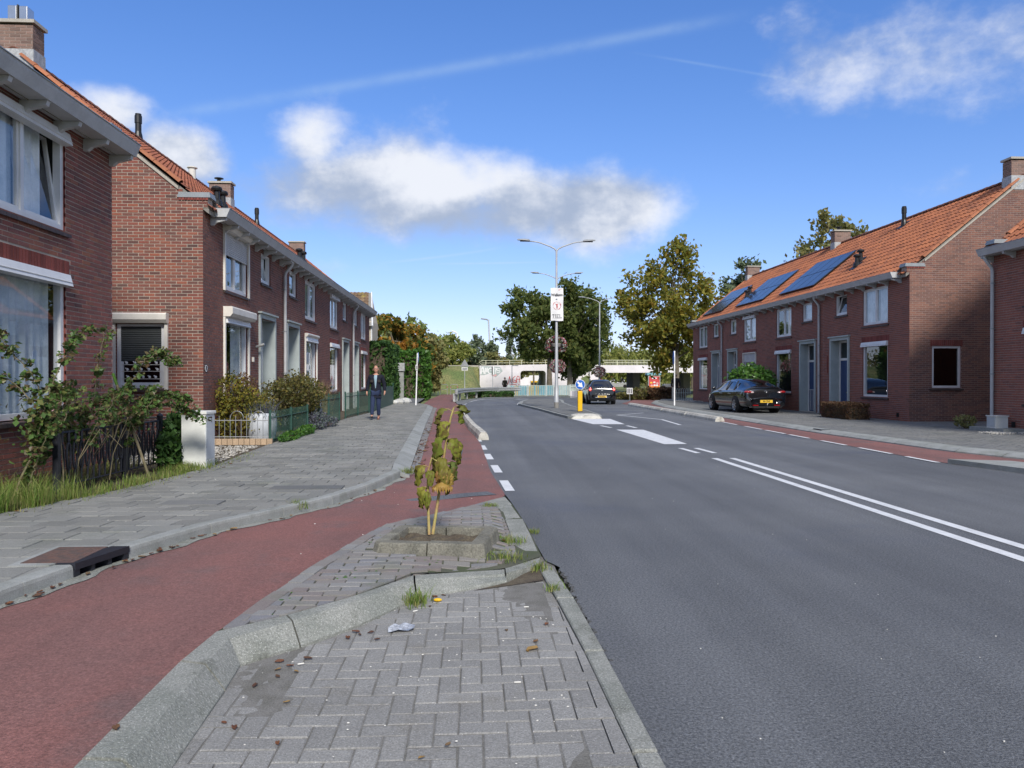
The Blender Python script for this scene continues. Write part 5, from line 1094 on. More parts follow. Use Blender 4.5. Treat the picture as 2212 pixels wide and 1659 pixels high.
tree('hornbeam_tree', 'yellow green bush tree at the top of the embankment above the hoop barriers', -2.6, 90, 3.0, (-2.4, 90, 4.4, 2.4, 2.0, 1.9), 'leaf_willow', 3600, .26, .1, None, 27, 40)
tree('hornbeam_tree', 'tall light green tree between the maple and the skyline', -9.0, 92, 2.5, (-9, 92, 5.2, 3.2, 2.6, 3.2), 'leaf_light', 4200, .3, .16, None, 28, 45)
def willow(label, x, y, w, h, seed, n=90, gp='willows beyond the viaduct'):
    random.seed(seed); rt = thing('willow_tree', label, 'tree', (x, y, -.5), gp); MB().tube([(x, y, -.6), (x, y, h * .7)], [.3, .2], 8).build('trunk', 'bark', rt); lv = MB()
    for i in range(n):
        a = U(0, 6.28); r = w * math.sqrt(U(.05, 1)); sx, sy = x + r * math.cos(a), y + r * math.sin(a) * .7; zt = h * (1 - .35 * (r / w) ** 2) * U(.85, 1.05); L = U(.4, .85) * zt; pts = []
        k = int(L * 9)
        for j in range(k): pts.append((sx + random.gauss(0, .12), sy + random.gauss(0, .12), zt - L * j / k))
        leaf_quads(lv, pts, .24, asp=2.4, droop=1.5)
    lv.build('crown', 'leaf_willow', rt)
willow('wide yellow green willow behind the viaduct railing', 20.5, 116, 6.5, 7.2, 31, 260); willow('willow whose strands hang behind the advertising board', 27.5, 113, 5.5, 6.6, 32, 220); willow('smaller willow right of the dark plane trees', 15.4, 118, 3.6, 8.6, 33, 130); willow('willow behind the east row end and the oak trunk', 34, 116, 6, 7.4, 34, 160)
random.seed(35); m = MB(); pts = []
for i in range(16000):
    a = U(-90, 150); y = U(150, 230); hgt = 5.5 + 2.5 * math.sin(a * .13) + 1.5 * math.sin(a * .41 + 1)
    pts.append((a, y, U(0, 1) ** .7 * hgt * (y / 190)))
leaf_quads(m, pts, .85); m.build('distant_wood', 'leaf_olive', kind='stuff')
m = MB(); m.box(-90, 150, 232, 233, 0, 4.5); m.build('distant_hedge', 'leaf_dark', kind='stuff')
# hedges and garden shrubs
hedge('privet_hedge', 'tall dark hedge against the end of the west row', -8.3, -4.75, 43.0, 49.5, .1, 3.62, 'leaf_hedge', 9000, .14, 41, .16)
hedge('beech_hedge', 'lighter green rounded hedge between the concrete post and the bike path', -5.6, -3.25, 55, 59, .05, 3.6, 'leaf_laurel', 6000, .15, 42, .28)
hedge('brush_hedge', 'low brown clipped hedge under the near east windows', 12.9, 13.7, 25.5, 27.6, .1, .66, 'leaf_brown', 6500, .035, 43, .06)
hedge('ground_cover_hedge', 'low green ground cover under the guard rail', -.6, 3.4, 62.8, 64.6, .0, .42, 'leaf_hedge', 2500, .11, 44, .08)
hedge('brush_hedge', 'reddish brown heath hedge beside the blue sign pole', 12.6, 15.2, 53.4, 55, .0, .85, 'leaf_brown', 3600, .10, 45, .2)
bushy('cotoneaster_bush', 'rounded green and brown bush beside the small white board', 'bush', [(12.1, 54.5, .35, 1.1, .8, .55), (11.2, 55.3, .2, .9, .8, .35)], 'leaf_shrub', 2600, .10, seed=46, core=.7)
bushy('laurel_bush', 'dense bright green laurel bush behind the black hatchback', 'bush', [(12.9, 34.6, 1.35, 1.0, 1.5, .85), (13.2, 35.8, 1.2, .9, 1.2, .8), (12.8, 33.6, 1.1, .8, .9, .7)], 'leaf_laurel', 6500, .10, seed=47, core=.72, base=(13, 34.8, .1))
bushy('spiraea_bush', 'sprawling brown green shrub behind the short black railing', 'bush', [(-5.2, 17.4, .72, .62, .62, .62), (-5.35, 17.2, 1.25, .35, .4, .4), (-5.0, 18.0, .6, .5, .5, .5)], 'leaf_yellowgreen', 3400, .045, seed=48, stems=26, base=(-5.2, 17.5, .12), edge=.06)
bushy('berry_bush', 'twiggy brown shrub top against the first shuttered window', 'bush', [(-5.4, 18.3, 1.2, .28, .8, .42), (-5.3, 17.7, 1.3, .25, .5, .35)], 'leaf_brown', 1300, .035, seed=49, stems=40, base=(-5.35, 18, .12), edge=.1)
bushy('spiraea_bush', 'large round green brown shrub in front of the second portal', 'bush', [(-4.85, 21.3, 1.12, .72, 1.15, .52), (-5.1, 22.6, 1.1, .5, .8, .5), (-5.2, 20.3, 1.0, .42, .6, .45), (-4.8, 21.6, .72, .5, .8, .35)], 'leaf_shrub', 6500, .048, seed=50, stems=45, base=(-4.95, 21.4, .12), edge=.08)
bushy('lavender_plant', 'grey blue lavender spilling over the fence foot', 'plant', [(-4.35, 21.4, .38, .32, .7, .24), (-4.2, 22.3, .25, .3, .5, .2), (-4.25, 21.0, .22, .25, .5, .14)], 'leaf_lavender', 2200, .035, seed=51, stems=20, base=(-4.4, 21.5, .12))
bushy('ivy_bush', 'ivy clump between the black fence and the grey cabinet', 'bush', [(-4.72, 12.35, .55, .22, .45, .42), (-4.65, 11.9, .4, .18, .3, .3), (-4.75, 12.8, .75, .2, .3, .25)], 'leaf_hedge', 1500, .06, seed=52, stems=6, base=(-4.72, 12.3, .14))
bushy('creeper_plant', 'green creeper at the foot of the green fence', 'plant', [(-4.15, 17.6, .2, .16, 1.0, .13), (-4.15, 19.2, .22, .16, .8, .14)], 'leaf_laurel', 1300, .04, seed=53, stems=4, base=(-4.15, 18.2, .11))
for x, y in ((-6.0, 16.2), (14.0, 20.6)): pass
bushy('weed_plant', 'green weed clump beside the downpipe of the right edge house', 'plant', [(14.0, 20.9, .3, .3, .3, .2)], 'leaf_olive', 350, .05, seed=54, stems=8, base=(14., 20.9, .1))
random.seed(55); pts = [(-5.0 + random.gauss(0, .16), 24.3 + random.gauss(0, .28), .25, 1) for _ in range(900)]
rt = thing('pampas_grass', 'straw coloured ornamental grass above the green fence', 'plant', (-5.0, 24.3, .12)); grass('blade', [(x, y, .12, s) for x, y, z, s in pts], 1.15, .014, 'straw', lean=.45, parent=rt)['kind'] = 'stuff'
# rose bush in front of the near house
random.seed(56); rt = thing('rose_bush', 'tall rose bush with long bare stems leaning over the black iron fence', 'bush', (-4.85, 9.7, .15)); st = MB(); lv = MB()
def cane(pts, r, dens=16, sz=.045, start=.35):
    P = [Vector(p) for p in pts]; C = []
    for i in range(len(P) - 1):
        for k in range(8): C.append(P[i].lerp(P[i + 1], k / 8) + Vector((random.gauss(0, .008), random.gauss(0, .008), random.gauss(0, .006))))
    C.append(P[-1]); n = len(C); st.tube(C, [r * (1 - .75 * i / n) for i in range(n)], 5, cap=False)
    tot = sum((C[i + 1] - C[i]).length for i in range(n - 1)); k = int(tot * dens)
    for _ in range(k):
        t = U(start, 1); i = min(n - 2, int(t * (n - 1))); c = C[i]; d = Vector((random.gauss(0, 1), random.gauss(0, 1), random.gauss(.1, .6))).normalized(); L = U(.05, .13); e = c + d * L
        st.tube([c, e], [.0025, .0015], 3, cap=False)
        for s in (.45, .7, 1.):
            for sg in (-1, 1):
                sd_ = d.orthogonal().normalized(); q = c + d * L * s + sd_ * sg * .025; leaf_quads(lv, [q], sz, flat=.3, asp=1.45)
cane([(-5.2, 8.9, .2), (-4.98, 8.95, .8), (-4.92, 9.0, 1.2), (-5.05, 9.0, 1.55), (-5.25, 8.95, 1.8), (-5.45, 8.9, 2.15)], .013, 24); cane([(-4.93, 9.0, 1.15), (-4.85, 9.05, 1.45), (-4.75, 9.1, 1.75), (-4.62, 9.15, 2.0), (-4.45, 9.2, 2.12)], .009, 34, start=.2)
cane([(-4.95, 9.0, 1.1), (-5.15, 8.9, 1.42), (-5.4, 8.8, 1.6), (-5.55, 8.8, 1.55)], .008, 30, start=.2); cane([(-5.1, 10.0, .2), (-4.92, 10.0, .8), (-4.84, 10.0, 1.3), (-4.78, 10., 1.8), (-4.68, 10, 2.25)], .012, 16, start=.35)
cane([(-5.1, 10.7, .2), (-4.95, 10.8, .9), (-4.8, 10.9, 1.4), (-4.62, 11., 1.78), (-4.4, 11., 1.88), (-4.2, 11.05, 1.72)], .011, 34, start=.3); cane([(-5.1, 10.9, .2), (-4.8, 11., .8), (-4.55, 11., 1.2), (-4.3, 11.1, 1.3), (-4.05, 11.2, 1.12)], .011, 38, start=.3)
cane([(-5.0, 10.4, .2), (-4.8, 10.6, .9), (-4.5, 10.9, 1.18), (-4.2, 11.3, 1.05), (-3.95, 11.5, .88)], .010, 34, start=.3); cane([(-5.2, 9.1, .2), (-5.0, 9.0, .7), (-4.95, 9.0, 1.15)], .012, 70, start=.15, sz=.055)
for i in range(15):
    x, y = U(-5.3, -4.95), U(8.9, 11.5); a = U(-.15, .30); cane([(x, y, .18), (x + a * .3, y + U(-.1, .15), .5), (x + a * .8, y + U(-.15, .2), .85), (x + a * 1.6, y + U(-.2, .3), U(1.0, 1.45)), (x + a * 2.2, y + U(-.2, .4), U(.95, 1.5))], .008, 22, start=.3, sz=.044)
for i in range(9): x, y = U(-5.0, -4.85), U(9.3, 10.8); b = U(-.1, .35); st.tube([(x, y, .15), (x + b * .2, y, .5), (x + b, y + U(-.2, .3), U(.75, 1.0)), (x + b * 1.5, y + U(-.2, .3), U(.6, .95))], [.008, .006, .004, .002], 4, cap=False)
for c, r, n in (((-4.85, 10.6, 1.08), (.42, .8, .24), 150), ((-5.0, 9.0, 1.05), (.2, .3, .3), 200), ((-5.15, 9.8, .8), (.25, .9, .2), 140)):
    leaf_quads(lv, [(c[0] + random.gauss(0, .45) * r[0], c[1] + random.gauss(0, .45) * r[1], c[2] + random.gauss(0, .5) * r[2]) for _ in range(n)], .05, asp=1.45)
st.build('stem', 'stem_dry', rt); lv.build('foliage', 'leaf_rose', rt)
st = MB(); 
rk = thing('wooden_stake', 'pale wooden stake leaning in the rose bush behind the black fence', 'stake', (-4.55, 10.9, .15)); MB().tube([(-4.55, 10.95, .1), (-4.95, 10.85, 1.42)], .018, 8).build('stick', 'stem_dry', rk); MB().tube([(-4.95, 10.85, 1.42), (-5.0, 10.84, 1.58)], .02, 8).build('tip', 'leaf_laurel', rk)
random.seed(57); pts = []
def gn_(x, y): return .55 + .45 * math.sin(x * 9.1 + y * 3.3) * math.sin(y * 5.7 + 1) + .3 * math.sin(y * 13)
for _ in range(5200):
    y = U(6.2, 12.6); x = SL(y) - abs(random.gauss(0, .17)) + .05 * math.sin(y * 7) + .02; k = gn_(x, y)
    if random.random() < k: pts.append((x, y, hs(y) - .03, (1.25 if y < 9.1 else .62) * (.6 + .6 * k)))
for _ in range(3600):
    y = U(6.0, 9.4); x = U(-5.65, -4.7); k = gn_(x, y)
    if random.random() < k + .2: pts.append((x, y, hs(y) - .03, 1.3 * (.6 + .5 * k)))
for _ in range(700): pts.append((U(-5.6, -4.95), U(9.3, 12.2), .15, .8))
for _ in range(420): y = U(7.5, 14.5); pts.append((SL(y) + abs(random.gauss(0, .14)), y, hs(y) - .005, .2))
for _ in range(500): pts.append((-4.42 + random.gauss(0, .16), 11.95 + random.gauss(0, .16), .13, .5))
grass('long_grass', pts, .215, .008, lean=.6)
def tuft(x, y, z, r, n, h, lab, leafm='grass_blade', flat=False):
    rt = thing('weed_tuft', lab, 'weed', (x, y, z)); grass('blades', [(x + random.gauss(0, r), y + random.gauss(0, r), z - .005, 1) for _ in range(n)], h, .007, leafm, lean=.9, parent=rt)
random.seed(58)
tuft(-.38, 5.08, .005, .045, 170, .085, 'bushy green weed at the joint of the sloping kerb above the paved bay'); tuft(.22, 6.05, .07, .07, 260, .06, 'grass tuft on the cobbles in front of the flat edge stones'); tuft(.05, 6.0, .09, .05, 110, .045, 'small grass tuft against the front of the planter ring')
tuft(.30, 6.65, .07, .07, 200, .06, 'grass tuft right of the planter ring near the asphalt'); tuft(.50, 5.92, .02, .05, 150, .05, 'weed where the kerb end meets the flat band and asphalt'); tuft(.59, 7.35, .01, .025, 60, .05, 'small weed growing in the asphalt edge beside the edge stones')
tuft(.57, 5.35, .01, .03, 70, .045, 'little weed in the joint beside the second band stone'); tuft(-1.9, 8.35, .1, .06, 160, .09, 'leafy weed at the foot of the west kerb'); tuft(-1.0, 11.75, .06, .06, 140, .08, 'weed at the slanting end of the west kerb'); tuft(.2, 8.75, .04, .05, 90, .04, 'grass growing in the joints at the tip of the cobbled island')
m = MB(); random.seed(59)
for i in range(700):
    x, y = U(-1.3, .35), U(4.5, 8.9)
    if pip([(a, b) for a, b in pin], [x], [y])[0] and not rin(x, y, .5, .44) and math.sin(x * 7 + 1) * math.sin(y * 5) > .1: a = U(0, 6.28); r = U(.004, .012); m.ell((x, y, zi(x, y) - .002), (r * 1.6, r, .004), 5, 3)
m.build('moss', 'leaf_laurel', kind='stuff')

# ------------------------------------------------------------------ the dead sunflower
random.seed(60); rt = thing('sunflower', 'withered sunflower with drooping yellow leaves standing in the planter ring', 'flower', (-.36, 6.57, .165))
def sleaf(base, d, L, W, hang, name='leaf', m='leaf_sun'):
    """large limp leaf: petiole end at base, blade bends over and hangs"""
    d = Vector((*d, 0)).normalized(); sd_ = Vector((-d.y, d.x, 0)); n, k = 9, 8; P = []; p = Vector(base); a = .35; of = U(.03, .075) if name == 'leaf' else .01
    q0 = p.copy(); p = p + d * of + Vector((0, 0, of * .35)); pet = MB().tube([q0, q0.lerp(p, .5) + Vector((0, 0, .008)), p], .0035, 5)
    for i in range(n + 1):
        t = i / n; a = .4 - hang * min(1, t * 2.2) ; 
        if i: p = p + (d * math.cos(a) + Vector((0, 0, 1)) * math.sin(a)) * L / n
        w = W * (math.sin(PI * min(1, t * .93 + .07)) ** .6) * (1 - .45 * t); row = []
        for j in range(k + 1):
            s = j / k * 2 - 1; cr = .022 * math.sin(t * 9 + j * 2.1 + base[2] * 40) + .014 * math.sin(j * 3.3 + t * 17 + base[0] * 90) + random.gauss(0, .004)
            row.append(p + sd_ * s * w * .5 * (1 - .15 * abs(math.sin(t * 7))) - d * (abs(s) ** 1.5) * w * .38 + d * cr * .8 + Vector((0, 0, -abs(s) * w * .12 + cr * .4)))
        P.append(row)
    pet.build('leaf_stalk', 'stem_green', rt); o = MB().grid(P).build(name, m, rt, smooth=True); return o
s1 = [(-.375, 6.57, .16), (-.385, 6.57, .45), (-.385, 6.57, .70), (-.35, 6.57, .82), (-.30, 6.56, .79), (-.27, 6.56, .70), (-.265, 6.56, .62)]
s2 = [(-.345, 6.58, .16), (-.30, 6.6, .45), (-.26, 6.62, .75), (-.225, 6.64, 1.0), (-.19, 6.65, 1.17), (-.165, 6.66, 1.25)]
MB().tube(s1, [.012, .0115, .010, .009, .008, .008, .008], 8).build('stem', 'stem_green', rt, smooth=True); MB().tube(s2, [.013, .0125, .0115, .010, .009, .007], 8).build('stem', 'stem_green', rt, smooth=True)
for b, d, L, W, hg in (((-.165, 6.66, 1.25), (1, -.3), .13, .07, 1.2), ((-.18, 6.66, 1.22), (-1, -.2), .20, .08, 1.7), ((-.18, 6.66, 1.2), (1, -.1), .15, .09, 1.9), ((-.21, 6.65, 1.12), (-1, -.6), .24, .17, 2.0), ((-.2, 6.65, 1.1), (-1, .2), .2, .06, 1.9),
        ((-.22, 6.64, .97), (1, -.4), .25, .16, 2.0), ((-.22, 6.64, .98), (-1, -.4), .28, .18, 2.0), ((-.22, 6.64, .93), (1, .1), .27, .13, 2.1), ((-.24, 6.63, .85), (-1, 0), .3, .12, 2.0), ((-.25, 6.63, .80), (-.3, -1), .27, .17, 2.1), ((-.25, 6.63, .76), (1, -.3), .22, .15, 2.0),
        ((-.27, 6.62, .72), (.5, -1), .25, .18, 2.05), ((-.38, 6.57, .74), (-1, -.3), .24, .15, 2.0), ((-.385, 6.57, .70), (.5, -1), .18, .12, 2.0), ((-.385, 6.57, .56), (-1, -.5), .24, .13, 2.1), ((-.38, 6.57, .52), (-.2, -1), .2, .1, 2.1), ((-.27, 6.62, .62), (.9, -.5), .18, .10, 2.1)): sleaf((b[0], b[1], b[2]), d, L * .88, W * .95, hg)
hd = MB(); hd.lathe([(.012, .045), (.05, .03), (.078, 0), (.07, -.018), (.03, -.028), (.004, -.03)], (-.262, 6.54, .57), 18); h = hd.build('flower_head', 'petal_dry', rt, smooth=True)
for i in range(22):
    a = i / 22 * 2 * PI; p = Vector((-.262 + .07 * math.cos(a), 6.54 + .07 * math.sin(a), .585)); o = Vector((math.cos(a), math.sin(a), 0)); sd_ = Vector((-o.y, o.x, 0)) * .014
    MB().add([p, p + o * .02 + sd_ - Vector((0, 0, .015)), p + o * .015 - Vector((0, 0, U(.045, .07))), p + o * .02 - sd_ - Vector((0, 0, .015))], [(0, 1, 2), (0, 2, 3)]).build('petal', 'petal_dry', h)
for b, d, L, W, hg in (((-.28, 6.56, .70), (-.6, -1), .12, .07, 1.9), ((-.25, 6.55, .69), (.6, -1), .12, .06, 2.), ((-.22, 6.56, .68), (1, -.3), .12, .07, 2.)): sleaf(b, d, L, W, hg, 'withered_bract', 'petal_dry')

# ------------------------------------------------------------------ litter
random.seed(62)
LF = {}
def leaf_litter(x, y, z, s, lab=None, kind=0):
    n = 7; P = []
    for i in range(4): P.append([(x + (i / 3 - .5) * s, y + (j / 2 - .5) * s * .6 * math.sin(PI * (i + .35) / 3.8), z + .004 + .02 * s / .05 * abs(j / 2 - .5) * U(.3, 1) + U(0, .003)) for j in range(3)])
    o = MB().grid(P).build('fallen_leaf', 'litter_leaf'); a = U(0, 6.28); M_ = Matrix.Translation((x, y, 0)) @ Matrix.Rotation(a, 4, 'Z') @ Matrix.Translation((-x, -y, 0)); o.data.transform(M_)
    tag(o, lab or 'dry fallen leaf lying on the paving', 'leaf', 'dry leaves fallen on the ground'); return o
for x, y in ((-.72, 4.42), (-.66, 4.47), (-.60, 4.5), (-.69, 4.52), (-.55, 4.38), (-1.0, 3.95), (-.95, 4.0), (-1.02, 4.06), (-.88, 4.1), (-.98, 3.86), (-.9, 3.92), (-1.06, 3.75), (-.86, 3.55), (-.28, 5.0), (-.2, 5.25), (-.26, 5.22), (.30, 4.15), (.36, 4.3), (.2, 4.5), (-.1, 3.1), (-.2, 3.0), (.45, 4.6), (-1.08, 3.35), (-1.02, 3.3), (-.8, 3.15)):
    leaf_litter(x, y, .002, U(.025, .05), 'dry brown leaf lying on the herringbone paving of the bay')
leaf_litter(.33, 4.17, .003, .085, 'large dark brown leaf near the flat band of the bay'); leaf_litter(.27, 6.62, .085, .06, 'orange brown leaf beside the planter ring'); leaf_litter(-1.40, 3.05, .125, .05, 'yellow leaf on top of the wide kerb')
for i in range(46): y = random.choice([U(4.6, 6.4), U(5.8, 7.2), U(6, 10.5)]); leaf_litter(KL(y) + U(.02, .12), y, hp(y) + .008, U(.03, .06), 'dry leaf in the gutter below the west kerb')
for i in range(60): y = random.choice([U(12, 16), U(15.5, 19), U(18, 26)]); leaf_litter(SR(y) + .27 + U(-.05, .22), y, .018, U(.05, .11), 'brown leaf lying in the brick gutter beside the bike path')
for i in range(12): y = U(7, 13); leaf_litter(SL(y) + U(0, .4), y, hs(y), U(.03, .06), 'dry leaf on the sidewalk by the long grass')
P = [[(-.50 + i * .03, 4.50 + j * .022 + .02 * i / 5, .006 + abs(random.gauss(0, .012))) for j in range(5)] for i in range(6)]
mat('foil_plastic', (.30, .32, .36), .25, spec=.8, fine=60, fvar=.5); tag(MB().grid(P).build('plastic_wrapper', 'foil_plastic'), 'crumpled clear plastic wrapper lying on the paved bay', 'litter')
tag(MB().ell((-.235, 5.10, .02), (.03, .014, .012), 8, 5).build('orange_wrapper', 'yellow_post', smooth=True), 'small orange wrapper beside the kerb weed', 'litter')
for x, y, a in ((-.37, 4.9, .6), (.35, 4.95, .1), (.22, 3.72, .05), (-.9, 4.02, .4)):
    d = Vector((math.cos(a), math.sin(a), 0)) * .016; tag(MB().tube([Vector((x, y, .009)) - d, Vector((x, y, .009)) + d], .004, 6).build('cigarette_end', 'blind'), 'white cigarette end on the paving of the bay', 'litter', 'cigarette ends on the bay')
m = MB()
for i in range(40): x, y = U(.9, 4.3), U(2.8, 16); r = U(.003, .006); m.ell((x, y, .003), (r, r, r * .5), 5, 3)
for i in range(80): x, y = U(-1.1, .5), U(2.8, 5); r = U(.002, .005); m.ell((x, y, .004), (r * 1.4, r, r * .6), 5, 3)
for i in range(35): y = U(5, 14); x = U(SL(y), RR(y)); r = U(.003, .007); m.ell((x, y, (hs(y) if x < SR(y) else hp(y)) + .003), (r * 1.4, r, r * .5), 5, 3)
m.build('white_grit', 'blind', kind='stuff')
# ------------------------------------------------------------------ fences and garden things (west)
def iron_panel(x0, x1, y0, y1, z0, h, par):
    """ornamental railing with rings and short balusters"""
    a = Vector((x0, y0, 0)); b = Vector((x1, y1, 0)); L = (b - a).length; t = (b - a).normalized(); n = Vector((-t.y, t.x, 0)); q = lambda s, z: a + t * s + Vector((0, 0, z0 + z))
    MB().tube([q(0, h), q(L, h)], .016, 6).build('rail', 'iron_black', par); MB().tube([q(0, .10), q(L, .10)], .012, 6).build('rail', 'iron_black', par)
    k = max(3, int(L / .135)); st = L / k
    for i in range(k):
        s = (i + .5) * st; m = MB(); m.tube([q(s, h), q(s, h - .12)], .020, 6)
        w = st * .30; ring = [q(s + w * math.cos(c), h - .30 + .17 * math.sin(c)) for c in np.linspace(PI / 2, PI / 2 + 2 * PI, 13)]; m.tube(ring, .014, 5, cap=False); m.tube([q(s, h - .47), q(s, .10)], .014, 6); m.build('baluster', 'iron_black', par)
rt = thing('iron_fence', 'short ornamental black iron fence standing in long grass by the near house', 'fence', (-4.93, 9.2, .15))
posts = [(-4.92, 9.25), (-4.87, 10.9), (-4.83, 12.0)]
for i, (x, y) in enumerate(posts):
    m = MB(); m.box(x - .032, x + .032, y - .032, y + .032, .1, 1.0 if i == 0 else .92); m.lathe([(.045, 0), (.05, .02), (.02, .05), (.005, .06)], (x, y, 1.0 if i == 0 else .92), 10); m.build('post', 'iron_black', rt)
iron_panel(-4.92, -4.87, 9.29, 10.86, .12, .74, rt); iron_panel(-4.87, -4.83, 10.94, 12.0, .12, .74, rt)
rt = thing('back_railing', 'thin black railing behind the rose bush in front of the gable', 'fence', (-5.0, 12.4, .12))
for i, x in enumerate((-5.75, -4.85)): MB().box(x - .02, x + .02, 12.9, 12.94, .1, .93).build('post', 'iron_black', rt)
MB().tube([(-5.75, 12.92, .86), (-4.3, 12.92, .86)], .012, 6).build('rail', 'iron_black', rt)
for i in range(8): x = -5.7 + i * .18; MB().tube([(x, 12.92, .1), (x, 12.92, .7), (x + .045, 12.92, .78), (x + .09, 12.92, .7)], .007, 5).build('bar', 'iron_black', rt)
# utility cabinet
rt = thing('utility_cabinet', 'pale grey metal utility cabinet at the end of the black fence', 'cabinet', (-4.3, 12.1, .12))
R = Matrix.Rotation(-.05, 3, 'Z'); c = Vector((-4.32, 12.20, 0)); m = MB(); m.obox(c + Vector((0, 0, .52)), (.38, .36, .86), R=R); bevel(m.build('body', 'cabinet', rt), .008, 2)
bevel(MB().obox(c + Vector((0, 0, .975)), (.42, .40, .05), R=R).build('lid', 'cabinet', rt), .01, 2); MB().obox(c + R @ Vector((.193, 0, .58)), (.006, .33, .66), R=R).build('door', 'cabinet_door', rt); MB().obox(c + R @ Vector((.193, 0, .16)), (.006, .33, .13), R=R).build('plinth_panel', 'cabinet_door', rt)
MB().obox(c + R @ Vector((.20, .02, .86)), (.012, .02, .06), R=R).build('lock', 'steel', rt)
# small cabinet at the right edge
rt = thing('meter_cabinet', 'small grey meter cabinet on a concrete base at the right edge house', 'cabinet', (13.95, 19.6, .2)); MB().box(13.86, 14.2, 19.45, 19.8, .2, .50).build('body', 'cabinet', rt); MB().box(13.84, 14.22, 19.43, 19.82, .50, .53).build('lid', 'cabinet', rt); MB().box(13.85, 13.86, 19.48, 19.78, .24, .48).build('door', 'cabinet_door', rt)
# garden in front of the west row: brick edging with a bar railing
rt = thing('bar_railing', 'low dark bar railing with hoops on a sandstone edging', 'fence', (-5.0, 16.3, .12))
for i in range(12): MB().box(-5.68 + i * .118, -5.572 + i * .118, 16.42, 16.50, .1, .23).build('edging_block', 'wood_edge', rt)
MB().tube([(-5.68, 16.46, .27), (-4.3, 16.46, .27)], .009, 5).build('rail', 'grey_metal', rt); MB().tube([(-5.68, 16.46, .62), (-4.3, 16.46, .62)], .009, 5).build('rail', 'grey_metal', rt)
for i in range(12): x = -5.62 + i * .115; MB().tube([(x, 16.46, .22), (x, 16.46, .66 + (.06 if i % 3 else 0))], .007, 5).build('bar', 'grey_metal', rt)
for i in (4, 8): x = -5.62 + i * .115; MB().tube([(x + .14 * (1 - math.cos(a)) / 1, 16.46, .66 + .16 * math.sin(a)) for a in np.linspace(0, PI, 9)], .007, 5).build('hoop', 'grey_metal', rt)
def green_fence(pts, h, lab, hoop=True, name='green_fence', solid=False):
    rt = thing(name, lab, 'fence', (*pts[0], .12))
    for (a, b) in zip(pts[:-1], pts[1:]):
        A, B = Vector((*a, 0)), Vector((*b, 0)); L = (B - A).length; t = (B - A).normalized(); q = lambda s, z: tuple(A + t * s + Vector((0, 0, z)))
        for z in (.2, h - .12): MB().tube([q(0, z), q(L, z)], .013, 5).build('rail', 'green_metal', rt)
        k = int(L / .11)
        for i in range(k):
            s = (i + .5) * L / k
            if hoop and i % 2 == 0: MB().tube([q(s, .14), q(s, h - .05)] + [q(s + .055 * (1 - math.cos(c)), h - .05 + .07 * math.sin(c)) for c in np.linspace(.4, PI, 5)] + [q(s + .11, .14)], .0075, 4).build('hoop_bar', 'green_metal', rt)
            else: MB().tube([q(s, .14), q(s, h + (.03 if not hoop else -.06))], .0075, 4).build('bar', 'green_metal', rt)
        if solid: m = MB(); vs = [q(0, .15), q(L, .15), q(L, h), q(0, h)]; m.add(vs, [(0, 1, 2, 3)]); m.build('mesh_panel', 'green_metal', rt)
    for p in pts: MB().tube([(*p, .1), (*p, h + .06)], .028, 8).build('post', 'green_metal', rt)
green_fence([(-4.32, 16.45), (-4.34, 18.4), (-4.36, 20.3)], .78, 'green bar fence starting at the corner of the shrub garden', hoop=False)
green_fence([(-4.42, 22.1), (-4.42, 23.6), (-4.44, 25.6)], 1.0, 'green hooped gate and fence behind the tall grey pot')
green_fence([(-4.48, 27.0), (-4.40, 29.4), (-4.3, 31.8)], 1.0, 'green hooped fence in front of the third terraced house')
rt = thing('green_panel_fence', 'solid dark green panel fence behind the walking man', 'fence', (-4.25, 33, .12))
for i in range(7): y = 32.0 + i * 1.45; x = -4.27 - i * .02; MB().box(x - .02, x + .02, y, y + 1.4, .12, 1.12).build('panel', 'green_metal', rt); MB().tube([(x, y, .1), (x, y, 1.16)], .03, 6).build('post', 'green_metal', rt)
rt = thing('curved_gate', 'small green gate leaf with a curved top beside the dark hedge', 'gate', (-4.4, 41.8, .12)); m = MB(); m.grid([[(-4.62 + .02 * i, 41.5 + i * .13, z) for z in (.2, 1.05 + .08 * math.cos(i * .5))] for i in range(8)]); m.build('leaf_panel', 'green_metal', rt); MB().tube([(-4.42, 42.5, .1), (-4.42, 42.5, 1.3)], .03, 6).build('post', 'green_metal', rt)
def pot(lab, x, y, r, h, nplant, leafm='leaf_lavender', z=.12):
    rt = thing('plant_pot', lab, 'plant pot', (x, y, z)); m = MB().lathe([(r * .72, 0), (r * .92, h * .22), (r, h * .55), (r * .95, h * .85), (r * .86, h), (r * .78, h), (r * .74, h - .05)], (x, y, z), 24); m.build('pot', 'pot_grey', rt, smooth=True)
    random.seed(int(x * -100)); grass('plant', [(x + random.gauss(0, r * .5), y + random.gauss(0, r * .5), z + h - .08, 1) for _ in range(nplant)], .34, .012, leafm, lean=.9, parent=rt)
pot('round light grey pot with spiky leaves at the corner of the green fence', -4.72, 17.3, .33, .62, 260); pot('tall grey pot at the green gate under the straw grass', -4.72, 22.9, .24, .78, 60, 'straw')
for i, (x, y, r) in enumerate(((-4.15, 43.3, .33), (-3.9, 44.2, .38), (-4.35, 42.7, .22))):
    m = MB().ell((x, y, .2), (r, r * 1.2, r * .62), 9, 6); o = m.build('boulder', 'stone_white', smooth=False); tag(o, ('small', 'large', 'smallest')[0 if i == 0 else 1 if i == 1 else 2] + ' white boulder at the foot of the dark hedge', 'boulder', 'white boulders by the hedge')
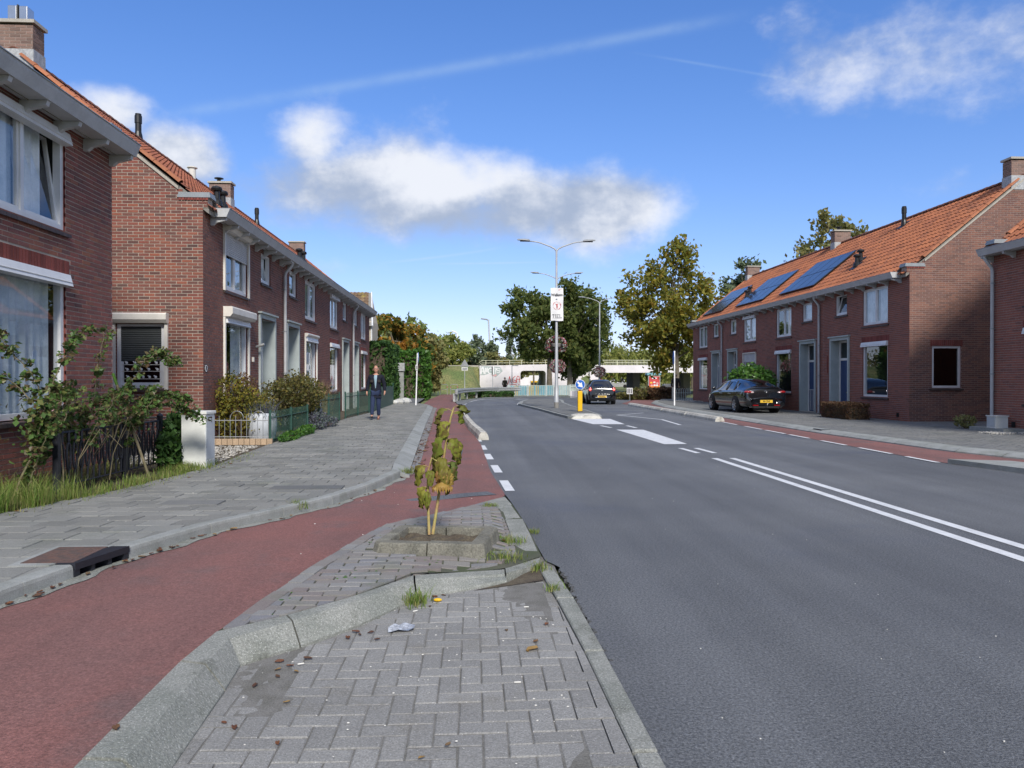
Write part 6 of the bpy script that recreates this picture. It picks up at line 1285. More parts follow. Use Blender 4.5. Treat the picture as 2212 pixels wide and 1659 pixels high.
# ------------------------------------------------------------------ poles, signs
def pole(name, lab, cat, x, y, z0, z1, r, top=None, m='pole_grey', group=None):
    rt = thing(name, lab, cat, (x, y, z0), group); tx, ty = top or (x, y); MB().tube([(x, y, z0 - .05), (x + (tx - x) * .45, y + (ty - y) * .45, z0 + (z1 - z0) * .45), (tx, ty, z1)], [r, r, r * .92], 10).build('pole', m, rt, smooth=True); return rt
def disc(mb, c, r, n, axis, t=.01, seg=28):
    a = Vector(axis).normalized(); return mb.tube([Vector(c) - a * t / 2, Vector(c) + a * t / 2], r, seg)
rt = pole('sign_pole', 'leaning slim pole with an edge-on blue round sign on the west sidewalk', 'sign', -3.02, 40.6, .12, 2.88, .035, (-2.93, 40.6), 'sign_white')
m = MB().mat('sign_blue'); disc(m, (-2.89, 40.58, 2.62), .30, 0, (1, .12, 0), .02); m.mat('sign_white'); disc(m, (-2.905, 40.58, 2.62), .31, 0, (1, .12, 0), .01); m.build('round_sign', None, rt)
m = MB().mat('sign_white'); m.obox((-2.97, 40.55, 2.12), (.11, .02, .28)); m.mat('print_black').obox((-2.96, 40.537, 2.12), (.05, .004, .2)); m.build('small_plate', None, rt)
rt = pole('sign_pole', 'slim pole with an edge-on blue round sign beside the east pavement', 'sign', 10.7, 39.8, .1, 3.0, .035, None, 'sign_white')
m = MB().mat('sign_blue'); disc(m, (10.64, 39.78, 2.62), .36, 0, (1, -.16, 0), .02); m.mat('sign_white'); disc(m, (10.655, 39.78, 2.62), .37, 0, (1, -.16, 0), .01); m.build('round_sign', None, rt)
rt = pole('sign_pole', 'pole with a small speed sign board by the bike barriers', 'sign', -3.35, 74, .0, 2.9, .035)
m = MB().mat('sign_white'); m.box(-3.55, -3.15, 73.93, 73.96, 2.15, 2.85); m.mat('print_red'); ring = [(-3.31 + .11 * math.cos(a), 73.925, 2.62 + .11 * math.sin(a)) for a in np.linspace(0, 6.283, 17)]; m.tube(ring, .02, 5); m.mat('print_black').box(-3.53, -3.47, 73.92, 73.93, 2.18, 2.82); m.box(-3.38, -3.24, 73.92, 73.93, 2.28, 2.42); m.build('sign_board', None, rt)
text('sign_number', '30', .13, (-3.31, 73.92, 2.62), (PI / 2, 0, 0), 'print_black', rt, bold=.006)
rt = pole('sign_pole', 'pole showing the grey back of a triangular warning sign with a plate below', 'sign', -.75, 72, .0, 3.35, .035)
m = MB().mat('grey_metal'); m.add([(-1.17, 71.95, 2.68), (-.33, 71.95, 2.68), (-.75, 71.95, 3.4), (-1.17, 71.93, 2.68), (-.33, 71.93, 2.68), (-.75, 71.93, 3.4)], [(0, 1, 2), (3, 4, 5), (0, 1, 4, 3), (1, 2, 5, 4), (2, 0, 3, 5)]); m.build('triangle_sign', None, rt)
m = MB().mat('sign_white'); m.box(-1.04, -.46, 71.94, 71.95, 2.32, 2.62); m.mat('grey_metal').box(-.98, -.52, 71.93, 71.94, 2.38, 2.56); m.build('lower_plate', None, rt)
rt = pole('sign_pole', 'pole with an edge-on sign in front of the tagged wall', 'sign', 1.85, 70, .0, 2.6, .035); m = MB().mat('sign_white'); m.obox((1.87, 69.95, 2.3), (.12, .3, .75), .2); m.mat('print_black').obox((1.80, 69.93, 2.3), (.03, .3, .72), .2); m.build('sign_board', None, rt)
rt = pole('street_lamp', 'short lamp post with a square head in front of the viaduct wall', 'street lamp', 4.35, 84, .0, 3.0, .05); MB().box(4.35, 5.05, 83.9, 84.1, 2.95, 3.05).build('lamp_head', 'galvanised', rt)
rt = pole('street_lamp', 'distant white lamp post on the skyline over the light green tree', 'street lamp', -2.2, 110, .0, 8.1, .09, None, 'sign_white'); MB().tube([(-2.2, 110, 8.05), (-2.5, 110, 8.3), (-3.0, 110, 8.45)], [.09, .1, .12], 6).build('lamp_head', 'sign_white', rt)
rt = pole('street_lamp', 'distant tall lamp mast on the skyline right of the blue green tree', 'street lamp', 3.1, 120, .0, 10.9, .13, (2.5, 120)); MB().tube([(2.5, 120, 10.8), (2.1, 120, 10.95), (1.3, 120, 11.05)], [.1, .12, .1], 6).build('lamp_head', 'galvanised', rt)
for i, x in enumerate((15.1, 23.1)): rt = pole('street_lamp', ('distant lamp post above the railing left of the willows', 'distant lamp post above the railing before the wide willow')[i], 'street lamp', x * .78 + (0 if i == 0 else .6), 112, .0, 6.6, .07); MB().tube([(x * .78 + (0 if i == 0 else .6), 112, 6.6), (x * .78 + 1.5, 112, 7.0)], .06, 6).build('lamp_arm', 'pole_grey', rt)
# barriers of the bike path, bollard, concrete post
for i, (x, lab) in enumerate(((-3.95, 'leftmost'), (-2.72, 'middle'), (-1.75, 'rightmost'))):
    rt = thing('hoop_barrier', lab + ' tubular hoop barrier at the far end of the bike path', 'barrier', (x, 72, 0), 'hoop barriers across the bike path'); w = .32
    MB().tube([(x - w, 72, 0), (x - w, 72, .93), (x - w + .06, 72, 1.0), (x + w - .06, 72, 1.0), (x + w, 72, .93), (x + w, 72, 0)], .03, 6).build('hoop', 'galvanised', rt); MB().tube([(x - w, 72, .52), (x + w, 72, .52)], .022, 6).build('cross_bar', 'galvanised', rt)
    for s in (-w, w): MB().tube([(x + s, 72, .7), (x + s, 72, .8)], .034, 6).build('red_band', 'print_red', rt)
tag(MB().lathe([(.2, 0), (.2, .55), (.12, .68), (.02, .7)], (-3.75, 60.5, 0), 10).build('bollard', 'kerb_grey'), 'stubby grey stone bollard at the foot of the light green hedge', 'bollard')
rt = thing('concrete_post', 'tall grey concrete gate post with a lamp box between the two hedges', 'post', (-4.85, 52, 0)); MB().box(-5.0, -4.68, 51.9, 52.2, 0, 2.6).build('post', 'kerb_grey', rt); MB().box(-5.05, -4.62, 51.8, 52.2, 2.05, 2.6).build('lamp_box', 'galvanised', rt)
# guard rail
rt = thing('guard_rail', 'galvanised steel guard rail curving along the left carriageway', 'guard rail', (-1.1, 50.3, 0)); GR = [(-1.12, 50.3), (-1.05, 52), (-.75, 55.5), (-.1, 59.5), (.9, 63), (2.2, 65.4), (3.6, 66.6), (4.6, 67)]
def rail(zs, off): 
    R = []
    for i, p in enumerate(GR):
        a = Vector(GR[max(0, i - 1)]); b = Vector(GR[min(len(GR) - 1, i + 1)]); t = (b - a).normalized(); n = Vector((t.y, -t.x)); R.append([(p[0] + n.x * o, p[1] + n.y * o, z) for o, z in zip(off, zs)])
    return MB().grid(R)
rail((.48, .52, .58, .63, .68, .74, .79, .80), (.05, .10, .10, .05, .10, .10, .05, -.05)).build('rail', 'galvanised', rt); rail((.79, .80, .80, .79), (-.25, -.24, .06, .06)).build('top_flange', 'galvanised', rt)
m = MB(); m.grid([[(-1.07 + .11 * math.cos(a), 50.25 - .1 * math.sin(a), z) for z in (.5, .82)] for a in np.linspace(-.5, PI + .5, 7)]).build('end_cap', 'galvanised', rt)
from mathutils.geometry import intersect_line_line
acc = 0; last = Vector(GR[0])
for k in range(9):
    t = k / 8 * (len(GR) - 1) if k else .02; i = min(len(GR) - 2, int(t)); p = Vector(GR[i]).lerp(Vector(GR[i + 1]), t - i); MB().box(p.x - .18, p.x - .02, p.y, p.y + .12, 0, .55).build('post', 'galvanised', rt)
for s in (.4, .8, 1.3): MB().box(-1.25 + s * .06, -1.1 + s * .06, 50.3 + s * 1.1, 50.42 + s * 1.1, 0, .55).build('post', 'galvanised', rt)
# striped colour railing along the cycle underpass
rt = thing('striped_railing', 'railing of blue yellow and grey vertical bars behind the left carriageway', 'railing', (3.3, 66.3, 0)); A = Vector((3.1, 66.6, 0)); B = Vector((8.6, 67.4, 0)); n = 108; bars = []
pc = {k: proto('bar', [(a * .02, b * .012, c) for a in (-1, 1) for b in (-1, 1) for c in (0, 1)], BF, k) for k in ('bar_blue', 'bar_yellow', 'bar_grey', 'bar_pale')}
for i in range(n):
    p = A.lerp(B, i / (n - 1)); u = i / n; k = 'bar_yellow' if (.10 < u < .17 or .30 < u < .42 or .44 < u < .5) and i % 3 else 'bar_pale' if u > .72 and i % 2 else 'bar_blue' if i % 4 else 'bar_grey'; bars.append((pc[k], (p.x, p.y, .05), (0, 0, .14), (1, 1, .88)))
pieces(rt, 'bar', bars, 108)
for z in (.08, .93): MB().tube([A + Vector((0, 0, z)), B + Vector((0, 0, z))], .025, 6).build('rail', 'bar_grey', rt)
for u in (0, .02, .32, .62, .74, 1.): p = A.lerp(B, u); MB().box(p.x - .06, p.x + .06, p.y - .05, p.y + .05, 0, 1.0).build('post', 'bar_grey', rt)
rt = thing('retaining_wall', 'low white retaining wall with a railing leading down to the underpass', 'wall', (11, 75, 0)); W0 = Vector((8.7, 67.4, 0)); W1 = Vector((13.6, 84.6, 0)); d = (W1 - W0); nn = Vector((d.y, -d.x, 0)).normalized() * .12
m = MB(); m.add([W0 + Vector((0, 0, -.8)), W0 + nn + Vector((0, 0, -.8)), W1 + nn + Vector((0, 0, -1.2)), W1 + Vector((0, 0, -1.2)), W0 + Vector((0, 0, .42)), W0 + nn + Vector((0, 0, .42)), W1 + nn + Vector((0, 0, .42)), W1 + Vector((0, 0, .42))], [(0, 1, 5, 4), (1, 2, 6, 5), (2, 3, 7, 6), (3, 0, 4, 7), (4, 5, 6, 7)]); m.build('wall', 'concrete_white', rt)
for z in (.75, 1.0): MB().tube([W0 + Vector((0, 0, z)), W1 + Vector((0, 0, z))], .03, 5).build('rail', 'bar_pale', rt)
for i in range(12): p = W0.lerp(W1, i / 11); MB().box(p.x - .03, p.x + .03, p.y - .03, p.y + .03, .4, 1.0).build('post', 'bar_pale', rt)
for i in range(70): p = W0.lerp(W1, i / 69); MB().box(p.x - .015, p.x + .015, p.y - .012, p.y + .012, .42, .95).build('bar', 'bar_pale', rt)
# ------------------------------------------------------------------ viaduct
rt = thing('viaduct', 'white concrete viaduct with a bicycle tunnel and a wide road opening', 'viaduct', (14, 88, 0)); fy = 86.
m = MB(); zt = 3.14
def rounded(u0, u1, z0, z1, r, n=5): return [(u0, z0), (u0, z1 - r)] + [(u0 + r - r * math.cos(a), z1 - r + r * math.sin(a)) for a in np.linspace(0, PI / 2, n)][1:] + [(u1 - r + r * math.sin(a), z1 - r + r * math.cos(a)) for a in np.linspace(0, PI / 2, n)] + [(u1, z0)]
hole = rounded(5.42, 8.3, -.3, 2.46, .35); outer = [(.8, -.3), (.8, 3.0), (4.5, 3.10), (8.3, 3.18), (13.5, 3.2), (13.5, -.3)]
poly = [(.8, -.3)] + [(.8, 3.0), (4.5, 3.10), (8.3, 3.18), (13.5, 3.2), (13.5, -.3)] + hole[::-1]
tri = tessellate_polygon([[Vector((a, b, 0)) for a, b in poly]]); m.add([(a, fy, b) for a, b in poly], [tuple(t) for t in tri]); n = len(hole)
m.add([(a, y, b) for y in (fy, fy + 9) for a, b in hole], [(i, i + 1, n + i + 1, n + i) for i in range(n - 1)]); m.build('tunnel_wall', 'concrete_white', rt)
MB().box(.8, 13.5, fy + .02, fy + 9, 2.6, 3.1).build('deck', 'concrete_dark', rt); MB().box(13.4, 50, fy, fy + .3, 2.24, 3.10).build('edge_beam', 'concrete_white', rt); MB().box(13.4, 50, fy + .31, fy + 9, 2.3, 3.0).build('deck', 'concrete_dark', rt)
MB().box(13.35, 14.3, fy + .1, fy + 9, -1.2, 2.25).build('abutment', 'concrete_white', rt); MB().box(13.3, 13.6, fy - .5, fy + .08, -1, 3.05).build('abutment_fin', 'concrete_white', rt)
for x in (20.3, 26.4): MB().box(x, x + .42, fy + .3, fy + .9, -1.2, 2.3).build('pillar', 'concrete_white', rt); MB().box(x - 1.1, x - .3, fy + 4, fy + 8, -1.2, 2.3).build('pillar', 'concrete_dark', rt)
MB().box(-9, .8, fy + .6, fy + .9, 2.7, 3.08).build('parapet', 'cement', rt)
MB().box(.78, .9, fy - .05, fy + .5, 2.0, 3.0).build('wing_wall', 'concrete_white', rt)
for z in (3.38, 3.66): MB().tube([(1.0, fy + .1, z - .06), (8, fy + .1, z), (13.6, fy + .1, z)], .03, 5).build('handrail', 'rail_cream', rt); MB().tube([(13.6, fy + .1, z), (50, fy + .1, z)], .035, 5).build('handrail', 'rail_cream', rt)
MB().tube([(1.5, fy + .1, 3.1), (1.0, fy + .1, 3.15), (.75, fy + .1, 3.4), (1.1, fy + .1, 3.6)], .03, 5).build('handrail', 'rail_cream', rt)
for i in range(10): x = 1.5 + i * 1.35; MB().box(x - .03, x + .03, fy + .07, fy + .13, 3.08, 3.64).build('rail_post', 'rail_cream', rt)
for i in range(16): x = 14.2 + i * 2.3; MB().box(x - .045, x + .045, fy + .06, fy + .14, 3.1, 3.68).build('rail_post', 'rail_cream', rt)
bp = proto('rail_bar', [(a * .015, b * .01, c) for a in (-1, 1) for b in (-1, 1) for c in (0, 1)], BF, 'rail_cream'); pieces(rt, 'rail_bar', [(bp, (13.9 + i * .17, fy + .1, 3.1), (0, 0, 0), (1, 1, .5)) for i in range(150)], 150)
# graffiti: red tag and black-white piece, painted flat on the wall
gr = MB().mat('print_red'); y = fy - .006
def stroke(mb, pts, w=.05): 
    for a, b in zip(pts[:-1], pts[1:]):
        a = Vector((a[0], 0, a[1])); b = Vector((b[0], 0, b[1])); t = (b - a).normalized() * w * .4; nn = Vector((-(b - a).z, 0, (b - a).x)).normalized() * w; mb.add([(v.x, y + U(-.001, .001), v.z) for v in (a - t - nn, b + t - nn, b + t + nn, a - t + nn)], [(0, 1, 2, 3)])
X0, Z0 = 4.05, 1.05
for pts in ([(0, 0), (.12, .75), (.15, .85), (.30, .1), (.42, .05), (.46, .85)], [(.85, .85), (.6, .7), (.55, .4), (.58, .1), (.9, .05), (.95, .3), (.72, .35)], [(1.0, .05), (1.02, .6), (1.12, .88), (1.3, .85), (1.38, .5), (1.40, .1)], [(1.0, .45), (1.2, .5), (1.45, .42)], [(-.05, -.05), (-.2, -.35), (.1, -.25), (.5, -.15), (.95, -.2), (1.25, -.6), (1.3, -.15), (1.2, -.4)]): stroke(gr, [(X0 + a * .92, Z0 + b * .9) for a, b in pts], .035)
gr.build('red_tag', None, rt)
gr = MB().mat('bar_grey')
bl = [(.85, 1.95), (.85, 2.95), (1.6, 2.98), (3.1, 2.9), (3.4, 2.4), (3.0, 2.05), (2.6, 1.7), (2.2, 1.95), (1.8, 2.1), (1.3, 1.95)]
gr.add([(a, fy - .004, b) for a, b in bl], [tuple(t) for t in tessellate_polygon([[Vector((a, b, 0)) for a, b in bl]])]); y = fy - .01; gr.mat('sign_white')
for pts in ([(.95, 2.1), (1.05, 2.75), (1.2, 2.8), (1.3, 2.1)], [(1.0, 2.4), (1.25, 2.4)], [(1.4, 2.1), (1.45, 2.75), (1.6, 2.3), (1.65, 2.78)]): stroke(gr, pts, .07)
stroke(gr, [(2.05 + .3 * math.cos(a), 2.42 + .33 * math.sin(a)) for a in np.linspace(0, 6.28, 15)], .07); stroke(gr, [(2.9 + .2 * math.cos(a), 2.6 + .12 * math.sin(a)) for a in np.linspace(.3, 4.6, 8)] + [(2.9 + .2 * math.cos(a), 2.35 - .12 * math.sin(a)) for a in np.linspace(-1.4, 2.6, 8)], .045)
stroke(gr, [(2.5, 2.75), (2.75, 2.7), (2.62, 2.72), (2.6, 2.1)], .04); stroke(gr, [(1.95, 2.5), (2.0, 2.45), (2.1, 2.45), (2.15, 2.5)], .02); gr.mat('print_pink'); stroke(gr, [(2.2, 1.95), (2.5, 1.85), (2.7, 1.95), (2.5, 2.0)], .06); gr.build('painted_piece', None, rt)
# advertising board under the road opening
rt = thing('advertising_board', 'red advertising board with a white oval and food picture beside the viaduct pillar', 'billboard', (20.2, 83.6, -.5)); MB().box(19.5, 20.85, 83.5, 83.75, .35, 1.86).build('frame', 'galvanised', rt); m = MB().mat('print_red'); m.box(19.58, 20.77, 83.47, 83.49, .45, 1.8)
mat('print_orange', (.75, .22, .02), .6); mat('print_yellow', (.8, .5, .05), .6); m.mat('print_orange').box(19.58, 20.77, 83.463, 83.468, .45, .8); m.mat('sign_white'); disc(m, (20.17, 83.46, 1.6), .12, 0, (0, 1, 0), .004); m.add([(20.17 + .3 * math.cos(a), 83.458, 1.6 + .1 * math.sin(a)) for a in np.linspace(0, 5.9, 14)], [tuple(range(14))])
for i, (a, b, c) in enumerate(((-.35, 1.1, 'print_yellow'), (0, 1.15, 'blind'), (.33, 1.05, 'print_pink'), (-.3, .8, 'print_pink'), (.03, .82, 'sign_white'), (.3, .82, 'sign_white'))): m.mat(c); m.add([(20.17 + a + .14 * math.cos(t), 83.455, b + .1 * math.sin(t)) for t in np.linspace(0, 5.5, 9)], [tuple(range(9))])
m.build('poster', None, rt); MB().box(19.35, 20.9, 83.4, 84.4, 1.95, 2.2).build('canopy', 'bar_blue', rt)
for x in (19.6, 20.75): MB().box(x - .04, x + .04, 83.6, 83.7, -1, .35).build('leg', 'galvanised', rt)
rt = thing('info_board', 'small white information board on a pole beside the heath bushes', 'sign', (11.1, 53.2, 0)); MB().tube([(11.1, 53.2, 0), (11.1, 53.2, .5)], .02, 6).build('pole', 'galvanised', rt); m = MB().mat('sign_white'); m.box(10.88, 11.3, 53.17, 53.2, .45, .88)
m.mat('print_grey'); [m.box(10.93 + i * .12, 11.01 + i * .12, 53.163, 53.168, .5, .83) for i in range(3)]; m.build('board', None, rt)
rt = thing('hooped_railing', 'grey green hooped railing beside the far end of the east row', 'railing', (13.8, 49.4, .1))
for i in range(8): x = 13.3 + i * .15; MB().tube([(x, 49.4, .1), (x, 49.4, .8)] + [(x + .055 * (1 - math.cos(a)), 49.4, .8 + .09 * math.sin(a)) for a in np.linspace(.5, PI - .3, 4)] + [(x + .11, 49.4, .1)], .011, 5).build('hoop_bar', 'bar_pale', rt)
for z in (.25, .6): MB().tube([(13.2, 49.4, z), (14.45, 49.4, z)], .013, 5).build('rail', 'bar_pale', rt)
MB().box(13.12, 13.22, 49.35, 49.45, .1, .98).build('post', 'kerb_grey', rt)
tag(bevel(MB().box(14.0, 14.7, 55.0, 55.5, .0, 1.15).build('street_cabinet', 'galvanised'), .02), 'low dark grey street cabinet behind the hooped railing', 'cabinet')
# far shop front, cars and wall beyond the viaduct
rt = thing('shop_front', 'distant white and red shop front seen through the road opening', 'building', (28, 150, 0)); MB().box(26.2, 32.5, 150, 156, 0, 2.5).build('wall', 'sign_white', rt); MB().box(26.2, 32.6, 149.8, 149.95, 1.9, 2.9).build('fascia', 'print_red', rt); MB().box(25.0, 26.0, 149.8, 150.2, 0, 2.2).build('red_panel', 'print_red', rt)
for i in range(3): MB().box(27 + i * 1.8, 28.3 + i * 1.8, 149.9, 149.98, .6, 1.7).build('window', 'glass_dark', rt)
rt = thing('yellow_container', 'yellow container seen through the bicycle tunnel', 'container', (10.9, 128, 0)); MB().box(9.9, 12.0, 128, 130, .0, 1.2).build('body', 'yellow_post', rt); MB().box(9.9, 11.0, 127.98, 128, .5, .95).build('window', 'plastic_black', rt)
MB().box(2, 24, 143, 143.3, 0, 2.2).build('distant_wall', 'concrete_white', kind='structure')

# ------------------------------------------------------------------ lamps
def lamp_post(lab, x, y, z0, zj, flower=None, banner=False):
    rt = thing('street_lamp', lab, 'street lamp', (x, y, z0), 'double armed street lamps'); m = MB()
    m.tube([(x, y, z0), (x, y, z0 + 1.0), (x, y, z0 + 1.05), (x, y, z0 + 3.6), (x, y, z0 + 3.65), (x, y, zj)], [.105, .10, .08, .075, .062, .050], 12); m.build('pole', 'pole_grey', rt, smooth=True); MB().tube([(x, y, z0), (x, y, z0 + .28)], .115, 12).build('pole_foot', 'concrete_dark', rt)
    for s in (-1, 1):
        q = [(x, y, zj - .02), (x + s * .10, y, zj + .10), (x + s * .30, y, zj + .2), (x + s * .8, y, zj + .38), (x + s * 1.0, y, zj + .42), (x + s * 1.33, y, zj + .45)]
        MB().tube(q, [.04, .036, .033, .03, .028, .028], 8).build('arm', 'pole_grey', rt, smooth=True)
        h = MB(); R = []
        for t, w, t1, b1 in ((0, .06, .04, -.03), (.05, .10, .07, -.04), (.25, .13, .075, -.035), (.48, .11, .06, -.01), (.60, .04, .045, .02)):
            X = x + s * (1.28 + t); Z = zj + .46 + t * .06; R.append([(X, y - w, Z), (X, y - w * .6, Z + t1), (X, y + w * .6, Z + t1), (X, y + w, Z), (X, y + w * .7, Z + b1), (X, y - w * .7, Z + b1), (X, y - w, Z)])
        h.grid(R); h.add(R[0][:6], [tuple(range(6))]); h.add(R[-1][:6], [tuple(range(6))]); lh = h.build('lamp_head', 'galvanised', rt, smooth=True)
        MB().box(x + s * 1.36 - .01 * s, x + s * 1.75, y - .07, y + .07, zj + .430, zj + .447).build('lens', 'iron_black', lh) if s > 0 else MB().box(x - 1.75, x - 1.36, y - .07, y + .07, zj + .430, zj + .447).build('lens', 'iron_black', lh)
    return rt
lp1 = lamp_post('nearest double armed street lamp carrying the banner', 4.02, 36.3, .11, 7.66); lp2 = lamp_post('second double armed street lamp, its pole hidden behind the nearest one', 6.0, 54, .1, 8.6); lp3 = lamp_post('third double armed street lamp behind the dark green car', 11.1, 66, -.4, 8.17)
random.seed(81)
def flowers(lab, x, y, z, r, open_=False):
    rt = thing('flower_basket', lab, 'flower basket', (x, y, z), 'hanging flower baskets'); MB().lathe([(r * .38, -r * .25), (r * .46, 0), (r * .44, .02)], (x, y, z + (r * .15 if open_ else 0)), 18).build('basket', 'concrete_dark', rt); MB().tube([(x, y, z + r * .1), (x, y, z + r * .2)], r * .1, 6).build('bracket', 'iron_black', rt)
    lv = MB(); pts = []
    while len(pts) < (900 if open_ else 1300):
        v = Vector((random.gauss(0, 1), random.gauss(0, 1), random.gauss(0, 1))).normalized() * U(.75, 1.)
        if open_ and (v.y < -.35 and abs(v.x) < .62 or v.z < -.6): continue
        pts.append((x + v.x * r, y + v.y * r * (.8), z + v.z * r * .88))
    leaf_quads(lv, pts, .085, asp=1.1); lv.build('flowers', 'flower', rt)
flowers('upper flower basket on the nearest lamp, its dark tub showing', 4.02, 36.5, 3.12, .54, True); flowers('round pink and white flower ball low on the second street lamp', 6.05, 53.95, 2.42, .6); flowers('white and red flower ball on the third street lamp behind the car', 11.1, 65.9, 2.12, .57)
# banner
bn = thing('banner', 'white welcome banner with red emblem hung on the nearest lamp pole', 'banner', (4.02, 36.2, 4.29)); bx, by = 4.03, 36.18
R = []
for i in range(9): z = 4.29 + 1.57 * i / 8; R.append([(bx + (j / 6 - .5) * .60 + .006 * math.sin(i * 1.3), by + .012 * math.sin(i * .9 + j), z + .012 * math.sin(j * 1.1) * (1 if i in (0, 8) else 0)) for j in range(7)])
MB().grid(R).build('cloth', 'sign_white', bn, smooth=True)
for z in (4.31, 5.85): MB().tube([(bx - .30, by + .02, z), (bx + .30, by + .02, z)], .012, 6).build('crossbar', 'galvanised', bn)
fr = (PI / 2, 0, 0); ty = by - .022
text('lettering', 'Welkom', .155, (bx, ty, 5.53), fr, 'print_grey', bn, bold=.007)
m = MB().mat('print_grey'); sx = bx - .235; zb_, zt_ = 4.45, 4.60; t = .022
def bar(x0, x1, z0, z1): m.box(x0, x1, ty - .002, ty, z0, z1)
bar(sx, sx + .12, zt_ - .016, zt_); bar(sx + .049, sx + .071, zb_, zt_); bar(sx + .03, sx + .09, zb_, zb_ + .008); bar(sx, sx + .008, zt_ - .04, zt_); bar(sx + .112, sx + .12, zt_ - .04, zt_)
bar(sx + .155, sx + .177, zb_, zt_); bar(sx + .137, sx + .195, zb_, zb_ + .008); bar(sx + .137, sx + .195, zt_ - .008, zt_)
bar(sx + .225, sx + .247, zb_, zt_); bar(sx + .21, sx + .325, zb_, zb_ + .012); bar(sx + .21, sx + .325, zt_ - .012, zt_); bar(sx + .247, sx + .30, zb_ + .07, zb_ + .08); bar(sx + .317, sx + .325, zb_, zb_ + .035); bar(sx + .317, sx + .325, zt_ - .035, zt_)
bar(sx + .36, sx + .382, zb_, zt_); bar(sx + .345, sx + .47, zb_, zb_ + .012); bar(sx + .345, sx + .395, zt_ - .008, zt_); bar(sx + .462, sx + .47, zb_, zb_ + .045); bar(sx + .0, sx + .47, zb_ - .05, zb_ - .043); m.build('lettering', None, bn)
m = MB().mat('print_red'); c = (bx, 5.02)
for a in np.linspace(.3, 6.1, 17): r = .015 + .008 * (int(a * 7) % 2); m.mat('print_red' if int(a * 5) % 2 else 'print_pink'); m.ell((c[0] + .185 * math.cos(a + 1.5), ty - .002, c[1] + .185 * math.sin(a + 1.5)), (r, .002, r * 1.3), 7, 4)
m.mat('print_red'); m.ell((c[0], ty, c[1] + .02), (.03, .002, .065), 8, 6); m.tube([(c[0] - .01, ty, c[1]), (c[0] - .025, ty, c[1] - .13)], .012, 5); m.tube([(c[0] + .015, ty, c[1]), (c[0] + .025, ty, c[1] - .13)], .012, 5); m.tube([(c[0] - .02, ty, c[1] + .04), (c[0] - .075, ty, c[1] + .09)], .009, 5); m.tube([(c[0] + .02, ty, c[1] + .04), (c[0] + .05, ty, c[1] + .1)], .009, 5)
m.ell((bx + .10, ty, 5.77), (.022, .002, .032), 7, 5); m.mat('print_pink').ell((bx + .19, ty, 5.80), (.02, .002, .022), 7, 5); m.mat('old_paint').ell((bx - .02, ty, 5.33), (.05, .002, .025), 8, 5); m.build('emblem', None, bn)
# keep right bollard
rt = thing('traffic_bollard', 'yellow traffic bollard with a round blue keep right arrow sign', 'bollard', (4.57, 32.2, .11)); bx, by = 4.57, 32.2
bevel(MB().box(bx - .097, bx + .097, by - .09, by + .09, .11, 1.0).build('post', 'yellow_post', rt), .02, 2); MB().box(bx - .10, bx + .10, by - .095, by + .095, .08, .14).build('foot', 'iron_black', rt); MB().tube([(bx, by, 1.0), (bx, by, 1.06)], .05, 8).build('neck', 'iron_black', rt)
m = MB().mat('sign_white'); disc(m, (bx + .01, by, 1.27), .215, 0, (0, 1, 0), .05); m.mat('sign_blue'); disc(m, (bx + .01, by - .028, 1.27), .195, 0, (0, 1, 0), .006)
m.mat('sign_white'); ar = [(-.135, .085), (-.085, .135), (.0, .05), (.055, .105), (.115, -.125), (-.115, -.075), (-.055, -.02), ]
m.add([(bx + .01 + a, by - .034, 1.27 + b) for a, b in ar], [tuple(q) for q in tessellate_polygon([[Vector((a, b, 0)) for a, b in ar]])]); m.lathe([(.03, 0), (.025, .02), (.005, .035)], (bx + .01, by, 1.485), 8); m.build('round_sign', None, rt)
# ------------------------------------------------------------------ cars
def eval_parts(mb, names, parent, levels=2, mods=None):
    """smooth a cage and split it into one object per material"""
    me = D.meshes.new('cage'); me.from_pydata([tuple(v) for v in mb.v], [], mb.f)
    for k in mb.m: me.materials.append(MT[k])
    me.polygons.foreach_set('material_index', mb.mi); o = D.objects.new('cage', me); COL.objects.link(o)
    md = o.modifiers.new('s', 'SUBSURF'); md.levels = levels; dg = bpy.context.evaluated_depsgraph_get(); ev = o.evaluated_get(dg); em = ev.to_mesh()
    V = [tuple(v.co) for v in em.vertices]; F = [(tuple(p.vertices), p.material_index) for p in em.polygons]; ev.to_mesh_clear(); D.objects.remove(o); out = []
    for i, k in enumerate(mb.m):
        fs = [f for f, mi in F if mi == i]
        if not fs: continue
        idx = sorted({v for f in fs for v in f}); mp = {v: j for j, v in enumerate(idx)}; q = MB(); q.v = [V[v] for v in idx]; q.f = [tuple(mp[v] for v in f) for f in fs]; q.mi = [0] * len(q.f); q.m = [k]
        out.append(q.build(names[k], k, parent, smooth=True))
    return out
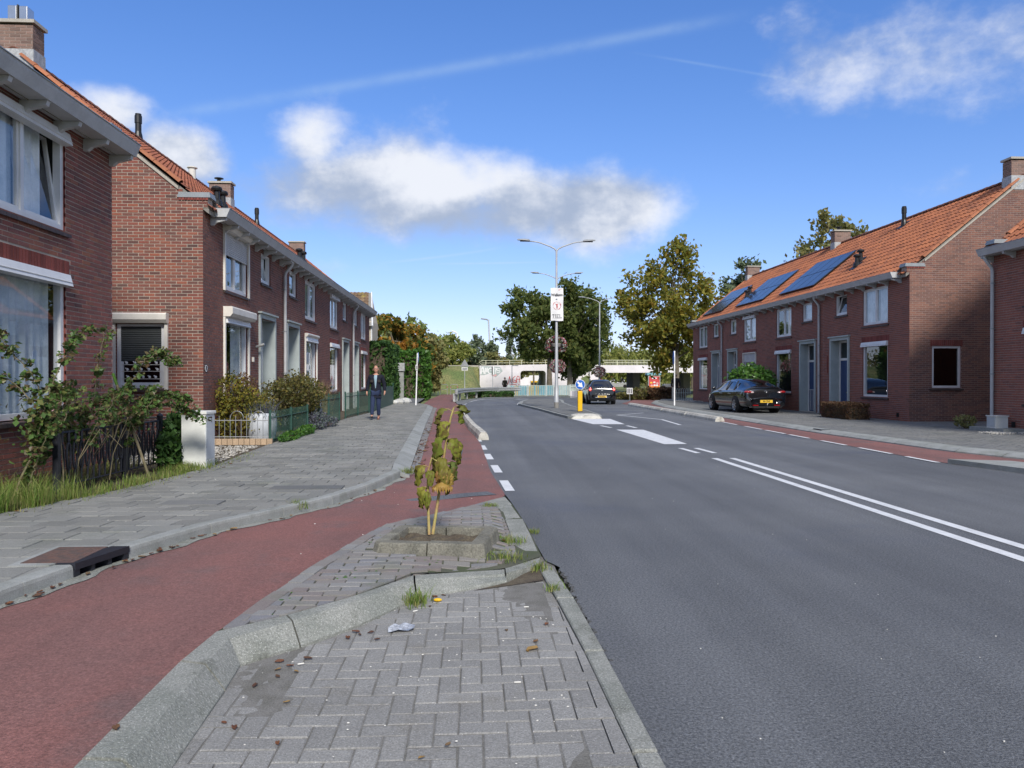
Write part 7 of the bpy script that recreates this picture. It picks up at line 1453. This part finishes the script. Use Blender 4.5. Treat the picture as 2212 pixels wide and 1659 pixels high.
def car(name, label, loc, rz, st, glass_side, glass_rear, glass_front, wheels, wr_, lamps, plate, extra):
    rt = thing(name, label, 'car', (0, 0, 0)); m = MB(); R = []
    for (y, w, zb, zt, wr, zr) in st:
        h = [(0, zb), (w * .86, zb), (w * .97, zb + .07), (w, zb + (zt - zb) * .55), (w * .975, zt - .03), (w * .93, zt + .005), (wr + (w * .93 - wr) * .12, zr - (zr - zt) * .14 - .02), (wr * .82, zr - .004), (wr * .4, zr + .012), (0, zr + .016)]
        R.append([(x, y, z) for x, z in h] + [(-x, y, z) for x, z in h[-2:0:-1]])
    n = len(R[0]); m.mat('car_black'); m.add([p for r in R for p in r], []); m.mat('glass_car')
    m.mat('car_black')
    for i in range(len(R) - 1):
        for j in range(n):
            jj = j if j < 9 else n - 1 - j; k = 'car_black'
            if jj == 5 and glass_side[0] <= st[i][0] < glass_side[1]: k = 'glass_car'
            if jj in (7, 8) and (st[i][0] in glass_rear or st[i][0] in glass_front): k = 'glass_car'
            m.mat(k); m.f.append((i * n + j, i * n + (j + 1) % n, (i + 1) * n + (j + 1) % n, (i + 1) * n + j)); m.mi.append(m.cur)
    m.mat('car_black'); m.f.append(tuple(range(n))); m.mi.append(m.cur); m.f.append(tuple(range((len(R) - 1) * n, len(R) * n))); m.mi.append(m.cur)
    eval_parts(m, {'car_black': 'body', 'glass_car': 'window'}, rt)
    tr = wr_[1] * .93
    for (x, y) in wheels:
        s = 1 if x > 0 else -1; w = MB(); rl = wr_[0]
        pr = [(rl * .62, .10), (rl * .97, .09), (rl, .05), (rl, -.05), (rl * .97, -.09), (rl * .62, -.10)]; nn = 22
        w.mat('tyre').add([(x + s * (b + .03), y + a * math.cos(t), rl + a * math.sin(t)) for a, b in pr for t in np.linspace(0, 2 * PI, nn)], [(i * nn + k, i * nn + k + 1, (i + 1) * nn + k + 1, (i + 1) * nn + k) for i in range(5) for k in range(nn - 1)]); wo = w.build('wheel', None, rt, smooth=True)
        q = MB().mat('rim'); nn = 20; q.add([(x + s * (b + .03), y + a * math.cos(t), rl + a * math.sin(t)) for a, b in ((rl * .66, .105), (rl * .60, .10), (rl * .57, .07)) for t in np.linspace(0, 2 * PI, nn)], [(i * nn + k, i * nn + k + 1, (i + 1) * nn + k + 1, (i + 1) * nn + k) for i in range(2) for k in range(nn - 1)])
        for k in range(7): t = 2 * PI * k / 7; q.obox((x + s * .125, y + rl * .3 * math.cos(t), rl + rl * .3 * math.sin(t)), (.02, rl * .58, .034), R=Matrix.Rotation(t, 3, 'X'))
        q.ell((x + s * .125, y, rl), (.02, .05, .05), 8, 5); q.build('rim', None, wo)
        a = MB().mat('car_trim'); a.tube([(x - s * .12, y, rl + .02), (s * (wr_[1] + .004), y, rl + .02)], rl * 1.14, 24); a.build('wheel_arch', None, rt)
    extra(rt)
    rt.location = loc; rt.rotation_euler = (0, 0, rz); ORG[rt.name] = Vector(loc); return rt
glassmat('glass_car', (.03, .04, .05), .10); MT['glass_car'] = MT['glass_car']
def plate_text(rt, body, y, z, parent):
    o = text('plate_number', body, .085, (0, y, z), (PI / 2, 0, 0), 'print_black', parent, bold=.003, sx=.95); return o
# black five-door hatchback parked on the pavement (seen from behind, three-quarter)
MZ = [(.0, .66, .40, .58, .5, .60), (.03, .80, .33, .72, .62, .76), (.07, .865, .27, .90, .66, .985), (.17, .885, .24, .955, .66, 1.075), (.34, .893, .22, .965, .63, 1.10), (.62, .897, .20, .965, .60, 1.20), (1.0, .897, .19, .96, .565, 1.325), (1.5, .897, .18, .95, .545, 1.415), (2.1, .897, .18, .935, .545, 1.44), (2.7, .897, .18, .92, .56, 1.41), (3.1, .897, .18, .91, .60, 1.27), (3.62, .895, .19, .885, .66, .99), (4.2, .875, .22, .80, .60, .87), (4.6, .78, .28, .66, .52, .72), (4.72, .62, .38, .55, .42, .58)]
def mz_extra(rt):
    for s in (-1, 1):
        m = MB().mat('lamp_red'); m.ell((s * .72, .135, .875), (.17, .115, .062), 14, 8, Matrix.Rotation(s * .22, 3, 'Z')); m.mat('lamp_clear').ell((s * .60, .075, .862), (.11, .045, .04), 12, 7, Matrix.Rotation(s * .15, 3, 'Z')); m.build('tail_lamp', None, rt, smooth=True)
        m = MB().mat('chrome'); m.tube([(s * .62, -.01, .27), (s * .62, .2, .27)], .045, 14); m.mat('car_trim').tube([(s * .62, -.016, .27), (s * .62, -.012, .27)], .034, 12); m.build('exhaust', None, rt)
        MB().obox((s * .45, .0, .335), (.24, .02, .035), -s * .04).build('reflector', 'lamp_red', rt)
        m = MB().mat('car_black'); m.ell((s * .98, 3.32, 1.0), (.10, .06, .075), 10, 7); m.tube([(s * .88, 3.32, .96), (s * .95, 3.32, .98)], .02, 6); m.build('wing_mirror', None, rt, smooth=True)
        q = [(s * .80, 1.02, 1.0), (s * .70, 1.18, 1.20), (s * .635, 1.6, 1.315), (s * .62, 2.1, 1.335), (s * .635, 2.7, 1.30), (s * .70, 3.1, 1.17), (s * .845, 3.55, .94)]; MB().tube(q, .010, 6, cap=False).build('window_trim', 'chrome', rt)
        for y0, y1 in ((2.15, 2.19), (1.28, 1.30)): MB().tube([(s * .86, y0, .94), (s * .63, y1, 1.335)], .022, 6).build('pillar', 'car_trim', rt)
        MB().tube([(s * .905, 2.2, .52), (s * .905, 3.0, .54)], .004, 5).build('door_seam', 'car_trim', rt)
        for y in (1.75, 2.75): MB().obox((s * .905, y, .80), (.03, .16, .03)).build('door_handle', 'chrome', rt)
    p = MB().mat('car_trim'); p.box(-.29, .29, -.012, .0, .43, .56); p.mat('plate_yellow').box(-.26, .26, -.018, -.010, .44, .55); po = p.build('number_plate', None, rt); plate_text(rt, 'PS-179-P', -.022, .495, po)
    MB().box(-.55, .55, -.006, .03, .22, .30).build('bumper_grille', 'car_trim', rt); m = MB().mat('steel'); m.tube([(.0, .05, .30), (.0, -.09, .32), (.0, -.10, .38)], .018, 8); m.ell((0, -.10, .40), (.026, .026, .026), 8, 6); m.build('tow_bar', None, rt, smooth=True)
    m = MB().mat('chrome'); ring = [(.05 * math.cos(a), .045, .90 + .04 * math.sin(a)) for a in np.linspace(0, 2 * PI, 15)]; m.tube(ring, .006, 5); m.tube([(-.04, .043, .91), (0, .043, .885), (.04, .043, .91)], .005, 5); m.build('badge', None, rt)
    text('badge_lettering', 'mazda6', .062, (-.36, .035, .80), (PI / 2, 0, 0), 'chrome', rt, bold=.002)
    MB().tube([(-.12, .40, 1.15), (-.30, .85, 1.31), (-.33, .88, 1.32)], .012, 5).build('rear_wiper', 'car_trim', rt); MB().box(-.62, .62, .07, .13, 1.065, 1.095).build('spoiler_lip', 'car_black', rt)
car('black_hatchback', 'black five-door hatchback parked on the pavement before the laurel bush', (11.93, 30.3, .10), rad(2.5), MZ, (.62, 3.5), (.34, .62, 1.0), (3.1, 2.7), [(-.80, 1.05), (.80, 1.05), (-.80, 3.77), (.80, 3.77)], (.325, .899), None, None, mz_extra)
# dark green three-door city car driving away on the road
PL = [(.0, .60, .38, .56, .5, .58), (.02, .74, .30, .68, .6, .72), (.05, .80, .25, .86, .62, .96), (.12, .822, .22, .93, .62, 1.02), (.20, .83, .20, .95, .60, 1.13), (.38, .83, .18, .95, .55, 1.37), (.62, .83, .18, .95, .535, 1.45), (1.2, .83, .17, .94, .54, 1.47), (1.9, .83, .17, .93, .55, 1.46), (2.3, .83, .17, .92, .56, 1.40), (3.0, .83, .18, .90, .62, 1.02), (3.5, .80, .22, .80, .56, .90), (3.8, .70, .28, .66, .5, .72), (3.9, .58, .36, .52, .4, .55)]
def pl_extra(rt):
    for s in (-1, 1):
        m = MB().mat('lamp_red'); m.ell((s * .70, .075, .885), (.10, .06, .165), 12, 8, Matrix.Rotation(s * .2, 3, 'Z')); m.mat('brake_light').ell((s * .695, .025, .89), (.07, .03, .055), 10, 6); m.build('tail_lamp', None, rt, smooth=True)
        m = MB().mat('car_black'); m.ell((s * .93, 2.45, 1.0), (.10, .06, .08), 10, 7); m.tube([(s * .82, 2.45, .95), (s * .9, 2.45, .97)], .02, 6); m.build('wing_mirror', None, rt, smooth=True)
        MB().add([(s * .27, -.003, .43), (s * .27, -.003, .51), (s * .42, .012, .48), (s * .42, .012, .455)], [(0, 1, 2, 3)]).build('reflector', 'chrome', rt)
    p = MB().mat('sign_white'); p.box(-.27, .27, -.014, -.004, .41, .53); p.mat('plate_yellow').box(-.255, .255, -.020, -.013, .42, .52); po = p.build('number_plate', None, rt); plate_text(rt, 'SX-RXZ-J', -.024, .468, po)
    MB().tube([(0, .025, .855), (0, .04, .855)], .055, 18).build('badge', 'chrome', rt); MB().box(-.64, .64, -.005, .03, .565, .60).build('bumper_strip', 'car_trim', rt); MB().tube([(-.25, -.0, .22), (-.25, .2, .22)], .03, 10).build('exhaust', 'chrome', rt)
    MB().tube([(.03, .14, 1.05), (.32, .16, 1.07), (.34, .16, 1.08)], .010, 5).build('rear_wiper', 'car_trim', rt)
car('dark_hatchback', 'dark green three-door hatchback with lit brake lamps driving towards the underpass', (7.62, 44.4, 0), rad(-3), PL, (.38, 2.9), (.12, .20), (2.3,), [(-.74, .75), (.74, .75), (-.74, 3.2), (.74, 3.2)], (.30, .832), None, None, pl_extra)
rt = thing('silver_car', 'distant silver car seen through the road opening of the viaduct', 'car', (24.4, 128, 0)); m = MB().mat('galvanised'); R = []
for y, w, zt, zr in ((-2.1, .5, .6, .6), (-1.9, .8, .85, .9), (-1.0, .85, .9, 1.35), (.3, .85, .9, 1.42), (1.1, .85, .88, .95), (2.0, .75, .7, .72), (2.15, .5, .55, .55)): R.append([(24.4 + y, 128 - w, .25), (24.4 + y, 128 - w, zt), (24.4 + y, 128 - w * .7, zr), (24.4 + y, 128 + w * .7, zr), (24.4 + y, 128 + w, zt), (24.4 + y, 128 + w, .25)])
m.grid(R).build('body', None, rt); MB().box(23.4, 25.2, 127.2, 127.25, .92, 1.28).build('window', 'plastic_black', rt)
for x in (-1.3, 1.3): MB().tube([(24.4 + x, 127.1, .3), (24.4 + x, 127.25, .3)], .3, 12).build('wheel', 'tyre', rt)

# ------------------------------------------------------------------ people
def skin(name, nodes, edges, m, parent, root=0, lv=2):
    me = D.meshes.new(name); me.from_pydata([n[0] for n in nodes], edges, []); o = D.objects.new(name, me); COL.objects.link(o)
    md = o.modifiers.new('skin', 'SKIN'); md.use_smooth_shade = True
    for i, n in enumerate(nodes):
        r = n[1]; me.skin_vertices[0].data[i].radius = r if isinstance(r, tuple) else (r, r)
    me.skin_vertices[0].data[root].use_root = True; s = o.modifiers.new('s', 'SUBSURF'); s.levels = s.render_levels = lv
    dg = bpy.context.evaluated_depsgraph_get(); nm = D.meshes.new_from_object(o.evaluated_get(dg)); D.objects.remove(o); nm.materials.clear(); nm.materials.append(MT[m]); nm.polygons.foreach_set('use_smooth', [True] * len(nm.polygons))
    nm.name = name; o = D.objects.new(name, nm); COL.objects.link(o); o.parent = parent; ORG[o.name] = Vector((0, 0, 0)); return o
def person(label, loc, rz, sc, legs, arms, top='jacket', bottom='jeans', shoe=('shoe_brown', 'shoe_grey'), hair='hair_grey', bald=True, face=True, shirt=True, bulk=1.):
    """figure facing -Y; legs/arms = joint positions of its right (-x) and left (+x) side"""
    rt = thing('person', label, 'person', (0, 0, 0)); N = [((0, 0, .96), (.15, .11)), ((0, 0, 1.13), (.14, .10)), ((0, 0, 1.33), (.16, .11)), ((0, 0, 1.46), (.12, .08)), ((0, 0, 1.53), (.055, .055)), ((0, -.01, 1.60), (.05, .055))]
    Ed = [(0, 1), (1, 2), (2, 3), (3, 4), (4, 5)]
    def add(p, r, par): N.append((p, r)); Ed.append((par, len(N) - 1)); return len(N) - 1
    for (h, k, a, t) in legs: i = add(h, .085, 0); i = add(k, .055, i); i = add(a, .038, i); add(t, .034, i)
    for (s, e, w, hd) in arms:
        i = add(s, .058, 3); i = add(e, .042, i); i = add(w, .028, i); i = add(tuple(Vector(w).lerp(Vector(hd), .45)), (.036, .020), i)
        d = (Vector(hd) - Vector(w)); sg = 1 if w[0] > 0 else -1
        for q in (-.024, -.008, .008, .024): j = add(tuple(Vector(w) + d * .85 + Vector((0, q, 0))), .0095, i); add(tuple(Vector(w) + d * (1.25 - abs(q) * 3) + Vector((-sg * .02, q * 1.1 - .01, 0))), .008, j)
        j = add(tuple(Vector(w) + d * .55 + Vector((-sg * .01, -.035, 0))), .011, i); add(tuple(Vector(w) + d * .85 + Vector((-sg * .02, -.05, 0))), .009, j)
    skin('body', N, Ed, 'skin', rt)
    J = [((0, 0, .90), (.185 * bulk, .135)), ((0, 0, 1.08), (.18 * bulk, .135)), ((0, 0, 1.30), (.185 * bulk, .14)), ((0, .01, 1.44), (.14, .10)), ((0, .015, 1.51), (.075, .07)), ((0, 0, .82), (.178 * bulk, .135))]; Je = [(0, 1), (1, 2), (2, 3), (3, 4), (0, 5)]
    for (s, e, w, hd) in arms: J += [(s, .082), (e, .066), (tuple(Vector(e).lerp(Vector(w), .93)), .050)]; k = len(J); Je += [(3, k - 3), (k - 3, k - 2), (k - 2, k - 1)]
    skin('jacket', J, Je, top, rt)
    P = [((0, 0, .93), (.15, .115))]; Pe = []
    for (h, k, a, t) in legs: P += [(h, .108), (k, .078), (tuple(Vector(k).lerp(Vector(a), .9)), .066)]; n = len(P); Pe += [(0, n - 3), (n - 3, n - 2), (n - 2, n - 1)]
    skin('trousers', P, Pe, bottom, rt)
    for i, (h, k, a, t) in enumerate(legs):
        a, t = Vector(a), Vector(t); d = (t - a); heel = a - Vector((d.x, d.y, 0)).normalized() * .05 + Vector((0, 0, -.03))
        skin('shoe', [(tuple(a + Vector((0, 0, .01))), .045), (tuple(heel), .036), (tuple(a.lerp(t, .6) + Vector((0, 0, -.01))), (.045, .034)), (tuple(t + d.normalized() * .05 + Vector((0, 0, -.012))), (.038, .024))], [(0, 1), (0, 2), (2, 3)], shoe[i], rt)
    hc = Vector((0, -.015, 1.70)); hm = MB(); P = []
    for i in range(13):
        t = i / 12; z = -.125 + .25 * t; w = .078 * math.sin(PI * min(1, .16 + t * .84)) ** .55; dpt = .098 * math.sin(PI * min(1, .12 + t * .88)) ** .5
        if t < .35: w *= .74 + .26 * t / .35; dpt *= .82 + .18 * t / .35
        P.append([hc + Vector((w * math.sin(a), -dpt * math.cos(a) - (.012 if t < .4 else 0) * math.cos(a), z)) for a in np.linspace(0, 2 * PI, 17)])
    hm.grid(P); hm.ell(hc + Vector((0, -.10, -.015)), (.014, .022, .026), 8, 6)
    for s in (-1, 1): hm.ell(hc + Vector((s * .082, .01, -.01)), (.012, .022, .032), 8, 6)
    head = hm.build('head', 'skin', rt, smooth=True); q = MB().mat(hair)
    if bald: q.ell(hc + Vector((0, .03, .02)), (.086, .085, .06), 12, 7)
    else: q.ell(hc + Vector((0, .012, .045)), (.09, .105, .095), 14, 9)
    q.build('hair', None, head, smooth=True)
    if face:
        g = MB().mat('print_black')
        for s in (-1, 1): g.tube([hc + Vector((s * .034 + .026 * math.cos(a), -.098, .012 + .018 * math.sin(a))) for a in np.linspace(0, 2 * PI, 11)], .003, 4); g.tube([hc + Vector((s * .06, -.097, .014)), hc + Vector((s * .084, -.01, .012))], .003, 4); 
        g.tube([hc + Vector((-.01, -.1, .014)), hc + Vector((.01, -.1, .014))], .003, 4); g.build('glasses', None, head)
        for s in (-1, 1): e = MB().mat('sign_white'); e.ell(hc + Vector((s * .033, -.088, .012)), (.013, .007, .007), 8, 5); e.mat('print_black').ell(hc + Vector((s * .033, -.094, .012)), (.006, .003, .006), 6, 4); e.build('eye', None, head)
        MB().ell(hc + Vector((0, -.092, -.058)), (.024, .007, .006), 8, 5).build('mouth', 'print_pink', head)
    if shirt:
        v = [(-.055, 1.50), (.055, 1.50), (.05, 1.35), (.012, 1.06), (-.012, 1.06), (-.05, 1.35)]; MB().grid([[(s * w, -.155 + abs(s) * .02 + (.065 if z > 1.45 else 0), z) for s in (-1, -.5, 0, .5, 1)] for z, w in ((1.06, .012), (1.2, .028), (1.33, .042), (1.42, .05), (1.50, .05))]).build('shirt', 'shirt', rt, smooth=True)
        for s in (-1, 1): MB().obox((s * .12, -.148, 1.30), (.095, .012, .09), -s * .25).build('pocket_patch', 'coat_dark', rt)
    rt.location = loc; rt.rotation_euler = (0, 0, rz); rt.scale = (sc,) * 3; ORG[rt.name] = Vector(loc); return rt
person('grey haired man with glasses in a dark navy jacket and jeans walking towards the camera', (-3.28, 26.0, .125), 0, 1.01,
       [((-.095, 0, .90), (-.10, -.15, .50), (-.11, -.24, .105), (-.12, -.36, .12)), ((.09, .0, .90), (.085, -.02, .49), (.075, .12, .085), (.075, .0, .035))],
       [((-.20, 0, 1.44), (-.275, .03, 1.16), (-.30, -.05, .92), (-.295, -.075, .83)), ((.20, 0, 1.44), (.275, .05, 1.17), (.295, .0, .93), (.29, -.02, .84))], shoe=('shoe_grey', 'shoe_brown'))
S1 = [((-.09, 0, .90), (-.09, -.08, .50), (-.09, -.10, .08), (-.09, -.22, .035)), ((.09, 0, .90), (.09, .02, .50), (.09, .16, .10), (.09, .06, .04))]; A1 = [((-.2, 0, 1.44), (-.27, .02, 1.17), (-.26, -.10, .95), (-.25, -.13, .87)), ((.2, 0, 1.44), (.27, .04, 1.17), (.27, .02, .93), (.265, .0, .84))]
person('small distant pedestrian in a brown coat beside the red graffiti', (3.35, 79, -.1), rad(20), .98, S1, A1, 'coat_brown', 'coat_dark', ('shoe_grey', 'shoe_grey'), 'hair_grey', False, False, False)
person('person in a black jacket seen from behind at the hooped railing', (14.2, 52.5, .0), rad(170), 1.04, S1, A1, 'coat_dark', 'coat_dark', ('shoe_grey', 'shoe_grey'), 'hair_grey', True, False, False, 1.15)
